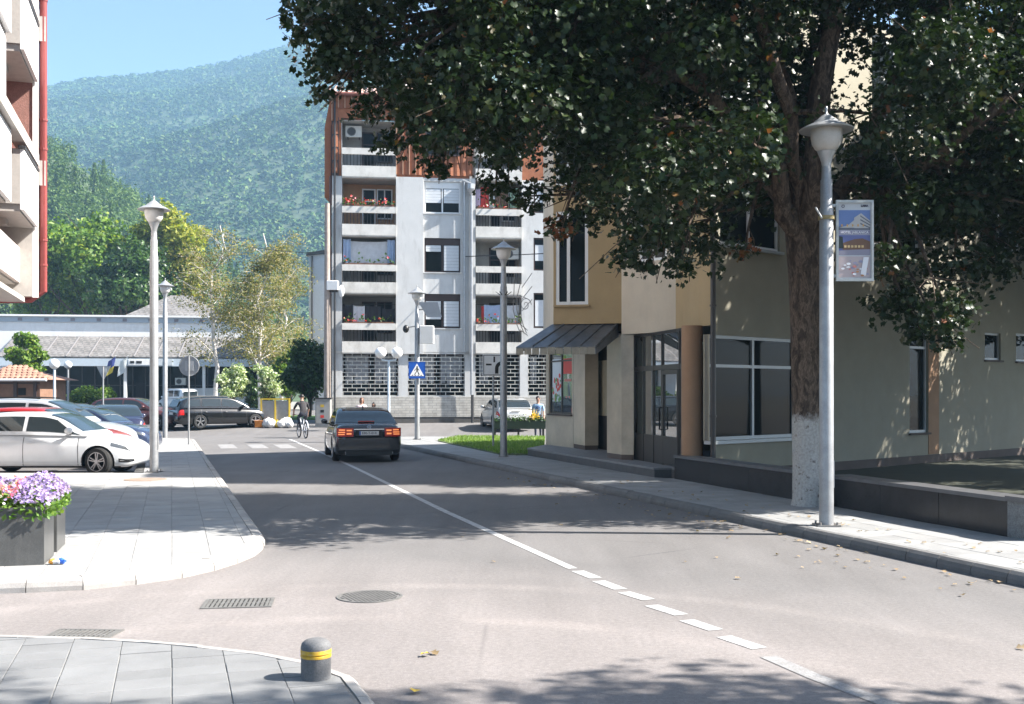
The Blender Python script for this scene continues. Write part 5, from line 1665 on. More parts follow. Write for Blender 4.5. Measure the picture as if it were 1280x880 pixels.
# air conditioner on the second loggia column
def aircon(label, oo, t_, n_, s, d, z, k=1.0):
    c = oo + t_ * s + n_ * d
    u = thing('air_conditioner', label, 'air conditioner', (c.x, c.y, z))
    part('casing', MB().obox(oo, t_, n_, s - .4 * k, s + .4 * k, d - .15, d + .15, z, z + .55 * k), mat('aircon_white', (.55, .54, .50), .6, var=.1), u)
    cc_ = oo + t_ * (s - .1 * k) + n_ * (d + .155)
    rg = MB().tube([cc_ + t_ * (.2 * k * math.cos(a)) + Vector((0, 0, z + .27 * k + .2 * k * math.sin(a))) for a in [i * PI / 8 for i in range(16)]], .015, 5, closed=True)
    part('fan_guard', rg, M_RAIL, u)
    part('fan', MB().slab([cc_ + t_ * (.18 * k * math.cos(a)) + Vector((0, 0, z + .27 * k + .18 * k * math.sin(a))) for a in [i * PI / 8 for i in range(16)]], n_ * .004), flat('fan_dark', (.05, .05, .05)), u)
    part('bracket', MB().obox(oo, t_, n_, s - .3 * k, s - .26 * k, d - .3, d + .1, z - .05, z - .003).obox(oo, t_, n_, s + .26 * k, s + .3 * k, d - .3, d + .1, z - .05, z - .003), M_RAIL, u)
aircon('white air conditioner hung in the loggia above the lamp head', AO, AT, AN, S['c1'] - .5, -.5, fz_(2, .63))
aircon('white air conditioner in the attic loggia under the terracotta cladding', AO, AT, AN, S['b0'] + .55, -.7, fz_(4, .72))
# attic cladding: tiles one by one
ATT = part('attic_backing', MB().obox(AO, AT, AN, SH, S['n1'], -.5, -.03, floors[3], ztop).obox(AO, AT, AN, 0, SH, -.3, -.03, floors[4], ztop).obox(AO, AT, AN, S['c0'], S['e'], -.3, -.03, floors[4], ztop).obox(AO, AT, AN, 0, S['b0'] - .02, -.5, -.03, floors[3], floors[4]).obox(AO, AT, AN, S['c1'] + .02, S['e'], -.5, -.03, floors[3], floors[4]), M_TILE, APT)
tile = MB()
tw, th = .315, .64
tile.add([(-tw / 2 + .02, .0, 0), (tw / 2 - .02, 0, 0), (tw / 2 - .02, -.03, 0), (0, -.055, 0), (-tw / 2 + .02, -.03, 0)] + [(-tw / 2 + .02, .02, th), (tw / 2 - .02, .02, th), (tw / 2 - .02, .0, th), (0, -.02, th), (-tw / 2 + .02, 0, th)],
         [(4, 3, 2, 1, 0), (5, 6, 7, 8, 9), (0, 1, 6, 5), (1, 2, 7, 6), (2, 3, 8, 7), (3, 4, 9, 8), (4, 0, 5, 9)])
tile_me = tile.mesh('cladding_tile', M_TILE)
rib = MB().box(-.022, .022, -.085, 0, 0, th * .97)
rib_me = rib.mesh('cladding_rib', M_TILE_E)
cnt = 0
rows = int((ztop - floors[3]) / th) + 1
for j in range(rows):
    z = ztop - (j + 1) * th
    for k in range(int(S['n1'] / tw) + 1):
        s = (k + .5) * tw
        if s < SH and z < floors[4] - .1 and s > S['b0'] - .1: continue
        if z < floors[3] - .2: continue
        c = AO + AT * s + AN * .02
        o = bpy.data.objects.new('cladding_tile', tile_me); COL.objects.link(o); o.parent = APT
        o.matrix_parent_inverse = wm(APT).inverted(); o.location = (c.x, c.y, z); o.rotation_euler = (0, 0, AANG)
        if (s > SH and s < S['w0'] - .1) or z > floors[4] - .2:
            c = AO + AT * (s - tw / 2) + AN * .02
            o = bpy.data.objects.new('cladding_rib', rib_me); COL.objects.link(o); o.parent = APT
            o.matrix_parent_inverse = wm(APT).inverted(); o.location = (c.x, c.y, z); o.rotation_euler = (0, 0, AANG)
c0 = S['w0'] + .05
window(APT, AO, AT, AN, S['w0'] + .1, S['w1'] - .1, fz_(4, .38), fz_(4, .82), -.07, M_DARKW, M_GLASS, (1, 1), (1,), .07, .06)
# left side wall, sloping terracotta flank and roof
SDv = Vector((-.02, 1, 0)).normalized()
DEPTH = 8
side = MB()
def sp(d, z): q = AO + SDv * d; return (q.x, q.y, z)
side.quad(sp(0, zb), sp(DEPTH, zb), sp(DEPTH, floors[3] + .4), sp(0, floors[3] + .4))
part('side_wall', side, M_CONC, APT)
fl2 = MB()
q0, q1 = AO + Vector((-.45, .5, 0)), AO + Vector((-.45, DEPTH, 0))
fl2.slab([(q0.x, q0.y, az(247)), (q0.x, q0.y, az(160)), (q0.x + .35, q0.y - .3, ztop), (q1.x + .35, q1.y, ztop), (q1.x, q1.y, az(160)), (q1.x, q1.y, az(247))], (.3, 0, 0))
part('terracotta_flank', fl2, M_TILE, APT)
part('flank_trim', MB().obox(AO, AT, AN, -.02, .33, -.3, .03, floors[3], floors[4]), M_DARKW, APT)
rfb = AO + AT * (-.4) + AN * .35
e1 = AO + AT * S['e'] + AN * .35
r0, r1 = AO + AT * 3.2 + AN * -4.2, AO + AT * S['e'] + AN * -4.2
roof = part('roof', MB().add([(rfb.x, rfb.y, ztop), (e1.x, e1.y, ztop), (r1.x, r1.y, ztop + 1.7), (r0.x, r0.y, ztop + 1.7), (rfb.x, rfb.y + 8.2, ztop)], [(0, 1, 2, 3), (0, 3, 4)]), M_ROOFT, APT)
gt = MB(); gt.tube([(rfb.x, rfb.y, ztop - .02), (e1.x, e1.y, ztop - .02)], .09, 8)
part('gutter', gt, mat('copper_gutter', (.22, .08, .06), .5, .2), roof, True)
part('eaves_board', MB().obox(AO, AT, AN, -.35, S['e'], .06, .09, ztop - .26, ztop - .1), M_TILE, roof)
rp = MB()
for k in range(40):
    s = -.2 + k * .32
    a_ = AO + AT * s + AN * .35; b_ = a_ - AN * 3.0
    rp.tube([(a_.x, a_.y, ztop + .03), (b_.x, b_.y, ztop + .03 + 3.0 * 1.7 / 4.55)], .07, 5)
o = part('roof_tile_rows', rp, M_ROOFT, roof); o['kind'] = 'stuff'
for px in (500, 548):
    s = as_(px); c = AO + AT * s - AN * 3.4
    part('chimney', MB().box(c.x - .4, c.x + .4, c.y - .4, c.y + .4, ztop + .6, ztop + 2.1), M_CONC, roof)
# down pipes
def pipe(px, d, z0_, z1_, m=M_ZINC, r=.07, nm='downpipe'):
    p = AO + AT * as_(px) + AN * d
    return part(nm, MB().tube([(p.x, p.y, z0_), (p.x, p.y, z1_)], r, 8), m, APT, True)
pipe(589, .24, zg0 + .1, floors[3] - .6); pipe(590, .24, zb, zg0 + .1, M_RAIL); pipe(580, .18, zg1, floors[3] - .2, M_ZINC, .05)
p = AO + AT * as_(588) + AN * .24
part('rain_hopper', MB().lathe([(.08, -.3), (.22, 0), (.22, .25), (0, .25)], 8, (p.x, p.y, floors[3] - .55)), M_ZINC, APT)
part('hopper_pipe', MB().tube([AO + AT * as_(578) + AN * .1 + Vector((0, 0, floors[3] - .1)), Vector((p.x, p.y, floors[3] - .3))], .07, 8), M_ZINC, APT, True)
pipe(418.5, .10, zb, ztop - .2, M_RAIL, .05); pipe(413, -.1, zb, floors[3], mat('brown_pipe', (.12, .06, .05), .6), .06)
# ground floor: piers, windows behind brick-pattern grilles, pale brick dado
gf = MB()
gh = [(as_(428), as_(498), zg0 + .03, zg1 - .05), (as_(510), as_(581), zg0 + .03, zg1 - .05), (as_(594), as_(650), zg0 + .03, zg1 - .05), (as_(660), as_(700), zg0 + .03, zg1 - .05)]
facade(gf, AO, AT, AN, S['e'], zg0, zg1, gh, .5)
part('ground_floor_wall', gf, M_CONC, APT)
part('beam', MB().obox(AO, AT, AN, 0, SH - .01, -.3, .05, zg1 - .05, zg1 + .03), M_BALC, APT)
part('brick_dado', MB().obox(AO, AT, AN, 0, S['e'], -.2, .02, zb + .35, zg0), M_BRICKP, APT)
part('base_course', MB().obox(AO, AT, AN, 0, S['e'], -.2, .0, zb - .4, zb + .35), mat('dark_base', (.09, .085, .08), .85, var=.2), APT)
for i, (s0, s1, z0_, z1_) in enumerate(gh):
    wo = window(APT, AO, AT, AN, s0, s1, z0_, z1_, .42, M_DARKW, M_GLASS, (1.1, .25, 1), (1,), .07, .06)
    W = s1 - s0
    for f0, f1 in ((.05, .46), (.58, .96)) if i < 2 else ((.1, .3),):
        cloth(wo, AO, s0 + W * f0, s0 + W * f1, -.36, z0_ + (z1_ - z0_) * .30, z1_ - .08, M_NETC, i, 'net_curtain')
    g = MB(); nr = 11; bw_ = .42
    for j in range(nr + 1):
        z = z0_ + .03 + (z1_ - z0_ - .06) * j / nr
        g.obox(AO, AT, AN, s0 + .01, s1 - .01, -.06, -.035, z - .017, z + .017)
    for j in range(nr):
        za, zc = z0_ + .03 + (z1_ - z0_ - .06) * j / nr + .017, z0_ + .03 + (z1_ - z0_ - .06) * (j + 1) / nr - .017
        n = int(W / bw_)
        for k in range(n + 1):
            s = s0 + .03 + (W - .06) * (k + (.5 if j % 2 else 0)) / n
            if s < s1 - .02: g.obox(AO, AT, AN, s - .016, s + .016, -.058, -.037, za, zc)
    part('security_grille', g, M_GRILLE, APT)
# rest of the block so that it is closed from the side
bk = MB()
b0 = AO + AT * S['e']; b1 = b0 + SDv * DEPTH; b2 = AO + SDv * DEPTH
for a_, c_ in ((b0, b1), (b1, b2)): bk.quad((a_.x, a_.y, zb), (c_.x, c_.y, zb), (c_.x, c_.y, ztop), (a_.x, a_.y, ztop))
part('rear_wall', bk, M_CONC, APT)
# grey annex behind the block on the left
AX = thing('grey_annex', 'plain pale grey annex wall seen behind the apartment block', 'building', at(398, 492, 92))
x0, x1 = at(386, 0, 90).x, at(412, 0, 90).x
part('wall', MB().box(x0, x1 + 3, 90, 98, .3, CAM_H + (492 - 318) / F_PX * 90), mat('annex_render', (.42, .45, .48), .85, var=.08), AX)
part('roof_edge', MB().slab([(x0 - .2, 89.8, CAM_H + 172 / F_PX * 90), (x1 + 3, 89.8, CAM_H + 182 / F_PX * 90), (x1 + 3, 89.8, CAM_H + 186 / F_PX * 90), (x0 - .2, 89.8, CAM_H + 176 / F_PX * 90)], (0, 8, 0)), M_RAIL, AX)
part('downpipe', MB().cyl((x0 + .3, 89.9, .4), (x0 + .3, 89.9, CAM_H + 172 / F_PX * 90), .07, None, 8), M_RAIL, AX, True)
# overhead cable and the concrete utility pole with meter box
up_ = at(409, 520, 51.6)
UP = thing('utility_pole', 'old concrete utility pole in front of the block corner', 'pole', (up_.x, up_.y, gz(51.6)))
UT = CAM_H + (492 - 262) / F_PX * 51.6
part('pole', MB().tube([(0, 0, -.1), (0, 0, UT)], [.17, .12], 10), mat('pole_concrete', (.36, .30, .26), .85, var=.2, stain=.4), UP, True, world=False)
part('cross_arm', MB().box(-.1, .5, -.06, .06, 6.4, 6.5), M_RAIL, UP, world=False)
part('lamp_box', MB().bbox(.0, .55, -.2, .1, 6.5, 6.95, .03).ball((.68, 0, 6.45), (.14, .12, .3)), M_WHITE, UP, True, world=False)
part('cable_run', MB().tube([(.2, -.1, .3), (.22, -.1, 6.3)], .03, 6), M_RAIL, UP, world=False)
MB_ = thing('meter_cabinet', 'grey electric meter cabinet at the foot of the concrete pole', 'cabinet', (up_.x - .15, up_.y - .5, gz(51)))
part('cabinet', MB().bbox(-.3, .42, -.2, .2, 0, 1.35, .02), mat('cabinet_grey', (.30, .29, .27), .6, var=.15, stain=.4), MB_, world=False)
part('door', MB().box(-.24, .36, -.215, -.201, .2, 1.2), mat('cabinet_door', (.34, .33, .31), .6, var=.1), MB_, world=False)
part('cap', MB().box(-.34, .46, -.24, .24, 1.352, 1.40), M_RAIL, MB_, world=False)
for k in range(3): part('sticker', MB().box(-.05, .12, -.219, -.2155, .45 + k * .25, .58 + k * .25), [mred, M_SIGNB, flat('sticker_yellow', (.6, .4, .05))][k], MB_, world=False)
cbl = MB()
ca_, cb_ = at(286, 305, 80), at(690, 316.5, 48)
pts = [ca_.lerp(cb_, t_) - Vector((0, 0, 1.2 * 4 * t_ * (1 - t_) * .4)) for t_ in [i / 16 for i in range(17)]]
tag(obj('overhead_cable', cbl.tube(pts, .022, 5).mesh('overhead_cable', M_RAIL)), 'thin dark cable strung across the street before the apartment block', 'cable')
# twin globe lamp in front of the dado
c = at(486, 534, 49.0)
GL = thing('twin_globe_lamp', 'white post with two white globes before the apartment block', 'street lamp', (c.x, c.y, gz(c.y)))
gh_ = CAM_H + (492 - 441) / F_PX * c.y - gz(c.y)
M_GLOBE = mat('opal_globe', (.80, .80, .78), .25, var=.0, fine=0)
M_BLUEW = mat('pale_blue_post', (.52, .60, .66), .5, var=.1)
part('post', MB().lathe([(0, 0), (.09, 0), (.09, .5), (.06, .55), (.055, gh_ - .35), (0, gh_ - .35)], 10), M_BLUEW, GL, True, world=False)
part('arm', MB().tube([(-.36, 0, gh_ - .22), (-.3, 0, gh_ - .33), (0, 0, gh_ - .36), (.3, 0, gh_ - .33), (.36, 0, gh_ - .22)], .035, 8), M_BLUEW, GL, True, world=False)
for sx in (-.37, .37): part('globe', MB().ball((sx, 0, gh_), .26, 20, 12), M_GLOBE, GL, True, world=False)
for k, (px, py, D, lab) in enumerate(((68, 455, 46, 'single white globe lamp beside the tiled kiosk roof'), (85, 456, 60, 'single white globe lamp before the glazed front of the low building'))):
    q = at(px, py, D); h = q.z - gz(D)
    t = thing('globe_lamp', lab, 'street lamp', (q.x, q.y, gz(D)), 0, 'single globe lamps')
    part('post', MB().lathe([(0, 0), (.07, 0), (.05, h - .2), (.09, h - .2), (0, h - .15)], 10), M_BLUEW if k == 0 else M_GALV, t, True, world=False)
    part('globe', MB().ball((0, 0, h), .22 if k == 0 else .22, 18, 12), M_GLOBE, t, True, world=False)
# ---------------------------------------------------------------- tower block on the left edge
M_REDR = mat('red_brown_render', (.30, .15, .12), .9, var=.15, scale=4, fine=.2, fscale=40, bmp=.6, bscale=30, bdist=.02)
M_WREND = mat('bright_render', (.76, .75, .74), .85, var=.06, scale=2, fine=.06, stain=.2, stain_c=(.4, .36, .32))
M_REDP = mat('red_downpipe', (.26, .055, .05), .5, .1, var=.12)
M_PEBB = mat('grey_render', (.42, .39, .36), .9, var=.12, scale=6, fine=.15, bmp=.4, bscale=40)
LT = ROADV.copy(); LN = Vector((LT.y, -LT.x, 0))          # along the street, facing it
LO = Vector((-11.40, 26.0, 0))                            # far street corner of the block
TB = thing('tower_block', 'white and red-brown tower block with boxy balconies and red downpipe', 'building', (LO.x - 3, LO.y - 3, 0))
zo = 4.16
def tb(nm, s0, s1, d0, d1, z0, z1, m, parent=None): return part(nm, MB().obox(LO, -LT, LN, s0, s1, d0, d1, z0, z1), m, parent or TB)
tb('fin_wall', -.22, 0, -1.7, 0, zo, 14, M_REDR)
tb('corner_strip', .002, .03, -.13, .0, zo, 14, M_WREND)
tb('lower_fin_face', .003, .06, -1.2, -.14, zo + .02, 6.0, M_PEBB)
tb('main_wall', .0, 12, -2.0, -1.72, zo, 14, M_REDR)
tb('end_wall', -.22, .0, -12, -1.72, zo, 14, M_REDR)
q = LO + LT * .10 + LN * .10
part('downpipe', MB().tube([(q.x - 7, q.y + .6, zo - .06), (q.x - .3, q.y + .02, zo - .03), (q.x, q.y, zo + .15), (q.x, q.y, 14.2)], .085, 10), M_REDP, TB, True)
for z in (zo + .8, zo + 1.4, zo + 3.6, zo + 4.3, zo + 7.2): part('pipe_clip', MB().lathe([(.09, -.025), (.10, -.025), (.10, .025), (.09, .025)], 10, (q.x, q.y, z)), M_REDP, TB)
tb('underside', -.0, 14, -11, -.3, zo - .12, zo - .003, M_PEBB)
for k, zc in enumerate((5.97, 9.45, 12.9)):
    b = tb('balcony', .10, 2.6, -1.1, -.09, zc - .16, zc, M_PEBB)
    tb('parapet', .06, 2.65, -.08, .0, zc - .12, zc + 1.2, M_WREND, b)
    tb('return_wall', 2.56, 2.65, -1.1, -.083, zc + .003, zc + 1.2, M_PEBB, b)
    tb('ledge', .06, 2.7, -.12, .03, zc + 1.203, zc + 1.26, M_RAIL, b)
    tb('vent_block', 1.2, 1.6, -.8, -.5, zc - .30, zc - .163, M_PEBB, b)
    tb('string_course', .04, 12, -.25, .02, zc + 1.34, zc + 1.62, M_PEBB)
    tb('pipe_bracket', -.2, -.02, .003, .16, zc + .9, zc + 1.5, M_PEBB)
    b = tb('balcony', 3.9, 12, -1.7, -.2, zc - .2, zc, M_PEBB)
    tb('parapet', 3.85, 12, -.195, -.1, zc - .16, zc + 1.30, M_WREND, b)
    tb('side_screen', 3.85, 3.95, -1.7, -.2, zc + .003, zc + 3.2, M_WREND, b)
    tb('screen_wall', 3.96, 12, -.22, -.20, zc + 1.7, zc + 3.25, M_WREND, b)
bb = tb('balcony', .1, 9, -1.6, -.5, 4.45, 4.6, M_PEBB)
tb('parapet', .07, 9.05, -.5, -.4, 4.5, 5.33, mat('pink_parapet', (.56, .50, .47), .85, var=.1, stain=.3, stain_c=(.45, .32, .25)), bb)
# recessed ground floor
part('shop_wall', MB().obox(LO + LT * -.6, -LT, LN, 0, 12, -2.6, -1.9, -.1, zo - .12), mat('pinkish_render', (.60, .54, .53), .85, var=.06), TB)
part('shop_pilaster', MB().obox(LO + LT * -.55, -LT, LN, -.1, .35, -2.1, -1.7, -.1, zo - .12), M_WHITE, TB)
part('shop_band', MB().obox(LO + LT * -.6, -LT, LN, .36, 12, -1.898, -1.8, 2.2, 2.5), M_PEBB, TB)
window(TB, LO + LT * -.6 + LN * -1.9, -LT, LN, .9, 3.2, .9, 2.15, -.02, M_ALU, M_GLASS, (1, 1), (1,), .07, .05)

# ---------------------------------------------------------------- low commercial building
M_SHING = None
def shingle_mat():
    m, t, b = nodes('diamond_shingle')
    p = pos(t)
    mp = t.nodes.new('ShaderNodeMapping'); mp.inputs['Rotation'].default_value = (0, R(45), 0); mp.inputs['Scale'].default_value = (2.6, 2.6, 2.6)
    t.links.new(p, mp.inputs[0])
    ck = t.nodes.new('ShaderNodeTexChecker'); ck.inputs['Scale'].default_value = 1.0
    ck.inputs['Color1'].default_value = (.17, .16, .155, 1); ck.inputs['Color2'].default_value = (.11, .105, .10, 1)
    t.links.new(mp.outputs[0], ck.inputs['Vector'])
    col = mixc(t, 1, ck.outputs[0], ramp(t, noise(t, p, .8, 5, .65), [(.3, .75), (.7, 1.2)]), 'MULTIPLY')
    t.links.new(col, b.inputs['Base Color']); b.inputs['Roughness'].default_value = .85
    bump(t, b, ck.outputs[1], .5, .05)
    return m
M_SHING = shingle_mat()
CD = 92.0
CB = thing('low_shop_building', 'long low white building with shingled lean-to roof and dark glazed front', 'building', at(160, 492, CD))
pxx = lambda px, D=CD: (px - 640) / F_PX * D
pzz = lambda py, D=CD: CAM_H + (HORIZ - py) / F_PX * D
x0, x1 = pxx(8), pxx(330)
part('upper_wall', MB().box(x0 - 6, pxx(306), CD + 4.0, CD + 16, .3, pzz(397, CD + 4)), M_WREND, CB)
part('parapet_band', MB().box(x0 - 6.02, pxx(306) + .02, CD + 3.9, CD + 16.1, pzz(403.5, CD + 4), pzz(397, CD + 4) + .02), mat('bluish_band', (.38, .43, .48), .8, var=.06), CB)
part('parapet_cap', MB().box(x0 - 6.2, pxx(306) + .1, CD + 3.7, CD + 16.2, pzz(397, CD + 4) + .023, pzz(394.5, CD + 4)), M_WREND, CB)
for k in range(9): 
    xx = pxx(41 + 31 * k, CD + 4)
    part('vent', MB().box(xx - .18, xx + .18, CD + 3.85, CD + 3.897, pzz(402, CD + 4), pzz(398.6, CD + 4)), mat('vent_grey', (.22, .2, .22), .8), CB)
# lean-to roof in panels with ridges
npan = 12
for k in range(npan):
    a, b = x0 + (x1 - x0) * k / npan, x0 + (x1 - x0) * (k + 1) / npan - .02
    part('roof_panel', MB().slab([(a, CD - .6, pzz(447, CD - .6)), (b, CD - .6, pzz(447, CD - .6)), (b, CD + 4.0, pzz(422, CD + 4)), (a, CD + 4.0, pzz(422, CD + 4))], (0, 0, .08)), M_SHING, CB)
    part('roof_seam', MB().slab([(b - .04, CD - .62, pzz(447, CD - .6) + .083), (b + .06, CD - .62, pzz(447, CD - .6) + .083), (b + .06, CD + 3.95, pzz(422, CD + 4) + .083), (b - .04, CD + 3.95, pzz(422, CD + 4) + .083)], (0, 0, .06)), mat('seam_grey', (.2, .19, .19), .8) if k == 0 else bpy.data.materials['seam_grey'], CB)
part('fascia', MB().box(x0, x1, CD - .75, CD - .65, pzz(458), pzz(448.5)), mat('pale_blue_fascia', (.46, .52, .57), .7, var=.06), CB)
part('soffit', MB().box(x0, x1, CD - .64, CD + 4, pzz(456), pzz(455)), M_WREND, CB)
gl0, gl1 = pxx(52), x1
ng = 18
base_z = gz(CD)
for k in range(ng):
    a, b = gl0 + (gl1 - gl0) * k / ng, gl0 + (gl1 - gl0) * (k + 1) / ng
    part('glazing_panel', MB().box(a + .03, b - .03, CD + 2.0, CD + 2.03, base_z + .1, pzz(457)), M_GLASS, CB)
    part('mullion', MB().box(a - .05, a + .03, CD + 1.93, CD + 2.06, base_z, pzz(457)), M_ALU_D, CB)
part('transom', MB().box(gl0, gl1, CD + 1.9, CD + 1.98, pzz(482), pzz(481)), M_ALU_D, CB)
part('dado', MB().box(pxx(204), pxx(330), CD + 1.4, CD + 1.8, base_z - .1, pzz(485)), M_WREND, CB)
for px in (37, 158, 253): part('column', MB().box(pxx(px) - .12, pxx(px) + .12, CD - .5, CD - .26, base_z - .1, pzz(456)), M_WHITE, CB)
sgn = part('sign_board', MB().box(pxx(163), pxx(190), CD - .82, CD - .755, pzz(456.5), pzz(449.5)), M_WREND, CB)
for (a, b) in ((165, 170), (172.5, 179)): part('sign_mark', MB().box(pxx(a), pxx(b), CD - .84, CD - .823, pzz(454.5), pzz(451.5)), M_SIGNB, sgn)
sgn = part('sign_board', MB().box(pxx(192), pxx(216), CD - .82, CD - .755, pzz(457), pzz(449)), mat('sign_pale', (.5, .53, .55), .6), CB)
part('sign_mark', MB().box(pxx(205), pxx(208), CD - .84, CD - .823, pzz(455), pzz(451.5)), M_SIGNB, sgn)
part('doorway', MB().box(pxx(164), pxx(175), CD + 1.84, CD + 1.88, base_z, pzz(478)), M_GAP, CB)
# pavilion roof behind
ax, ay = pxx(248, CD + 12), CD + 12
hw = pxx(305, CD + 12) - ax
ez, tz = pzz(395.5, CD + 7), pzz(369, CD + 12)
hp = [(ax - hw, ay - 5), (ax + hw, ay - 5), (ax + hw, ay + 6), (ax - hw, ay + 6)]
ro = part('pavilion_roof', MB().add([(x, y, ez) for x, y in hp] + [(ax - 1, ay, tz), (ax + 1, ay, tz)], [(0, 1, 5, 4), (1, 2, 5), (2, 3, 4, 5), (3, 0, 4)]), M_SHING, CB)
part('eaves', MB().box(ax - hw, ax + hw, ay - 5, ay + 6, ez - .16, ez - .01), mat('rusty_eaves', (.26, .15, .12), .8, var=.1), ro)
aircon('white air conditioner on the glazed front behind the white van', Vector((0, CD + 1.1, 0)), Vector((1, 0, 0)), Vector((0, -1, 0)), pxx(221), 0, pzz(481), 1.1)
for px, cols, lab in ((143, ((.05, .07, .25), (.6, .45, .05)), 'blue and yellow flag on the eaves of the low building'), (158, ((.6, .62, .6), (.55, .57, .56)), 'white flag hanging from the eaves of the low building')):
    q = at(px, 452, CD - 1.2)
    t = thing('flag', lab, 'flag', (q.x - .3, q.y, q.z - .8))
    part('staff', MB().cyl((-.15, .3, .2), (.55, -.3, 1.3), .025, None, 6), M_SIGNW, t, world=False)
    f = MB(); V = []; F = []
    for j in range(6):
        for i in range(5):
            V.append((.5 - i * .16 - j * .05, -.25 + .05 * math.sin(i * 2 + j), 1.2 - j * .26 - i * .10))
    for j in range(5):
        for i in range(4): F.append((j * 5 + i, j * 5 + i + 1, j * 5 + i + 6, j * 5 + i + 5))
    f.add(V, F); f.m = [int(i >= 10) for i in range(len(F))]
    part('cloth', f, [flat('flag_a', cols[0], .8), flat('flag_b', cols[1], .8)], t, True, world=False)

CB.rotation_euler = (0, 0, R(8))
# ---------------------------------------------------------------- kiosk with tiled roof
KD = 52.0
k0, k1 = pxx(-30, KD), pxx(50, KD)
KB = thing('kiosk', 'small wooden kiosk with red tiled hip roof', 'kiosk', ((k0 + k1) / 2, KD + 1.5, gz(KD)))
M_WOOD = mat('brown_boards', (.22, .12, .075), .75, var=.2, scale=5)
kz = pzz(474.5, KD)
part('wall', MB().box(k0, k1, KD, KD + 3, gz(KD) - .1, kz), M_WOOD, KB)
for a in (0.05, .32, .62, .93):
    xx = k0 + (k1 - k0) * a
    part('post', MB().box(xx - .08, xx + .08, KD - .08, KD - .002, gz(KD) - .1, kz), M_DARKW, KB)
part('rail', MB().box(k0, k1, KD - .06, KD - .004, pzz(480, KD), pzz(478, KD)), M_DARKW, KB)
part('opening', MB().box(k0 + (k1 - k0) * .66, k0 + (k1 - k0) * .78, KD - .03, KD - .003, pzz(494, KD), pzz(485, KD)), M_GAP, KB)
e = .5
rt_ = pzz(459, KD + 1.5)
rp_ = [(k0 - e, KD - e), (k1 + e, KD - e), (k1 + e, KD + 3 + e), (k0 - e, KD + 3 + e)]
M_KT = mat('kiosk_roof_tile', (.30, .16, .11), .8, var=.25, scale=6, rnd=.15)
ro = part('roof', MB().add([(x, y, kz) for x, y in rp_] + [(k0 + 1.2, KD + 1.5, rt_), (k1 - 1.6, KD + 1.5, rt_)], [(0, 1, 5, 4), (1, 2, 5), (2, 3, 4, 5), (3, 0, 4), (0, 1, 2, 3)]), M_KT, KB)
tl_me = MB().tube([(0, 0, 0), (0, .42, .0)], .12, 6).mesh('roof_tile', M_KT)
slope = math.atan2(rt_ - kz, 2.0)
for j in range(5):
    f = j / 5
    y = KD - e + 2.0 * f; z = kz + (rt_ - kz) * f
    xr = k1 + e - 2.1 * f; xl = k0 - e + 1.7 * f
    n = int((xr - xl) / .26)
    for i in range(n):
        x = xr - .15 - i * .26
        if x < pxx(-8, KD): continue
        o = bpy.data.objects.new('roof_tile', tl_me); COL.objects.link(o); o.parent = ro
        o.matrix_parent_inverse = wm(ro).inverted(); o.location = (x, y, z + .02); o.rotation_euler = (slope, 0, 0)
part('gutter', MB().tube([(k0 - e, KD - e - .06, kz - .02), (k1 + e + .05, KD - e - .06, kz - .02)], .07, 6), M_WHITE, ro)

# ---------------------------------------------------------------- background trees and shrubs
M_L_BRIGHT = leafmat('bright_leaves', [(0, (.04, .09, .01)), (.45, (.09, .17, .02)), (.85, (.16, .25, .03)), (1, (.24, .27, .04))], .35, .5, .35)
M_L_YEL = leafmat('yellowing_leaves', [(0, (.10, .14, .015)), (.5, (.22, .25, .03)), (1, (.36, .33, .05))], .35, .5, .3)
M_L_DARK = leafmat('dark_leaves', [(0, (.012, .035, .008)), (.5, (.03, .07, .012)), (.9, (.06, .12, .02)), (1, (.10, .17, .04))], .25, .4, .5)
M_L_SILV = leafmat('variegated_leaves', [(0, (.10, .17, .05)), (.35, (.2, .28, .10)), (.6, (.5, .54, .38)), (1, (.68, .70, .55))], .3, .5, .3)
M_L_OLIVE = leafmat('birch_leaves', [(0, (.10, .12, .04)), (.5, (.19, .19, .07)), (.85, (.30, .25, .11)), (1, (.38, .27, .15))], .35, .6, .2)
M_BIRCH = mat('birch_bark', (.58, .54, .50), .8, var=.35, scale=3, fine=.2, stain=.4, stain_c=(.12, .10, .09), sscale=(.6, .6, 3))
def bgtree(label, px, D, px_w, py_top, py_bot, lm, n, size, seed, ncl=26, r=1.6, base_py=None, cat='tree', name='tree', bark=M_BARK, tr=.25, group=None, tm=None, hollow=.45):
    b = Vector((pxx(px, D), D, gz(D)))
    rx = px_w / 2 / F_PX * D
    z0, z1 = pzz(py_bot, D) - b.z, pzz(py_top, D) - b.z
    cl = crown_clusters(rx, rx, z0, z1, ncl, r, seed)
    return leafy_tree(name, label, cat, b, cl, n, size, tm or kite_leaf(), lm, bark, tr, max(.3, z0 * .8 + .2), seed, group, hollow=hollow)
bgtree('big bright green broadleaf tree directly above the low white roof', 130, 122, 190, 262, 400, M_L_BRIGHT, 26000, .52, 101, 60, 2.0, tr=.4)
bgtree('tall yellow-green tree behind the left street lamp head', 205, 118, 95, 243, 392, M_L_YEL, 14000, .48, 102, 32, 1.6, tr=.3)
bgtree('green tree above the left end of the low white roof', 62, 125, 110, 300, 402, M_L_BRIGHT, 14000, .5, 103, 34, 1.8, tr=.3)
bgtree('dark shaded tree behind the pavilion roof', 165, 112, 130, 310, 400, M_L_DARK, 12000, .5, 104, 30, 1.6, tr=.3)
bgtree('low bush beside the tower block and kiosk roof', 35, 70, 44, 415, 480, M_L_BRIGHT, 5000, .26, 105, 16, .55, cat='bush', name='bush', tr=.08)
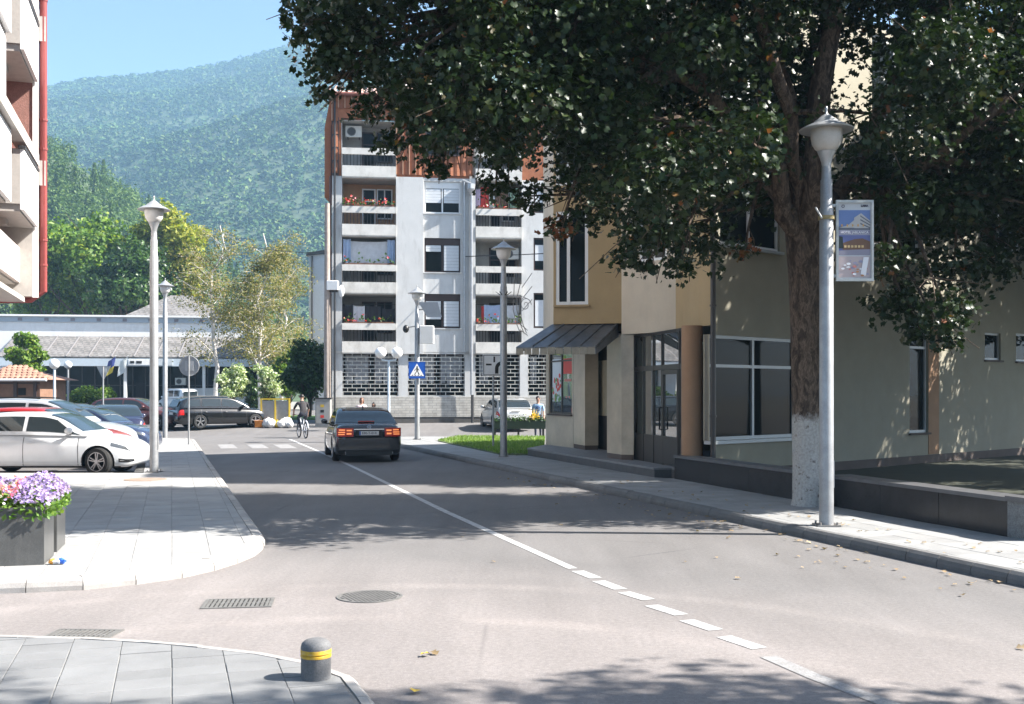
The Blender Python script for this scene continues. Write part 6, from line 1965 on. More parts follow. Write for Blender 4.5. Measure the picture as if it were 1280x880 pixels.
for px, lab, sd in ((108, 'low green shrub before the dark glazing beside the give-way sign', 1), (62, 'green shrub beside the kiosk eaves', 2), (132, 'loose green shrub behind the dark parked cars', 3)):
    bgtree(lab, px, 78, 34, 484, 505, M_L_BRIGHT, 2200, .22, 120 + sd, 10, .45, cat='bush', name='shrub', tr=.05)
bgtree('round dark-leaved tree beside the apartment block', 386, 62, 54, 420, 500, M_L_DARK, 12000, .20, 106, 30, .62, tr=.14)
bgtree('pale variegated shrub tree behind the black estate car', 291, 70, 40, 455, 505, M_L_SILV, 5200, .17, 107, 18, .42, cat='tree', name='shrub_tree', tr=.06)
bgtree('pale variegated shrub tree behind the yellow bin frame', 333, 71, 40, 450, 502, M_L_SILV, 5200, .17, 108, 18, .42, cat='tree', name='shrub_tree', tr=.06)
bgtree('mid green bush between the variegated shrubs', 312, 80, 60, 462, 506, M_L_DARK, 5000, .25, 109, 14, .6, cat='bush', name='bush', tr=.08)
bgtree('green hedge-like tree in front of the grey annex', 362, 84, 50, 430, 505, M_L_BRIGHT, 6000, .26, 110, 18, .7, tr=.1)
def birch(label, px, D, py_top, py_base, spread_px, seed, n_leaf, leafy=1.0):
    rs = np.random.RandomState(seed)
    b = Vector((pxx(px, D), D, gz(D)))
    H = pzz(py_top, D) - b.z; sp_ = spread_px / F_PX * D
    T = thing('birch_tree', label, 'tree', b, 0, 'birch trees')
    mb = MB(); C = []
    trunk = [Vector((0, 0, -.1))] + [Vector((rs.normal() * .12 * k / 2, rs.normal() * .12 * k / 2, H * k / 8)) for k in range(1, 9)]
    mb.tube(trunk, [.17 * (1 - k / 9.5) + .012 for k in range(9)], 7)
    for k in range(34):
        f = rs.uniform(.22, .95); i = int(f * 8); a = trunk[i].lerp(trunk[min(8, i + 1)], f * 8 - i)
        an = rs.rand() * 2 * PI; L = sp_ * (1.1 - .75 * f) * rs.uniform(.6, 1.15)
        e_ = a + Vector((math.cos(an) * L, math.sin(an) * L, L * rs.uniform(.35, 1.2)))
        pts = limb(mb, a, e_, .055 * (1 - f) + .018, .008, .14, 5, 4, rs)
        for q in range(7):
            s_ = pts[1 + rs.randint(0, 4)]
            d = Vector(rs.normal(size=3) * L * .32); d.z = abs(d.z) * .3 - .25 * L * rs.rand()
            tp = limb(mb, s_, s_ + d, .010, .004, .1, 4, 3, rs)
            for w_ in range(int(8 * leafy)):
                c_ = tp[rs.randint(1, 4)]
                for u in range(4): C.append(c_ + Vector(rs.normal(size=3) * .28) - Vector((0, 0, .2 * rs.rand())))
    part('trunk', mb, M_BIRCH, T, True, world=False)
    C = np.array([tuple(c) for c in C])
    keep = rs.permutation(len(C))[:n_leaf]
    C = C[keep]
    obj('crown', leaf_cloud('crown', C, rs.uniform(.10, .22, len(C)), kite_leaf(), M_L_OLIVE, None, .3, 1.0, seed), T, world=False)
birch('thin-leaved birch with white branches before the pavilion roof', 269, 76, 283, 505, 62, 201, 5200, 1.0)
birch('taller olive birch between pavilion roof and apartment block', 326, 78, 292, 505, 66, 202, 14000, 2.0)
birch('olive birch close to the grey annex wall', 352, 88, 330, 505, 50, 203, 9000, 1.8)

# ---------------------------------------------------------------- small signs seen from behind
def sign_back(label, px, py_base, z0, head, kind, py_top):
    c = gp(px, py_base, z0)
    H = CAM_H + (HORIZ - py_top) / F_PX * c.y - z0
    t = thing('road_sign', label, 'sign', (c.x, c.y, z0))
    part('pole', MB().cyl((0, 0, 0), (0, 0, H), .03, None, 10), M_GALV, t, True, world=False)
    if kind == 'round':
        r = head
        part('plate', MB().tube([(0, .035, H - r), (0, .05, H - r)], r, 28), M_SIGNG, t, world=False)
        part('rim', MB().tube([(r * math.cos(a), .043, H - r + r * math.sin(a)) for a in [i * PI / 16 for i in range(32)]], .018, 6, closed=True), M_GALV, t, True, world=False)
        part('stiffener', MB().box(-.14, .14, .018, .034, H - 1.5 * r, H - .5 * r), mat('sign_inner', (.42, .44, .46), .5, .4), t, world=False)
    else:
        r = head
        part('plate', MB().slab([(-r, .035, H), (r, .035, H), (.04, .035, H - 1.75 * r), (-.04, .035, H - 1.75 * r)], (0, .015, 0)), M_SIGNG, t, world=False)
        part('stiffener', MB().box(-.12, .12, .018, .034, H - .9 * r, H - .3 * r), bpy.data.materials['sign_inner'], t, world=False)
sign_back('round traffic sign seen from behind at the pavement end', 236, 555.5, .12, .335, 'round', 445)
sign_back('give-way sign seen from behind among the parked cars', 129, 546, 0, .30, 'tri', 458)

# ---------------------------------------------------------------- planters with flowers
M_PL = mat('planter_granite', (.075, .075, .073), .32, var=.25, scale=4, fine=.35, fscale=180, stain=.25, stain_c=(.18, .17, .16), sscale=(6, 6, .5))
M_PETAL = [leafmat('petals_' + n_, st, .3, .6, .2) for n_, st in (('violet', [(0, (.30, .20, .52)), (.5, (.42, .32, .66)), (1, (.58, .48, .75))]), ('pink', [(0, (.55, .08, .16)), (.6, (.68, .20, .22)), (1, (.7, .35, .3))]), ('white', [(0, (.7, .66, .68)), (1, (.8, .78, .78))]))]
M_PLEAF = leafmat('planter_leaves', [(0, (.05, .11, .02)), (.6, (.12, .22, .04)), (1, (.22, .32, .07))], .35)
def planter(label, px_r, py_b, wdt, dep, H, seed, mixw, ang):
    c = gp(px_r, py_b, .12)
    t = thing('planter', label, 'planter', (c.x, c.y, .121), ang)
    for nm, b_ in (('front_slab', (-wdt, 0, 0, .04)), ('back_slab', (-wdt, 0, dep - .04, dep)), ('side_slab', (-.04, 0, .043, dep - .043)), ('side_slab', (-wdt, -wdt + .04, .043, dep - .043))):
        part(nm, MB().box(b_[0], b_[1], b_[2], b_[3], 0, H), M_PL, t, world=False)
    rim = MB().box(-wdt - .02, .02, -.02, .06, H + .002, H + .035).box(-wdt - .02, .02, dep - .06, dep + .02, H + .002, H + .035).box(-.06, .02, .06, dep - .06, H + .002, H + .035).box(-wdt - .02, -wdt + .06, .06, dep - .06, H + .002, H + .035)
    part('rim', rim, M_PL, t, world=False)
    part('soil', MB().box(-wdt + .05, -.05, .05, dep - .05, H - .08, H - .01), flat('potting_soil', (.04, .03, .02), .95), t, world=False)
    rs = np.random.RandomState(seed)
    n = 1500
    X = rs.uniform(-wdt - .05, .06, n); Y = rs.uniform(-.06, dep + .06, n)
    prof = .22 * (1 - (np.abs(X + wdt / 2) / (wdt / 2 + .08)) ** 4) * (1 - (np.abs(Y - dep / 2) / (dep / 2 + .08)) ** 4)
    top = H + .02 + np.maximum(prof, -.1) * (.7 + .3 * np.sin(X * 9) * np.cos(Y * 7))
    Zl = top * 1 - rs.rand(n) * .14
    lv = np.stack([X, Y, Zl], 1)
    obj('foliage', leaf_cloud('foliage', lv, rs.uniform(.05, .09, n), kite_leaf(), M_PLEAF, None, .8, .8, seed), t, world=False)
    fl = np.stack([X, Y, top + .02 + rs.rand(n) * .06], 1)
    patch = np.sin(X * 7 + seed) + np.cos(Y * 6 + X * 3)
    sel = rs.rand(n) < np.where(patch < -.9, .3, .95)
    fl = fl[sel]; pp = patch[sel]; xx = X[sel]
    mi = np.zeros(len(fl), int)
    mi[(xx < -.27) & (rs.rand(len(fl)) < mixw * .8)] = 1
    mi[(xx < -.33) & (rs.rand(len(fl)) < .5 * mixw)] = 2
    obj('blossom', leaf_cloud('blossom', fl, rs.uniform(.028, .05, len(fl)), maple_leaf(), M_PETAL, None, .9, .7, seed + 1, mi), t, world=False)
    return t
planter('black granite planter with violet, pink and white flowers', 55, 706, .86, .66, .55, 31, .8, R(15))
planter('black granite planter with violet flowers standing behind the mixed one', 71, 690, .80, .66, .55, 32, .05, R(15))
c = gp(71, 705, .125)
t = thing('litter', 'crumpled blue and orange wrapper beside the front planter', 'litter', (c.x, c.y, .125))
rs = np.random.RandomState(4)
for k, (x, col) in enumerate(((-.035, (.65, .30, .05)), (.045, (.03, .12, .5)), (.0, (.7, .7, .7)))):
    b = MB().ball((x, 0, .025), (.05, .04, .028), 8, 5)
    b.v = [(a + rs.normal() * .007, b_ + rs.normal() * .007, max(0.001, c_ + rs.normal() * .007)) for a, b_, c_ in b.v]
    part('wrapper', b, flat('wrapper_%d' % k, col, .4), t, world=False)

# ---------------------------------------------------------------- bollard
c = gp(395, 847, .05)
t = thing('bollard', 'short domed stone bollard with yellow band on the paved corner', 'bollard', (c.x, c.y, .048))
M_BOL = mat('bollard_stone', (.13, .13, .132), .75, var=.15, scale=14, fine=.3, fscale=160, bmp=.3, bscale=120)
part('shaft', MB().lathe([(0, 0), (.095, 0), (.094, .135), (.0945, .137)], 28), M_BOL, t, True, world=False)
part('band', MB().lathe([(.090, .134), (.0965, .136), (.0975, .150), (.091, .152), (.091, .160), (.0975, .163), (.0965, .186), (.09, .188)], 28), mat('worn_yellow', (.55, .33, .03), .6, var=.25, scale=20, stain=.5, stain_c=(.5, .42, .3), sscale=(8, 8, 20)), t, True, world=False)
part('dome', MB().lathe([(.0955, .187), (.096, .20), (.090, .222), (.070, .240), (.04, .249), (0, .252)], 28), M_BOL, t, True, world=False)

# ---------------------------------------------------------------- bin enclosure with white sacks
c = at(344, 533, 51.2)
t = thing('bin_enclosure', 'yellow framed bin enclosure with grey mesh screen', 'enclosure', (c.x, c.y, gz(c.y)))
W = 35 / F_PX * c.y / 2; H = 34 / F_PX * c.y
M_YEL = flat('yellow_frame', (.60, .42, .03), .5)
fr = MB()
for x in (-W, 0, W): fr.box(x - .035, x + .035, -.035, .035, 0, H)
part('posts', fr, M_YEL, t, world=False) if False else None
for x in (-W, 0, W): part('post', MB().box(x - .035, x + .035, -.035, .035, 0, H), M_YEL, t, world=False)
part('top_rail', MB().box(-W - .035, W + .035, -.035, .035, H + .001, H + .07), M_YEL, t, world=False)
for k in (-1, 1): part('screen', MB().box(min(0, k * W) + .04, max(0, k * W) - .04, .0, .02, .12, H - .04), mat('grey_screen', (.30, .30, .29), .8, var=.15, stain=.3), t, world=False) if k == -1 else part('screen', MB().box(.04, W - .04, .0, .02, .12, H - .04), bpy.data.materials['grey_screen'], t, world=False)
rs = np.random.RandomState(6)
M_SACK = mat('white_sack', (.66, .65, .63), .6, var=.1, scale=8)
for k in range(6):
    x = -.25 + k * .22 + rs.normal() * .04; r = rs.uniform(.2, .3)
    b = MB().ball((0, 0, r * .75), (r, r * .8, r * .85), 10, 7)
    b.v = [(p[0] * (1 + rs.normal() * .08), p[1] * (1 + rs.normal() * .08), max(0, p[2] * (1 + rs.normal() * .06))) for p in b.v]
    b.cyl((0, 0, r * 1.5), (.02, 0, r * 1.75), .03, .07, 7)
    o = obj('rubbish_sack', b.mesh('rubbish_sack', M_SACK if k != 2 else flat('yellow_sack', (.6, .42, .05), .5), True))
    o.location = (c.x + x, c.y - .35 - .12 * (k % 2), gz(c.y - .4)); o.rotation_euler = (0, 0, k)
    tag(o, 'tied white rubbish sack in front of the yellow bin frame' if k != 2 else 'yellow rubbish sack among the white ones', 'sack', 'rubbish sacks by the bin enclosure' if k != 2 else None)
q = Vector((c.x - W - .05, c.y - .3, gz(c.y)))
t = thing('orange_crate', 'small orange crate leaning at the left end of the bin enclosure', 'crate', q)
part('body', MB().box(-.15, .18, -.15, .15, 0, .28), flat('orange_plastic', (.6, .2, .03), .5), t, world=False)
part('rim', MB().box(-.17, .2, -.17, .17, .281, .31), flat('orange_rim', (.62, .24, .05), .5), t, world=False)
# flower trough by the lawn
c = at(648, 530, 43.6)
t = thing('flower_trough', 'long dark green raised flower trough behind the lawn', 'planter', (c.x, c.y, .13))
zl = .30
part('trough', MB().box(-1.05, 1.1, -.2, .2, zl, zl + .32), mat('green_trough', (.018, .035, .022), .6, var=.15), t, world=False)
for x in (-.95, 0, 1.0): part('leg', MB().box(x - .04, x + .04, -.15, .15, -.1, zl - .002), M_RAIL, t, world=False)
rs = np.random.RandomState(9)
C = np.stack([rs.uniform(-1.05, 1.1, 900), rs.uniform(-.2, .2, 900), zl + .30 + abs(rs.normal(size=900)) * .09], 1)
obj('foliage', leaf_cloud('foliage', C, rs.uniform(.06, .11, 900), kite_leaf(), M_L_DARK, None, .6, .8, 9), t, world=False)
C = np.stack([rs.normal(.62, .12, 160), rs.uniform(-.2, .2, 160), zl + .38 + abs(rs.normal(size=160)) * .16], 1)
obj('yellow_blooms', leaf_cloud('yellow_blooms', C, rs.uniform(.06, .10, 160), kite_leaf(), leafmat('yellow_petals', [(0, (.6, .38, .02)), (1, (.75, .55, .06))], .2), None, .6, .8, 10), t, world=False)
# ---------------------------------------------------------------- cars
def carpaint(name, c, metal=.3, rough=.28):
    m, t, b = nodes(name)
    n = ramp(t, noise(t, pos(t), 2.0, 3, .6), [(.3, .93), (.7, 1.05)])
    t.links.new(mixc(t, 1, c, n, 'MULTIPLY'), b.inputs['Base Color'])
    b.inputs['Metallic'].default_value = metal; b.inputs['Roughness'].default_value = rough
    b.inputs['Coat Weight'].default_value = .8; b.inputs['Coat Roughness'].default_value = .04
    return m
M_CGLASS = glass('car_glass', (.02, .028, .032), .02, .7)
M_TYRE = mat('tyre_rubber', (.018, .018, .018), .85, var=.2)
M_RIM = flat('alloy_rim', (.34, .34, .35), .3, .8)
M_RIMD = flat('dark_alloy', (.30, .30, .31), .35, .7)
M_TRIM = flat('black_trim', (.012, .012, .012), .45)
M_CHROME = flat('chrome', (.65, .65, .66), .12, 1.0)
M_LENS = flat('headlight_lens', (.16, .17, .18), .08, .5, .7)
M_TAIL = flat('tail_lens', (.42, .012, .010), .12, 0, .6)
M_UNDER = flat('underbody', (.01, .01, .01), .9)
m_, t_, b_ = nodes('lit_brake_light')
b_.inputs['Base Color'].default_value = (.7, .12, .04, 1); b_.inputs['Emission Color'].default_value = (1, .35, .12, 1); b_.inputs['Emission Strength'].default_value = .22
M_BRAKE = m_
M_PLATE = flat('plate_white', (.66, .66, .65), .5)

def smooth_interp(xs, ys):
    xs = np.array(xs, float); ys = np.array(ys, float)
    m = np.zeros(len(xs))
    for i in range(len(xs)):
        if i == 0: m[i] = (ys[1] - ys[0]) / (xs[1] - xs[0])
        elif i == len(xs) - 1: m[i] = (ys[-1] - ys[-2]) / (xs[-1] - xs[-2])
        else:
            a, b = (ys[i] - ys[i - 1]) / (xs[i] - xs[i - 1]), (ys[i + 1] - ys[i]) / (xs[i + 1] - xs[i])
            m[i] = 0 if a * b <= 0 else 2 * a * b / (a + b)
    def f(x):
        x = min(max(x, xs[0]), xs[-1])
        i = min(len(xs) - 2, max(0, int(np.searchsorted(xs, x) - 1)))
        h = xs[i + 1] - xs[i]; t = (x - xs[i]) / h
        return (2 * t ** 3 - 3 * t * t + 1) * ys[i] + (t ** 3 - 2 * t * t + t) * h * m[i] + (-2 * t ** 3 + 3 * t * t) * ys[i + 1] + (t ** 3 - t * t) * h * m[i + 1]
    return f

class Car:
    """x forward, origin on the ground under the middle. top: bonnet/belt/boot line; roof: roof line of the cabin"""
    def __init__(s, top, roof, width, wb, R_w, zbot=.20, tumble=.30, wide=None):
        s.L0, s.L1 = top[0][0], top[-1][0]
        s.top = smooth_interp([p[0] for p in top], [p[1] for p in top])
        s.roof = smooth_interp([p[0] for p in roof], [p[1] for p in roof])
        s.c0, s.c1 = roof[0][0], roof[-1][0]
        s.W = width / 2; s.wb = wb; s.R = R_w; s.zb = zbot; s.tumble = tumble
        L0, L1, W = s.L0, s.L1, s.W
        s.hw = smooth_interp([L0, L0 + .06, L0 + .25, L0 + .8, (L0 + L1) / 2, L1 - .9, L1 - .35, L1 - .10, L1], [W * .80, W * .90, W * .965, W, W, W * .99, W * .93, W * .80, W * .62])
    def body(s, x, v):
        """v 0..1 from sill to the middle of the top"""
        h = s.hw(x); zt = s.top(x)
        e0 = max(0, 1 - (x - s.L0) / .22); e1 = max(0, 1 - (s.L1 - x) / .22)
        zb = s.zb + .10 * e1 ** 2 + .12 * e0 ** 2
        H = zt - zb
        P = [(0, .90, .0), (.12, .975, .09), (.3, 1.0, .34), (.46, .998, .56), (.54, .985, .70), (.60, .955, .80), (.68, .90, .93), (.76, .80, .985), (1, 0, 1.02)]
        for a, b in zip(P[:-1], P[1:]):
            if v <= b[0]:
                t = (v - a[0]) / (b[0] - a[0])
                return Vector((x, h * (a[1] + (b[1] - a[1]) * t), zb + H * (a[2] + (b[2] - a[2]) * t)))
    def cab(s, x, u):
        """cabin surface: u 0..1 from belt line over the side to the roof centre"""
        zt = s.top(x) - .03; r = s.roof(x)
        H = max(.0, r - zt)
        w0 = s.hw(x) * .93
        w1 = max(.3, w0 - s.tumble * H)
        P = [(0, w0, 0), (.5, w0 + (w1 - w0) * .80, .80), (.58, w1, .91), (.66, w1 - .07, .965), (.74, w1 - .17, .985), (1, 0, 1.0)]
        for a, b in zip(P[:-1], P[1:]):
            if u <= b[0] + 1e-9:
                t = (u - a[0]) / (b[0] - a[0])
                return Vector((x, a[1] + (b[1] - a[1]) * t, zt + H * (a[2] + (b[2] - a[2]) * t)))
    def loft(s, fn, x0, x1, n, us, m=0):
        mb = MB(); ring = []
        for i in range(n + 1):
            x = x0 + (x1 - x0) * i / n
            half = [fn(x, u) for u in us]
            ring.append([Vector((p.x, -p.y, p.z)) for p in half] + half[::-1][1:] if abs(half[-1].y) < 1e-6 else [Vector((p.x, -p.y, p.z)) for p in half] + half[::-1])
        k = len(ring[0])
        vs = [p for r in ring for p in r]
        fs = []
        for i in range(n):
            for j in range(k):
                j2 = (j + 1) % k
                fs.append((i * k + j, i * k + j2, (i + 1) * k + j2, (i + 1) * k + j))
        fs.append(tuple(range(k - 1, -1, -1))); fs.append(tuple(range(n * k, n * k + k)))
        return mb.add(vs, fs, m)
    def patch(s, fn, xa, xb, ua, ub, nx, nu, off, side=1, m=0, taper=None):
        """surface patch lifted off by off metres; taper(u) -> (x0, x1)"""
        mb = MB(); V = []
        for j in range(nu + 1):
            u = ua + (ub - ua) * j / nu
            x0, x1 = (xa, xb) if taper is None else taper((u - ua) / (ub - ua))
            for i in range(nx + 1):
                x = x0 + (x1 - x0) * i / nx
                p = fn(x, u); du = fn(x, min(1, u + .01)) - fn(x, max(0, u - .01)); dx = fn(x + .01, u) - fn(x - .01, u)
                n = dx.cross(du)
                n = n.normalized() if n.length > 1e-9 else Vector((0, 0, 1))
                if n.y < -.2 or (abs(n.y) <= .2 and n.z < 0): n = -n
                p = p + n * off
                V.append((p.x, p.y * side, p.z))
        F = [(j * (nx + 1) + i, j * (nx + 1) + i + 1, (j + 1) * (nx + 1) + i + 1, (j + 1) * (nx + 1) + i) for j in range(nu) for i in range(nx)]
        return mb.add(V, F, m)

def wheel_parts(parent, x, y, Rw, side, rim_m, spokes=5, double=False, steer=0.0):
    wd = .21
    w = obj('wheel', MB().tube([(0, -.04, 0), (0, .04, 0)], Rw * .25, 12).mesh('hub', M_TRIM), parent, world=False)
    w.location = (x, y, Rw); w.rotation_euler = (0, 0, steer + (0 if side < 0 else PI))
    prof = [(Rw * .66, -wd / 2), (Rw * .90, -wd / 2), (Rw, -wd * .32), (Rw, wd * .32), (Rw * .90, wd / 2), (Rw * .66, wd / 2)]
    ty = MB(); n = 28
    for i in range(n):
        an = 2 * PI * i / n
        for r, yy in prof: ty.v.append((r * math.cos(an), yy, r * math.sin(an)))
    k = len(prof)
    for i in range(n):
        i2 = (i + 1) % n
        for j in range(k): ty.f.append((i * k + j, i * k + (j + 1) % k, i2 * k + (j + 1) % k, i2 * k + j)); ty.m.append(0)
    part('tyre', ty, M_TYRE, w, True, world=False)
    rm = MB()
    rm.tube([(0, wd * .2, 0), (0, wd * .25, 0)], Rw * .66, 24, 1)
    rm.tube([(Rw * .645 * math.cos(2 * PI * i / 28), -wd * .47, Rw * .645 * math.sin(2 * PI * i / 28)) for i in range(28)], Rw * .035, 5, 0, closed=True)
    for q in range(spokes):
        for dd in ((-.10, .10) if double else (0,)):
            a = 2 * PI * q / spokes + .3
            c0 = Vector((math.cos(a), 0, math.sin(a))); cp = Vector((-math.sin(a), 0, math.cos(a)))
            p0 = c0 * Rw * .08 + cp * dd * .3 * Rw; p1 = c0 * Rw * .64 + cp * dd * Rw
            hw_ = Rw * (.035 if double else .09)
            rm.slab([p0 - cp * hw_ + Vector((0, -wd * .46, 0)), p0 + cp * hw_ + Vector((0, -wd * .46, 0)), p1 + cp * hw_ * .9 + Vector((0, -wd * .44, 0)), p1 - cp * hw_ * .9 + Vector((0, -wd * .44, 0))], (0, wd * .15, 0))
    rm.tube([(0, -wd * .48, 0), (0, -wd * .2, 0)], Rw * .13, 12)
    part('rim', rm, [rim_m, M_TRIM], w, False, world=False)
    return w

def build_car(label, car, loc, rotz, paint, glassx, screen, rear, name='parked_car', rim=M_RIM, spokes=5, double=False, steer=0.0, doors=(), lights=None, group=None, mirror_x=None, plate=None, rails=False, sidewin=None, tails=None, roof_m=None, wiper=False):
    T = thing(name, label, 'car', loc, rotz, group)
    us = [0, .06, .12, .2, .3, .38, .46, .5, .54, .57, .60, .64, .68, .72, .76, .84, .92, 1]
    bmb = car.loft(car.body, car.L0, car.L1, 46, us)
    bme = bmb.mesh('body', [paint, M_UNDER], True, sharp=50)
    # wheel arches cut into the body
    cut = MB()
    for x in (-car.wb / 2 + car.ox, car.wb / 2 + car.ox):
        for sd in (-1, 1):
            cut.tube([(x, sd * (car.W - .27), car.R * 1.0), (x, sd * (car.W + .3), car.R * 1.0)], car.R * 1.13, 26, 1)
    bo = bpy.data.objects.new('tmp_body', bme); COL.objects.link(bo)
    co = bpy.data.objects.new('tmp_cut', cut.mesh('tmp_cut', [paint, M_UNDER])); COL.objects.link(co)
    md = bo.modifiers.new('arch', 'BOOLEAN'); md.operation = 'DIFFERENCE'; md.object = co; md.solver = 'EXACT'
    dg = bpy.context.evaluated_depsgraph_get()
    me = bpy.data.meshes.new_from_object(bo.evaluated_get(dg))
    bpy.data.objects.remove(bo); bpy.data.objects.remove(co)
    me.name = 'body'
    if len(me.polygons) < 200: me = bme
    me.set_sharp_from_angle(angle=R(50))
    B = obj('body', me, T, world=False)
    cb = car.loft(car.cab, car.c0 + .01, car.c1 - .01, 36, [0, .25, .5, .54, .58, .62, .66, .70, .74, .87, 1])
    CAB = part('cabin', cb, roof_m or paint, T, True, world=False, sharp=60)
    # glass
    if screen: part('windscreen', car.patch(car.cab, screen[0], screen[1], .60, 1.0, 8, 6, .006).add(*mirror(car.patch(car.cab, screen[0], screen[1], .60, 1.0, 8, 6, .006))), M_CGLASS, T, True, world=False)
    if rear: part('rear_window', car.patch(car.cab, rear[0], rear[1], .60, 1.0, 8, 6, .006).add(*mirror(car.patch(car.cab, rear[0], rear[1], .60, 1.0, 8, 6, .006))), M_CGLASS, T, True, world=False)
    for sd in (-1, 1):
        for (a0, a1, b0, b1) in glassx:      # bottom x range, top x range
            part('side_window', car.patch(car.cab, a0, a1, .10, .50, 10, 5, .005, sd, taper=lambda v, a0=a0, a1=a1, b0=b0, b1=b1: (a0 + (b0 - a0) * v, a1 + (b1 - a1) * v)), M_CGLASS, T, True, world=False)
        for x in doors:
            part('door_gap', car.patch(car.body, x - .007, x + .007, .08, .66, 1, 16, .0025, sd), M_TRIM, B, True, world=False)
        for k, x in enumerate(doors[:-1] if len(doors) > 1 else ()):
            p = car.body(x + .17, .56)
            part('door_handle', MB().tube([(p.x - .09, (p.y + .012) * sd, p.z), (p.x, (p.y + .03) * sd, p.z + .004), (p.x + .09, (p.y + .012) * sd, p.z)], [.012, .016, .012], 6), paint, B, True, world=False)
        part('sill_trim', car.patch(car.body, car.L0 + .3, car.L1 - .3, .01, .06, 12, 1, .004, sd), M_TRIM, B, True, world=False)
        if mirror_x is not None:
            p = car.cab(mirror_x, .08)
            mm = MB().ball((p.x + .02, (p.y + .13) * sd, p.z + .08), (.09, .10, .075), 12, 8)
            mo = part('mirror', mm, paint, T, True, world=False)
            part('mirror_foot', MB().box(p.x - .03, p.x + .05, min(p.y * sd, (p.y + .1) * sd), max(p.y * sd, (p.y + .1) * sd), p.z - .0, p.z + .035), M_TRIM, mo, world=False)
        for x in (-car.wb / 2 + car.ox, car.wb / 2 + car.ox):
            wheel_parts(T, x, sd * (car.W - .12), car.R, sd, rim, spokes, double, steer if x > 0 else 0)
        if rails:
            pts = [car.cab(x, .62) for x in np.linspace(rails[0], rails[1], 8)]
            part('roof_rail', MB().tube([(p.x, p.y * sd, p.z + .05) for p in pts], .018, 6), M_TRIM, CAB, True, world=False)
        if lights:
            x0, x1, v0, v1 = lights
            part('headlight', car.patch(car.body, x0, x1, v0, v1, 8, 4, .006, sd, taper=lambda v: (x0 + .12 * v * 0, x1 - .10 * v)), M_LENS, T, True, world=False)
        if tails:
            x0, x1, v0, v1 = tails[:4]
            part('tail_light', car.patch(car.body, x0, x1, v0, v1, 5, 4, .006, sd), M_TAIL, T, True, world=False)
    return T, B, CAB
def mirror(mb):
    return [(x, -y, z) for x, y, z in mb.v], [f[::-1] for f in mb.f]

def mk(top, roof, width, wb, Rw, ox=0.0, **k):
    c = Car(top, roof, width, wb, Rw, **k); c.ox = ox
    return c
hatch = lambda: mk([(-2.10, .62), (-2.04, .86), (-1.9, .95), (-1.0, .96), (0, .95), (.9, .93), (1.35, .90), (1.75, .80), (2.02, .68), (2.13, .52)], [(-2.0, .98), (-1.9, 1.06), (-1.65, 1.28), (-1.3, 1.39), (-.6, 1.44), (.05, 1.425), (.45, 1.33), (.85, 1.10), (1.12, .93)], 1.79, 2.6, .325, ox=.05)
estate = lambda: mk([(-2.28, .62), (-2.22, .88), (-2.1, .97), (-1.0, .97), (0, .96), (.95, .93), (1.4, .90), (1.9, .80), (2.18, .68), (2.3, .52)], [(-2.22, .98), (-2.15, 1.10), (-1.98, 1.34), (-1.6, 1.43), (-.7, 1.475), (.1, 1.45), (.5, 1.35), (.9, 1.12), (1.15, .94)], 1.78, 2.65, .325, ox=.08)
sedan = lambda: mk([(-2.36, .66), (-2.30, .90), (-2.15, 1.01), (-1.6, 1.03), (-1.2, 1.0), (0, .965), (.9, .95), (1.3, .92), (1.85, .82), (2.25, .68), (2.42, .5)], [(-1.72, 1.02), (-1.35, 1.17), (-1.0, 1.33), (-.6, 1.43), (-.1, 1.465), (.25, 1.44), (.65, 1.30), (1.0, 1.10), (1.25, .93)], 1.85, 2.87, .33, ox=.02)
van = lambda: mk([(-2.1, .70), (-2.06, 1.0), (-1.9, 1.08), (0, 1.06), (.9, 1.03), (1.2, 1.0), (1.75, .85), (2.0, .7), (2.1, .5)], [(-2.09, 1.1), (-2.06, 1.55), (-1.95, 1.74), (-1.2, 1.81), (0, 1.80), (.4, 1.72), (.8, 1.38), (1.15, 1.02)], 1.76, 2.6, .31, tumble=.16)

P_WHITE = carpaint('white_car_paint', (.64, .65, .66), .1, .3)
# white hatchback beside the lamp
A_Y = 24.95
hc = hatch()
T, B, CAB = build_car('white hatchback with dark five-spoke wheels parked by the lamp post', hc, (-8.50 - 2.13, A_Y, 0), R(1.5), P_WHITE, [(-.25, .98, -.22, .42), (-1.25, -.33, -1.18, -.30), (-1.72, -1.33, -1.5, -1.26)], (.25, 1.0), (-1.95, -1.5), rim=M_RIMD, spokes=5, double=True, steer=R(-16), doors=(-1.2, -.29, .92), lights=(1.62, 2.04, .565, .64), mirror_x=.72)
for sd in (-1, 1):
    part('fog_grille', hc.patch(hc.body, 1.80, 2.09, .20, .30, 6, 3, .006, sd), M_TRIM, B, True, world=False)
    part('fog_trim', hc.patch(hc.body, 1.83, 2.07, .245, .26, 6, 1, .012, sd), M_CHROME, B, True, world=False)
    part('lower_crease', hc.patch(hc.body, -1.0, 1.0, .145, .155, 12, 1, .006, sd), P_WHITE, B, True, world=False)
part('front_grille', MB().box(2.06, 2.118, -.40, .40, .34, .52), M_TRIM, B, world=False)
for k in range(4):
    part('emblem_ring', MB().tube([(2.128, -.09 + .06 * k + .04 * math.cos(a), .47 + .04 * math.sin(a)) for a in [i * PI / 8 for i in range(16)]], .006, 5, closed=True), M_CHROME, B, True, world=False)
    for sd in (-1,):
        p = hc.body(-1.0, .25)
        part('door_emblem', MB().tube([(-1.52 + .055 * k + .038 * math.cos(a), (p.y + .006) * sd, .36 + .038 * math.sin(a)) for a in [i * PI / 8 for i in range(16)]], .005, 5, closed=True), mat('pale_decal', (.45, .45, .46), .5) if k == 0 else bpy.data.materials['pale_decal'], B, True, world=False)
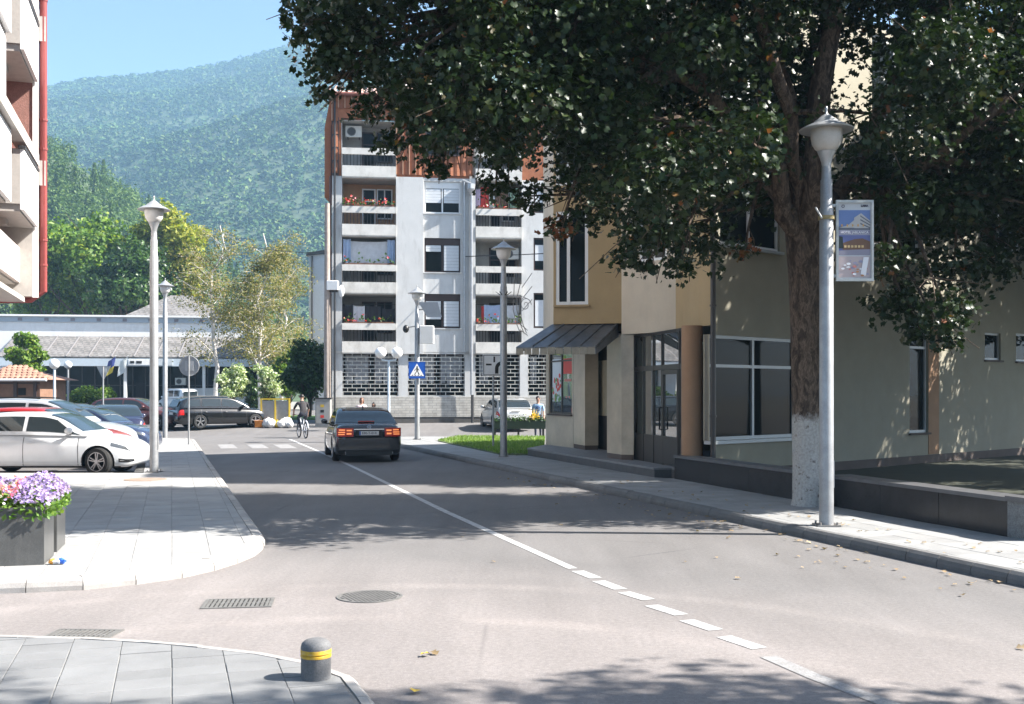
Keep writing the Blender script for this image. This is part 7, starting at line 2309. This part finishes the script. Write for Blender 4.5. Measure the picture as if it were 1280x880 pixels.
# red hatchback
hc = hatch()
RED = build_car('red hatchback parked between the white and the silver car', hc, (-9.85 - 2.13, 27.75, 0), R(0), carpaint('red_car_paint', (.42, .025, .028), .2, .3), [(-.25, .98, -.22, .42), (-1.25, -.33, -1.18, -.30), (-1.72, -1.33, -1.5, -1.26)], (.25, 1.0), (-1.95, -1.5), doors=(-1.2, -.29, .92), lights=(1.62, 2.04, .565, .64), mirror_x=.72)
ec = estate()
SIL = build_car('silver-white estate car with roof rails parked behind the red one', ec, (-10.75 - 2.3, 30.3, 0), R(0), carpaint('silver_white_paint', (.55, .57, .60), .3, .3), [(-.2, 1.0, -.17, .46), (-1.15, -.28, -1.12, -.25), (-2.0, -1.25, -1.8, -1.2)], (.30, 1.03), (-2.16, -1.95), doors=(-1.2, -.24, .95), lights=(1.72, 2.2, .565, .64), mirror_x=.75, rails=(-1.7, .1))
RED[0].scale = (1.02, 1.0, 1.05); SIL[0].scale = (1.04, 1.02, 1.17)
hc = hatch()
build_car('dark blue hatchback parked behind the silver estate', hc, (-11.05 - 2.13, 33.6, 0), R(-2), carpaint('dark_blue_paint', (.035, .05, .10), .3, .25), [(-.25, .98, -.22, .42), (-1.25, -.33, -1.18, -.30), (-1.72, -1.33, -1.5, -1.26)], (.25, 1.0), (-1.95, -1.5), doors=(-1.2, -.29, .92), lights=(1.62, 2.04, .565, .64), mirror_x=.72)
sc_ = sedan()
G_SED = [(-.2, 1.05, -.15, .55), (-1.15, -.28, -.85, -.23)]
build_car('dark navy saloon parked nose-in beside the lamp post', sc_, (-14.3, 39.0, 0), R(112), carpaint('navy_paint', (.03, .035, .075), .3, .25), G_SED, (.35, 1.15), (-1.6, -.75), doors=(-1.1, -.25, 1.0), lights=(1.9, 2.35, .56, .64), mirror_x=.85, tails=(-2.35, -2.02, .5, .60))
hc = hatch()
build_car('dark grey hatchback with pale bonnet facing the low building', hc, (-18.3, 45.5, 0), R(-8), carpaint('graphite_paint', (.06, .055, .055), .3, .3), [(-.25, .98, -.22, .42), (-1.25, -.33, -1.18, -.30), (-1.72, -1.33, -1.5, -1.26)], (.25, 1.0), (-1.95, -1.5), doors=(-1.2, -.29, .92), lights=(1.62, 2.04, .565, .64), mirror_x=.72)
hc = hatch()
build_car('small dark red hatchback among the parked cars at the back', hc, (-17.6, 50.5, gz(50.5)), R(-4), carpaint('dark_red_paint', (.10, .035, .035), .3, .3), [(-.25, .98, -.22, .42), (-1.25, -.33, -1.18, -.30), (-1.72, -1.33, -1.5, -1.26)], (.25, 1.0), (-1.95, -1.5), doors=(-1.2, -.29, .92), lights=(1.62, 2.04, .565, .64), mirror_x=.72)
# white van
vc = van()
vx = (222 - 640) / F_PX * 88
T, B, CAB = build_car('white panel van parked before the low building', vc, (vx, 88, gz(88)), R(135), P_WHITE, [(.1, 1.0, .15, .62), (-.75, .0, -.72, .05), (-1.75, -.9, -1.7, -.85)], (.35, 1.05), None, doors=(-.8, .05, 1.0), lights=(1.6, 2.0, .56, .64), mirror_x=.8, tails=(-2.08, -1.95, .5, .62), name='parked_van')
part('rear_window', MB().box(-2.12, -2.10, -.6, .6, 1.12, 1.58), M_CGLASS, T, world=False)
# black estate
ec = estate()
q = gp(262, 537, .12)
P_BLACK = carpaint('black_car_paint', (.004, .004, .0045), .0, .2)
T, B, CAB = build_car('black estate car parked across the crossing beside the bin enclosure', ec, ((275 - 640) / F_PX * 50.8, 50.8, gz(50.8)), R(36), P_BLACK, [(-.2, 1.0, -.17, .46), (-1.15, -.28, -1.12, -.25), (-2.0, -1.25, -1.8, -1.2)], (.30, 1.03), None, doors=(-1.2, -.24, .95), lights=(1.72, 2.2, .565, .64), mirror_x=.75, rails=(-1.7, .1), tails=(-2.26, -2.0, .46, .64))
part('rear_window', MB().slab([(-2.235, -.55, 1.0), (-2.235, .55, 1.0), (-2.06, .48, 1.34), (-2.06, -.48, 1.34)], (-.015, 0, .008)), M_CGLASS, T, world=False)
part('number_plate', MB().box(-2.33, -2.31, -.26, .26, .64, .75), M_PLATE, T, world=False)
# silver hatchback before the apartments
hc = hatch()
P_SILV = carpaint('silver_car_paint', (.48, .48, .47), .4, .3)
cx = (632 - 640) / F_PX * 50.5
T, B, CAB = build_car('silver hatchback parked facing the apartment block', hc, (cx, 50.5, gz(50.5)), R(103), P_SILV, [(-.25, .98, -.22, .42), (-1.25, -.33, -1.18, -.30), (-1.72, -1.33, -1.5, -1.26)], (.25, 1.0), (-1.97, -1.5), doors=(-1.2, -.29, .92), lights=(1.62, 2.04, .565, .64), mirror_x=.72, tails=(-2.08, -1.80, .50, .62))
part('number_plate', MB().box(-2.125, -2.10, -.26, .26, .50, .61), M_PLATE, T, world=False)
part('boot_badge', MB().box(-2.09, -2.065, -.2, .2, .82, .85), M_CHROME, T, world=False)

# dark saloon driving away: the main car
MER = sedan()
P_DARK = carpaint('dark_grey_paint', (.040, .040, .043), .5, .22)
mc = gp(461, 578)
fwd = Vector((-.235, .972, 0)).normalized()
loc = mc + fwd * 2.30
T, B, CAB = build_car('dark grey saloon braking at the crossing with lit tail lights', MER, (loc.x, loc.y, 0), math.atan2(fwd.y, fwd.x), P_DARK, G_SED, (.35, 1.15), (-1.62, -.62), name='saloon_car', doors=(-1.1, -.25, 1.0), lights=(1.9, 2.35, .56, .64), mirror_x=.85)
def rear_patch(y0, y1, z0, z1, x, dx, m, nm, parent, ny=6):
    """panel wrapped over the tail, following the boot's curve"""
    mb = MB(); V = []; F = []
    for j in range(3):
        for i in range(ny + 1):
            y = y0 + (y1 - y0) * i / ny
            xx = x + .30 * max(0, abs(y) - .55) ** 1.5 * 1.1
            V.append((xx, y, z0 + (z1 - z0) * j / 2))
    for j in range(2):
        for i in range(ny): F.append((j * (ny + 1) + i, j * (ny + 1) + i + 1, (j + 1) * (ny + 1) + i + 1, (j + 1) * (ny + 1) + i))
    n = len(V); V += [(a - dx, b, c) for a, b, c in V]
    F2 = [tuple(i + n for i in f[::-1]) for f in F]
    for i in range(ny):
        F2 += [(i, i + 1, n + i + 1, n + i), (2 * (ny + 1) + i, 2 * (ny + 1) + i + 1, n + 2 * (ny + 1) + i + 1, n + 2 * (ny + 1) + i)]
    F2 += [(0, ny + 1, n + ny + 1, n), (ny + 1, 2 * (ny + 1), n + 2 * (ny + 1), n + ny + 1), (ny, 2 * ny + 1, n + 2 * ny + 1, n + ny), (2 * ny + 1, 3 * ny + 2, n + 3 * ny + 2, n + 2 * ny + 1)]
    return part(nm, MB().add(V, F + F2), m, parent, True, world=False)
for sd in (-1, 1):
    tl = rear_patch(sd * .42, sd * .86, .70, .93, -2.36, .045, M_TAIL, 'tail_light', T)
    for (a, b, z0, z1) in ((.46, .60, .845, .885), (.47, .60, .755, .80), (.64, .80, .86, .895), (.64, .82, .80, .83), (.65, .82, .745, .775)):
        rear_patch(sd * a, sd * b, z0, z1, -2.404, .008, M_BRAKE, 'lit_segment', tl, 3)
    part('exhaust', MB().box(-2.40, -2.25, sd * .55 - .09, sd * .55 + .09, .235, .29), M_CHROME, T, world=False)
    part('reflector', MB().box(-2.405, -2.35, sd * .66 - .12, sd * .66 + .12, .38, .41), M_TAIL, T, world=False)
rear_patch(-.80, .80, .34, .64, -2.40, .05, P_DARK, 'bumper', T, 10)
part('bumper_edge', MB().box(-2.452, -2.38, -.62, .62, .642, .66), M_CHROME if False else P_DARK, T, world=False)
part('diffuser', MB().box(-2.41, -2.2, -.62, .62, .20, .338), M_TRIM, T, world=False)
part('plate_recess', MB().box(-2.395, -2.37, -.36, .36, .71, .87), M_TRIM, T, world=False)
pl = part('number_plate', MB().box(-2.408, -2.397, -.26, .26, .735, .845), M_PLATE, T, world=False)
o = put_text('E80-T-014', .092, (-2.4105, 0, .790), M_SIGNB, pl, (R(90), 0, R(-90)))
part('plate_band', MB().box(-2.4095, -2.4082, .225, .258, .738, .842), M_BLUE, pl, world=False)
part('chrome_bar', MB().box(-2.40, -2.36, -.40, .40, .885, .905), M_CHROME, T, world=False)
part('emblem_ring', MB().tube([(-2.372, .048 * math.cos(a), .955 + .048 * math.sin(a)) for a in [i * PI / 10 for i in range(20)]], .006, 5, closed=True), M_CHROME, T, True, world=False)
em = MB()
for k in range(3):
    a = PI / 2 + k * 2 * PI / 3
    em.cyl((-2.372, 0, .955), (-2.372, .046 * math.cos(a), .955 + .046 * math.sin(a)), .008, .003, 5)
part('emblem_star', em, M_CHROME, T, world=False)
pp = MER.cab(-.62, 1.0)
part('aerial_fin', MB().slab([(-.75, .015, pp.z), (-.55, .015, pp.z + .0), (-.70, .015, pp.z + .075)], (0, -.03, 0)), M_TRIM, CAB, world=False)
part('high_brake_light', MB().box(-1.62, -1.56, -.22, .22, 1.075, 1.10), M_TAIL, T, world=False)
# ---------------------------------------------------------------- people
M_SKIN = mat('skin', (.42, .24, .17), .6, var=.06)
def figure(name, label, loc, rotz, J, bones, cloth_of, mats, hair, hand=True, scale=1.0):
    """one skinned body; J: joint -> (x, y, z, r); bones: pairs; cloth_of: bone -> material slot"""
    T = thing(name, label, 'person', loc, rotz)
    me = bpy.data.meshes.new('body')
    keys = list(J)
    me.from_pydata([J[k][:3] for k in keys], [(keys.index(a), keys.index(b)) for a, b in bones], [])
    o = bpy.data.objects.new('tmp', me); COL.objects.link(o)
    sk = o.modifiers.new('skin', 'SKIN'); sk.use_smooth_shade = True
    for i, k in enumerate(keys):
        r = J[k][3]; r = r if isinstance(r, tuple) else (r, r)
        me.skin_vertices[0].data[i].radius = r
        me.skin_vertices[0].data[i].use_root = (k == 'pelvis')
    ss = o.modifiers.new('sub', 'SUBSURF'); ss.levels = 2; ss.render_levels = 2
    dg = bpy.context.evaluated_depsgraph_get()
    bm_ = bpy.data.meshes.new_from_object(o.evaluated_get(dg))
    bpy.data.objects.remove(o)
    for m in mats: bm_.materials.append(m)
    seg = [(Vector(J[a][:3]), Vector(J[b][:3]), cloth_of(a, b)) for a, b in bones]
    for p in bm_.polygons:
        c = p.center; best = 1e9
        for a, b, m in seg:
            ab = b - a; t = max(0, min(1, (c - a).dot(ab) / max(1e-9, ab.length_squared)))
            d = (c - (a + ab * t)).length
            if d < best: best = d; mi = m
        p.material_index = mi; p.use_smooth = True
    obj('body', bm_, T, world=False)
    hd = Vector(J['head'][:3])
    # face: nose, eyes, mouth, ears; facing +y of the figure
    f = MB(); f.ball(hd + Vector((0, .105, .0)), (.014, .022, .024), 8, 6)
    for s in (-1, 1): f.ball(hd + Vector((s * .088, .0, .0)), (.014, .024, .034), 8, 6)
    part('nose_and_ears', f, M_SKIN, T, True, world=False)
    e = MB()
    for s in (-1, 1): e.ball(hd + Vector((s * .034, .094, .028)), (.013, .009, .009), 8, 6)
    e.ball(hd + Vector((0, .092, -.048)), (.028, .008, .007), 8, 6)
    part('eyes_and_mouth', e, flat('dark_features', (.06, .03, .025), .5) if 'dark_features' not in bpy.data.materials else bpy.data.materials['dark_features'], T, True, world=False)
    part('hair', hair(hd), None or HAIRM[name + label], T, True, world=False) if False else None
    return T, hd
def hand_mesh(T, wrist, d, side, mat_):
    """palm and five bent fingers from the wrist along d"""
    d = Vector(d).normalized(); up_ = Vector((0, 0, 1)) if abs(d.z) < .8 else Vector((0, 1, 0))
    x = d.cross(up_).normalized(); u = x.cross(d)
    w = Vector(wrist); mb = MB()
    mb.tube([w - d * .01, w + d * .035, w + d * .085], [.028, .040, .036], 8)
    for k, L in enumerate((.062, .074, .070, .052)):
        b = w + d * .078 + x * (-.030 + .020 * k)
        mb.tube([b, b + d * L * .45 - u * .008, b + d * L * .8 - u * .03, b + d * L * .9 - u * .055], [.0095, .0092, .0085, .006], 6)
    b = w + d * .02 + x * (.035 * side)
    mb.tube([b, b + x * side * .022 + d * .03 - u * .01, b + x * side * .024 + d * .062 - u * .025], [.012, .0105, .007], 6)
    return part('hand', mb, mat_, T, True, world=False)

def standing(walk=.12, arm=.1):
    J = {'pelvis': (0, 0, .93, (.15, .115)), 'waist': (0, 0, 1.07, (.14, .105)), 'chest': (0, .01, 1.27, (.17, .12)), 'neckb': (0, .0, 1.44, (.085, .075)), 'neck': (0, .01, 1.50, .055), 'headb': (0, .025, 1.57, (.070, .078)), 'head': (0, .03, 1.65, (.082, .100)), 'headt': (0, .015, 1.73, (.062, .078))}
    for s, n_ in ((-1, 'l'), (1, 'r')):
        f = walk * s
        J['hip' + n_] = (s * .095, 0, .88, .095); J['knee' + n_] = (s * .10, f * .9 + .02, .49, .062); J['ankle' + n_] = (s * .10, f * 1.5 - .02, .085, .042); J['toe' + n_] = (s * .115, f * 1.5 + .15, .04, (.042, .03))
        J['sho' + n_] = (s * .19, 0, 1.40, .065); J['elb' + n_] = (s * .245, -.02 - f * .6, 1.13, .045); J['wri' + n_] = (s * .25, .06 - f * .9 + arm, .90, .030)
    B = [('pelvis', 'waist'), ('waist', 'chest'), ('chest', 'neckb'), ('neckb', 'neck'), ('neck', 'headb'), ('headb', 'head'), ('head', 'headt')]
    for n_ in 'lr': B += [('pelvis', 'hip' + n_), ('hip' + n_, 'knee' + n_), ('knee' + n_, 'ankle' + n_), ('ankle' + n_, 'toe' + n_), ('chest', 'sho' + n_), ('sho' + n_, 'elb' + n_), ('elb' + n_, 'wri' + n_)]
    return J, B
HAIRM = {}
def cloth_map(short=True):
    def f(a, b):
        s = a + b
        if 'toe' in s: return 3
        if 'hip' in s or 'knee' in s or 'ankle' in s: return 2
        if 'wri' in s: return 0 if short else 1
        if 'head' in s or (a == 'neckb'): return 0
        return 1
    return f
M_SHOE = flat('shoe', (.05, .05, .05), .6)
M_HAIR_D = flat('dark_hair', (.018, .012, .01), .5); M_HAIR_B = mat('chestnut_hair', (.14, .055, .025), .5, var=.2, scale=30)
def cap_hair(hd, long=False):
    mb = MB()
    mb.lathe([(0, .118), (.05, .108), (.082, .075), (.092, .03), (.088, -.01), (.075, -.012)], 16, hd + Vector((0, -.018, 0)))
    if long:
        mb.ball(hd + Vector((0, -.05, -.05)), (.10, .065, .13), 12, 8)
        for s in (-1, 1): mb.ball(hd + Vector((s * .075, .0, -.05)), (.035, .055, .11), 8, 6)
    return mb
def person(label, loc, rotz, shirt, trousers, long_hair=False, hm=None, walk=.1, short=True, H=1.0, print_=None):
    J, B = standing(walk)
    T, hd = figure('person', label, loc, rotz, J, B, cloth_map(short), [M_SKIN, shirt, trousers, M_SHOE], None)
    part('hair', cap_hair(hd, long_hair), hm or M_HAIR_D, T, True, world=False)
    for n_, s in (('l', -1), ('r', 1)):
        e, w = Vector(J['elb' + n_][:3]), Vector(J['wri' + n_][:3])
        hand_mesh(T, w, w - e, -s, M_SKIN)
    if print_:
        part('shirt_print', MB().tube([(.085 * math.cos(a), .145, 1.24 + .085 * math.sin(a)) for a in [i * PI / 10 for i in range(20)]], .018, 6, closed=True).box(-.02, .06, .142, .155, 1.22, 1.25), print_, T, True, world=False)
    T.scale = (H, H, H)
    return T
c = gp(672.5, 548)
person('man in light blue shirt with round print walking by the shop window', (c.x, c.y, 0), R(178), mat('light_blue_shirt', (.30, .45, .62), .8, var=.08), mat('dark_jeans', (.03, .035, .06), .85, var=.1), H=.99, print_=flat('print_navy', (.03, .07, .25), .7))
c = Vector(((452 - 640) / F_PX * 45.8, 45.8, gz(45.8)))
person('woman with chestnut hair and pale top behind the dark saloon', c, R(200), mat('pale_pink_top', (.60, .46, .48), .8, var=.1), mat('grey_trousers', (.10, .10, .11), .85), True, M_HAIR_B, H=.95)
c = Vector(((467.5 - 640) / F_PX * 47.5, 47.5, gz(47.5)))
person('child in dark clothes walking beside the woman behind the saloon', c, R(160), mat('black_top', (.02, .02, .022), .8), mat('black_trousers', (.03, .03, .035), .85), True, M_HAIR_D, H=.80)
c = Vector(((397 - 640) / F_PX * 60, 60.5, gz(60)))

# ---------------------------------------------------------------- cyclist and bicycle
bc = gp(378, 547.5)
BZ = thing('bicycle', 'white and black mountain bicycle ridden away from the camera', 'bicycle', (bc.x, bc.y, 0), R(26))
M_BFR = flat('bicycle_white', (.62, .62, .64), .35, .1)
wr = .335
for y in (-.53, .53):
    w = obj('wheel', MB().tube([(-.05, 0, 0), (.05, 0, 0)], .022, 10).mesh('hub', M_CHROME), BZ, world=False); w.location = (0, y, wr)
    part('tyre', MB().tube([(0, wr * .94 * math.cos(a), wr * .94 * math.sin(a)) for a in [i * PI / 18 for i in range(36)]], .026, 7, closed=True), M_TYRE, w, True, world=False)
    part('rim', MB().tube([(0, wr * .86 * math.cos(a), wr * .86 * math.sin(a)) for a in [i * PI / 18 for i in range(36)]], .012, 6, closed=True), M_RIM, w, True, world=False)
    sp_ = MB()
    for k in range(16):
        a = k * PI / 8; sp_.cyl((.02 * (-1) ** k, 0, 0), (0, wr * .86 * math.cos(a), wr * .86 * math.sin(a)), .0022, None, 4)
    part('spokes', sp_, M_CHROME, w, world=False)
fr = MB()
bb_, st_, hdp, ra, fa = (0, -.06, .30), (0, -.22, .78), (0, .36, .83), (0, -.53, wr), (0, .53, wr)
for a, b in ((bb_, st_), (st_, hdp), (bb_, hdp)): fr.cyl(a, b, .021, None, 8)
for s in (-.05, .05):
    fr.cyl((s, ra[1], ra[2]), (s * .4, bb_[1], bb_[2]), .011, None, 6); fr.cyl((s, ra[1], ra[2]), (s * .4, st_[1], st_[2] - .06), .010, None, 6)
part('frame', fr, M_BFR, BZ, True, world=False)
fk = MB()
for s in (-.06, .06): fk.cyl((s, fa[1], fa[2]), (s, .42, .66), .016, None, 6)
fk.box(-.075, .075, .40, .44, .65, .69).cyl((0, .42, .68), (0, .34, .90), .02, None, 8)
part('fork', fk, M_TRIM, BZ, True, world=False)
part('handlebar', MB().tube([(-.32, .30, .97), (-.12, .36, .95), (0, .36, .93), (.12, .36, .95), (.32, .30, .97)], .013, 7), M_TRIM, BZ, True, world=False)
part('saddle', MB().ball((0, -.25, .93), (.075, .14, .03), 12, 7).cyl((0, -.22, .76), (0, -.24, .91), .014, None, 6), M_TRIM, BZ, True, world=False)
cr = MB().tube([(.06 + 0, bb_[1] + .09 * math.cos(a), bb_[2] + .09 * math.sin(a)) for a in [i * PI / 8 for i in range(16)]], .008, 5, closed=True)
cr.cyl((.08, bb_[1], bb_[2]), (.09, bb_[1] + .10, bb_[2] - .14), .010, None, 6).cyl((-.08, bb_[1], bb_[2]), (-.09, bb_[1] - .10, bb_[2] + .14), .010, None, 6)
cr.box(.09, .19, .0, .08, .15, .17).box(-.19, -.09, -.20, -.12, .43, .45)
part('crank_and_pedals', cr, M_TRIM, BZ, world=False)
part('rear_mudguard', MB().tube([(0, -.53 + .39 * math.cos(a), wr + .39 * math.sin(a)) for a in [PI * .35 + i * PI / 14 for i in range(9)]], .03, 6), M_BFR, BZ, True, world=False)
J = {'pelvis': (0, -.22, 1.02, (.16, .13)), 'waist': (0, -.16, 1.16, (.145, .11)), 'chest': (0, -.03, 1.36, (.175, .125)), 'neckb': (0, .04, 1.52, (.085, .075)), 'neck': (0, .07, 1.57, .055), 'headb': (0, .10, 1.63, (.070, .078)), 'head': (0, .11, 1.71, (.082, .100)), 'headt': (0, .095, 1.79, (.062, .078)),
     'hipl': (-.10, -.20, .98, .10), 'kneel': (-.13, .20, .86, .068), 'anklel': (-.14, -.14, .54, .045), 'toel': (-.145, .0, .475, (.042, .03)),
     'hipr': (.10, -.20, .98, .10), 'kneer': (.13, .17, .66, .068), 'ankler': (.14, .0, .26, .045), 'toer': (.145, .14, .20, (.042, .03))}
for s, n_ in ((-1, 'l'), (1, 'r')):
    J['sho' + n_] = (s * .20, .02, 1.47, .068); J['elb' + n_] = (s * .31, .16, 1.22, .048); J['wri' + n_] = (s * .30, .27, 1.015, .031)
_, B = standing()
T, hd = figure('person', 'cyclist in dark T-shirt and trousers riding away on the crossing', (bc.x, bc.y, 0), R(26), J, B, cloth_map(True), [M_SKIN, mat('charcoal_tshirt', (.030, .026, .028), .85), mat('navy_trousers', (.02, .022, .035), .85), M_SHOE], None)
part('hair', cap_hair(hd), M_HAIR_D, T, True, world=False)
for n_, s in (('l', -1), ('r', 1)):
    e, w_ = Vector(J['elb' + n_][:3]), Vector(J['wri' + n_][:3])
    hand_mesh(T, w_, (w_ - e) * .6 + Vector((0, .05, -.02)), -s, M_SKIN)
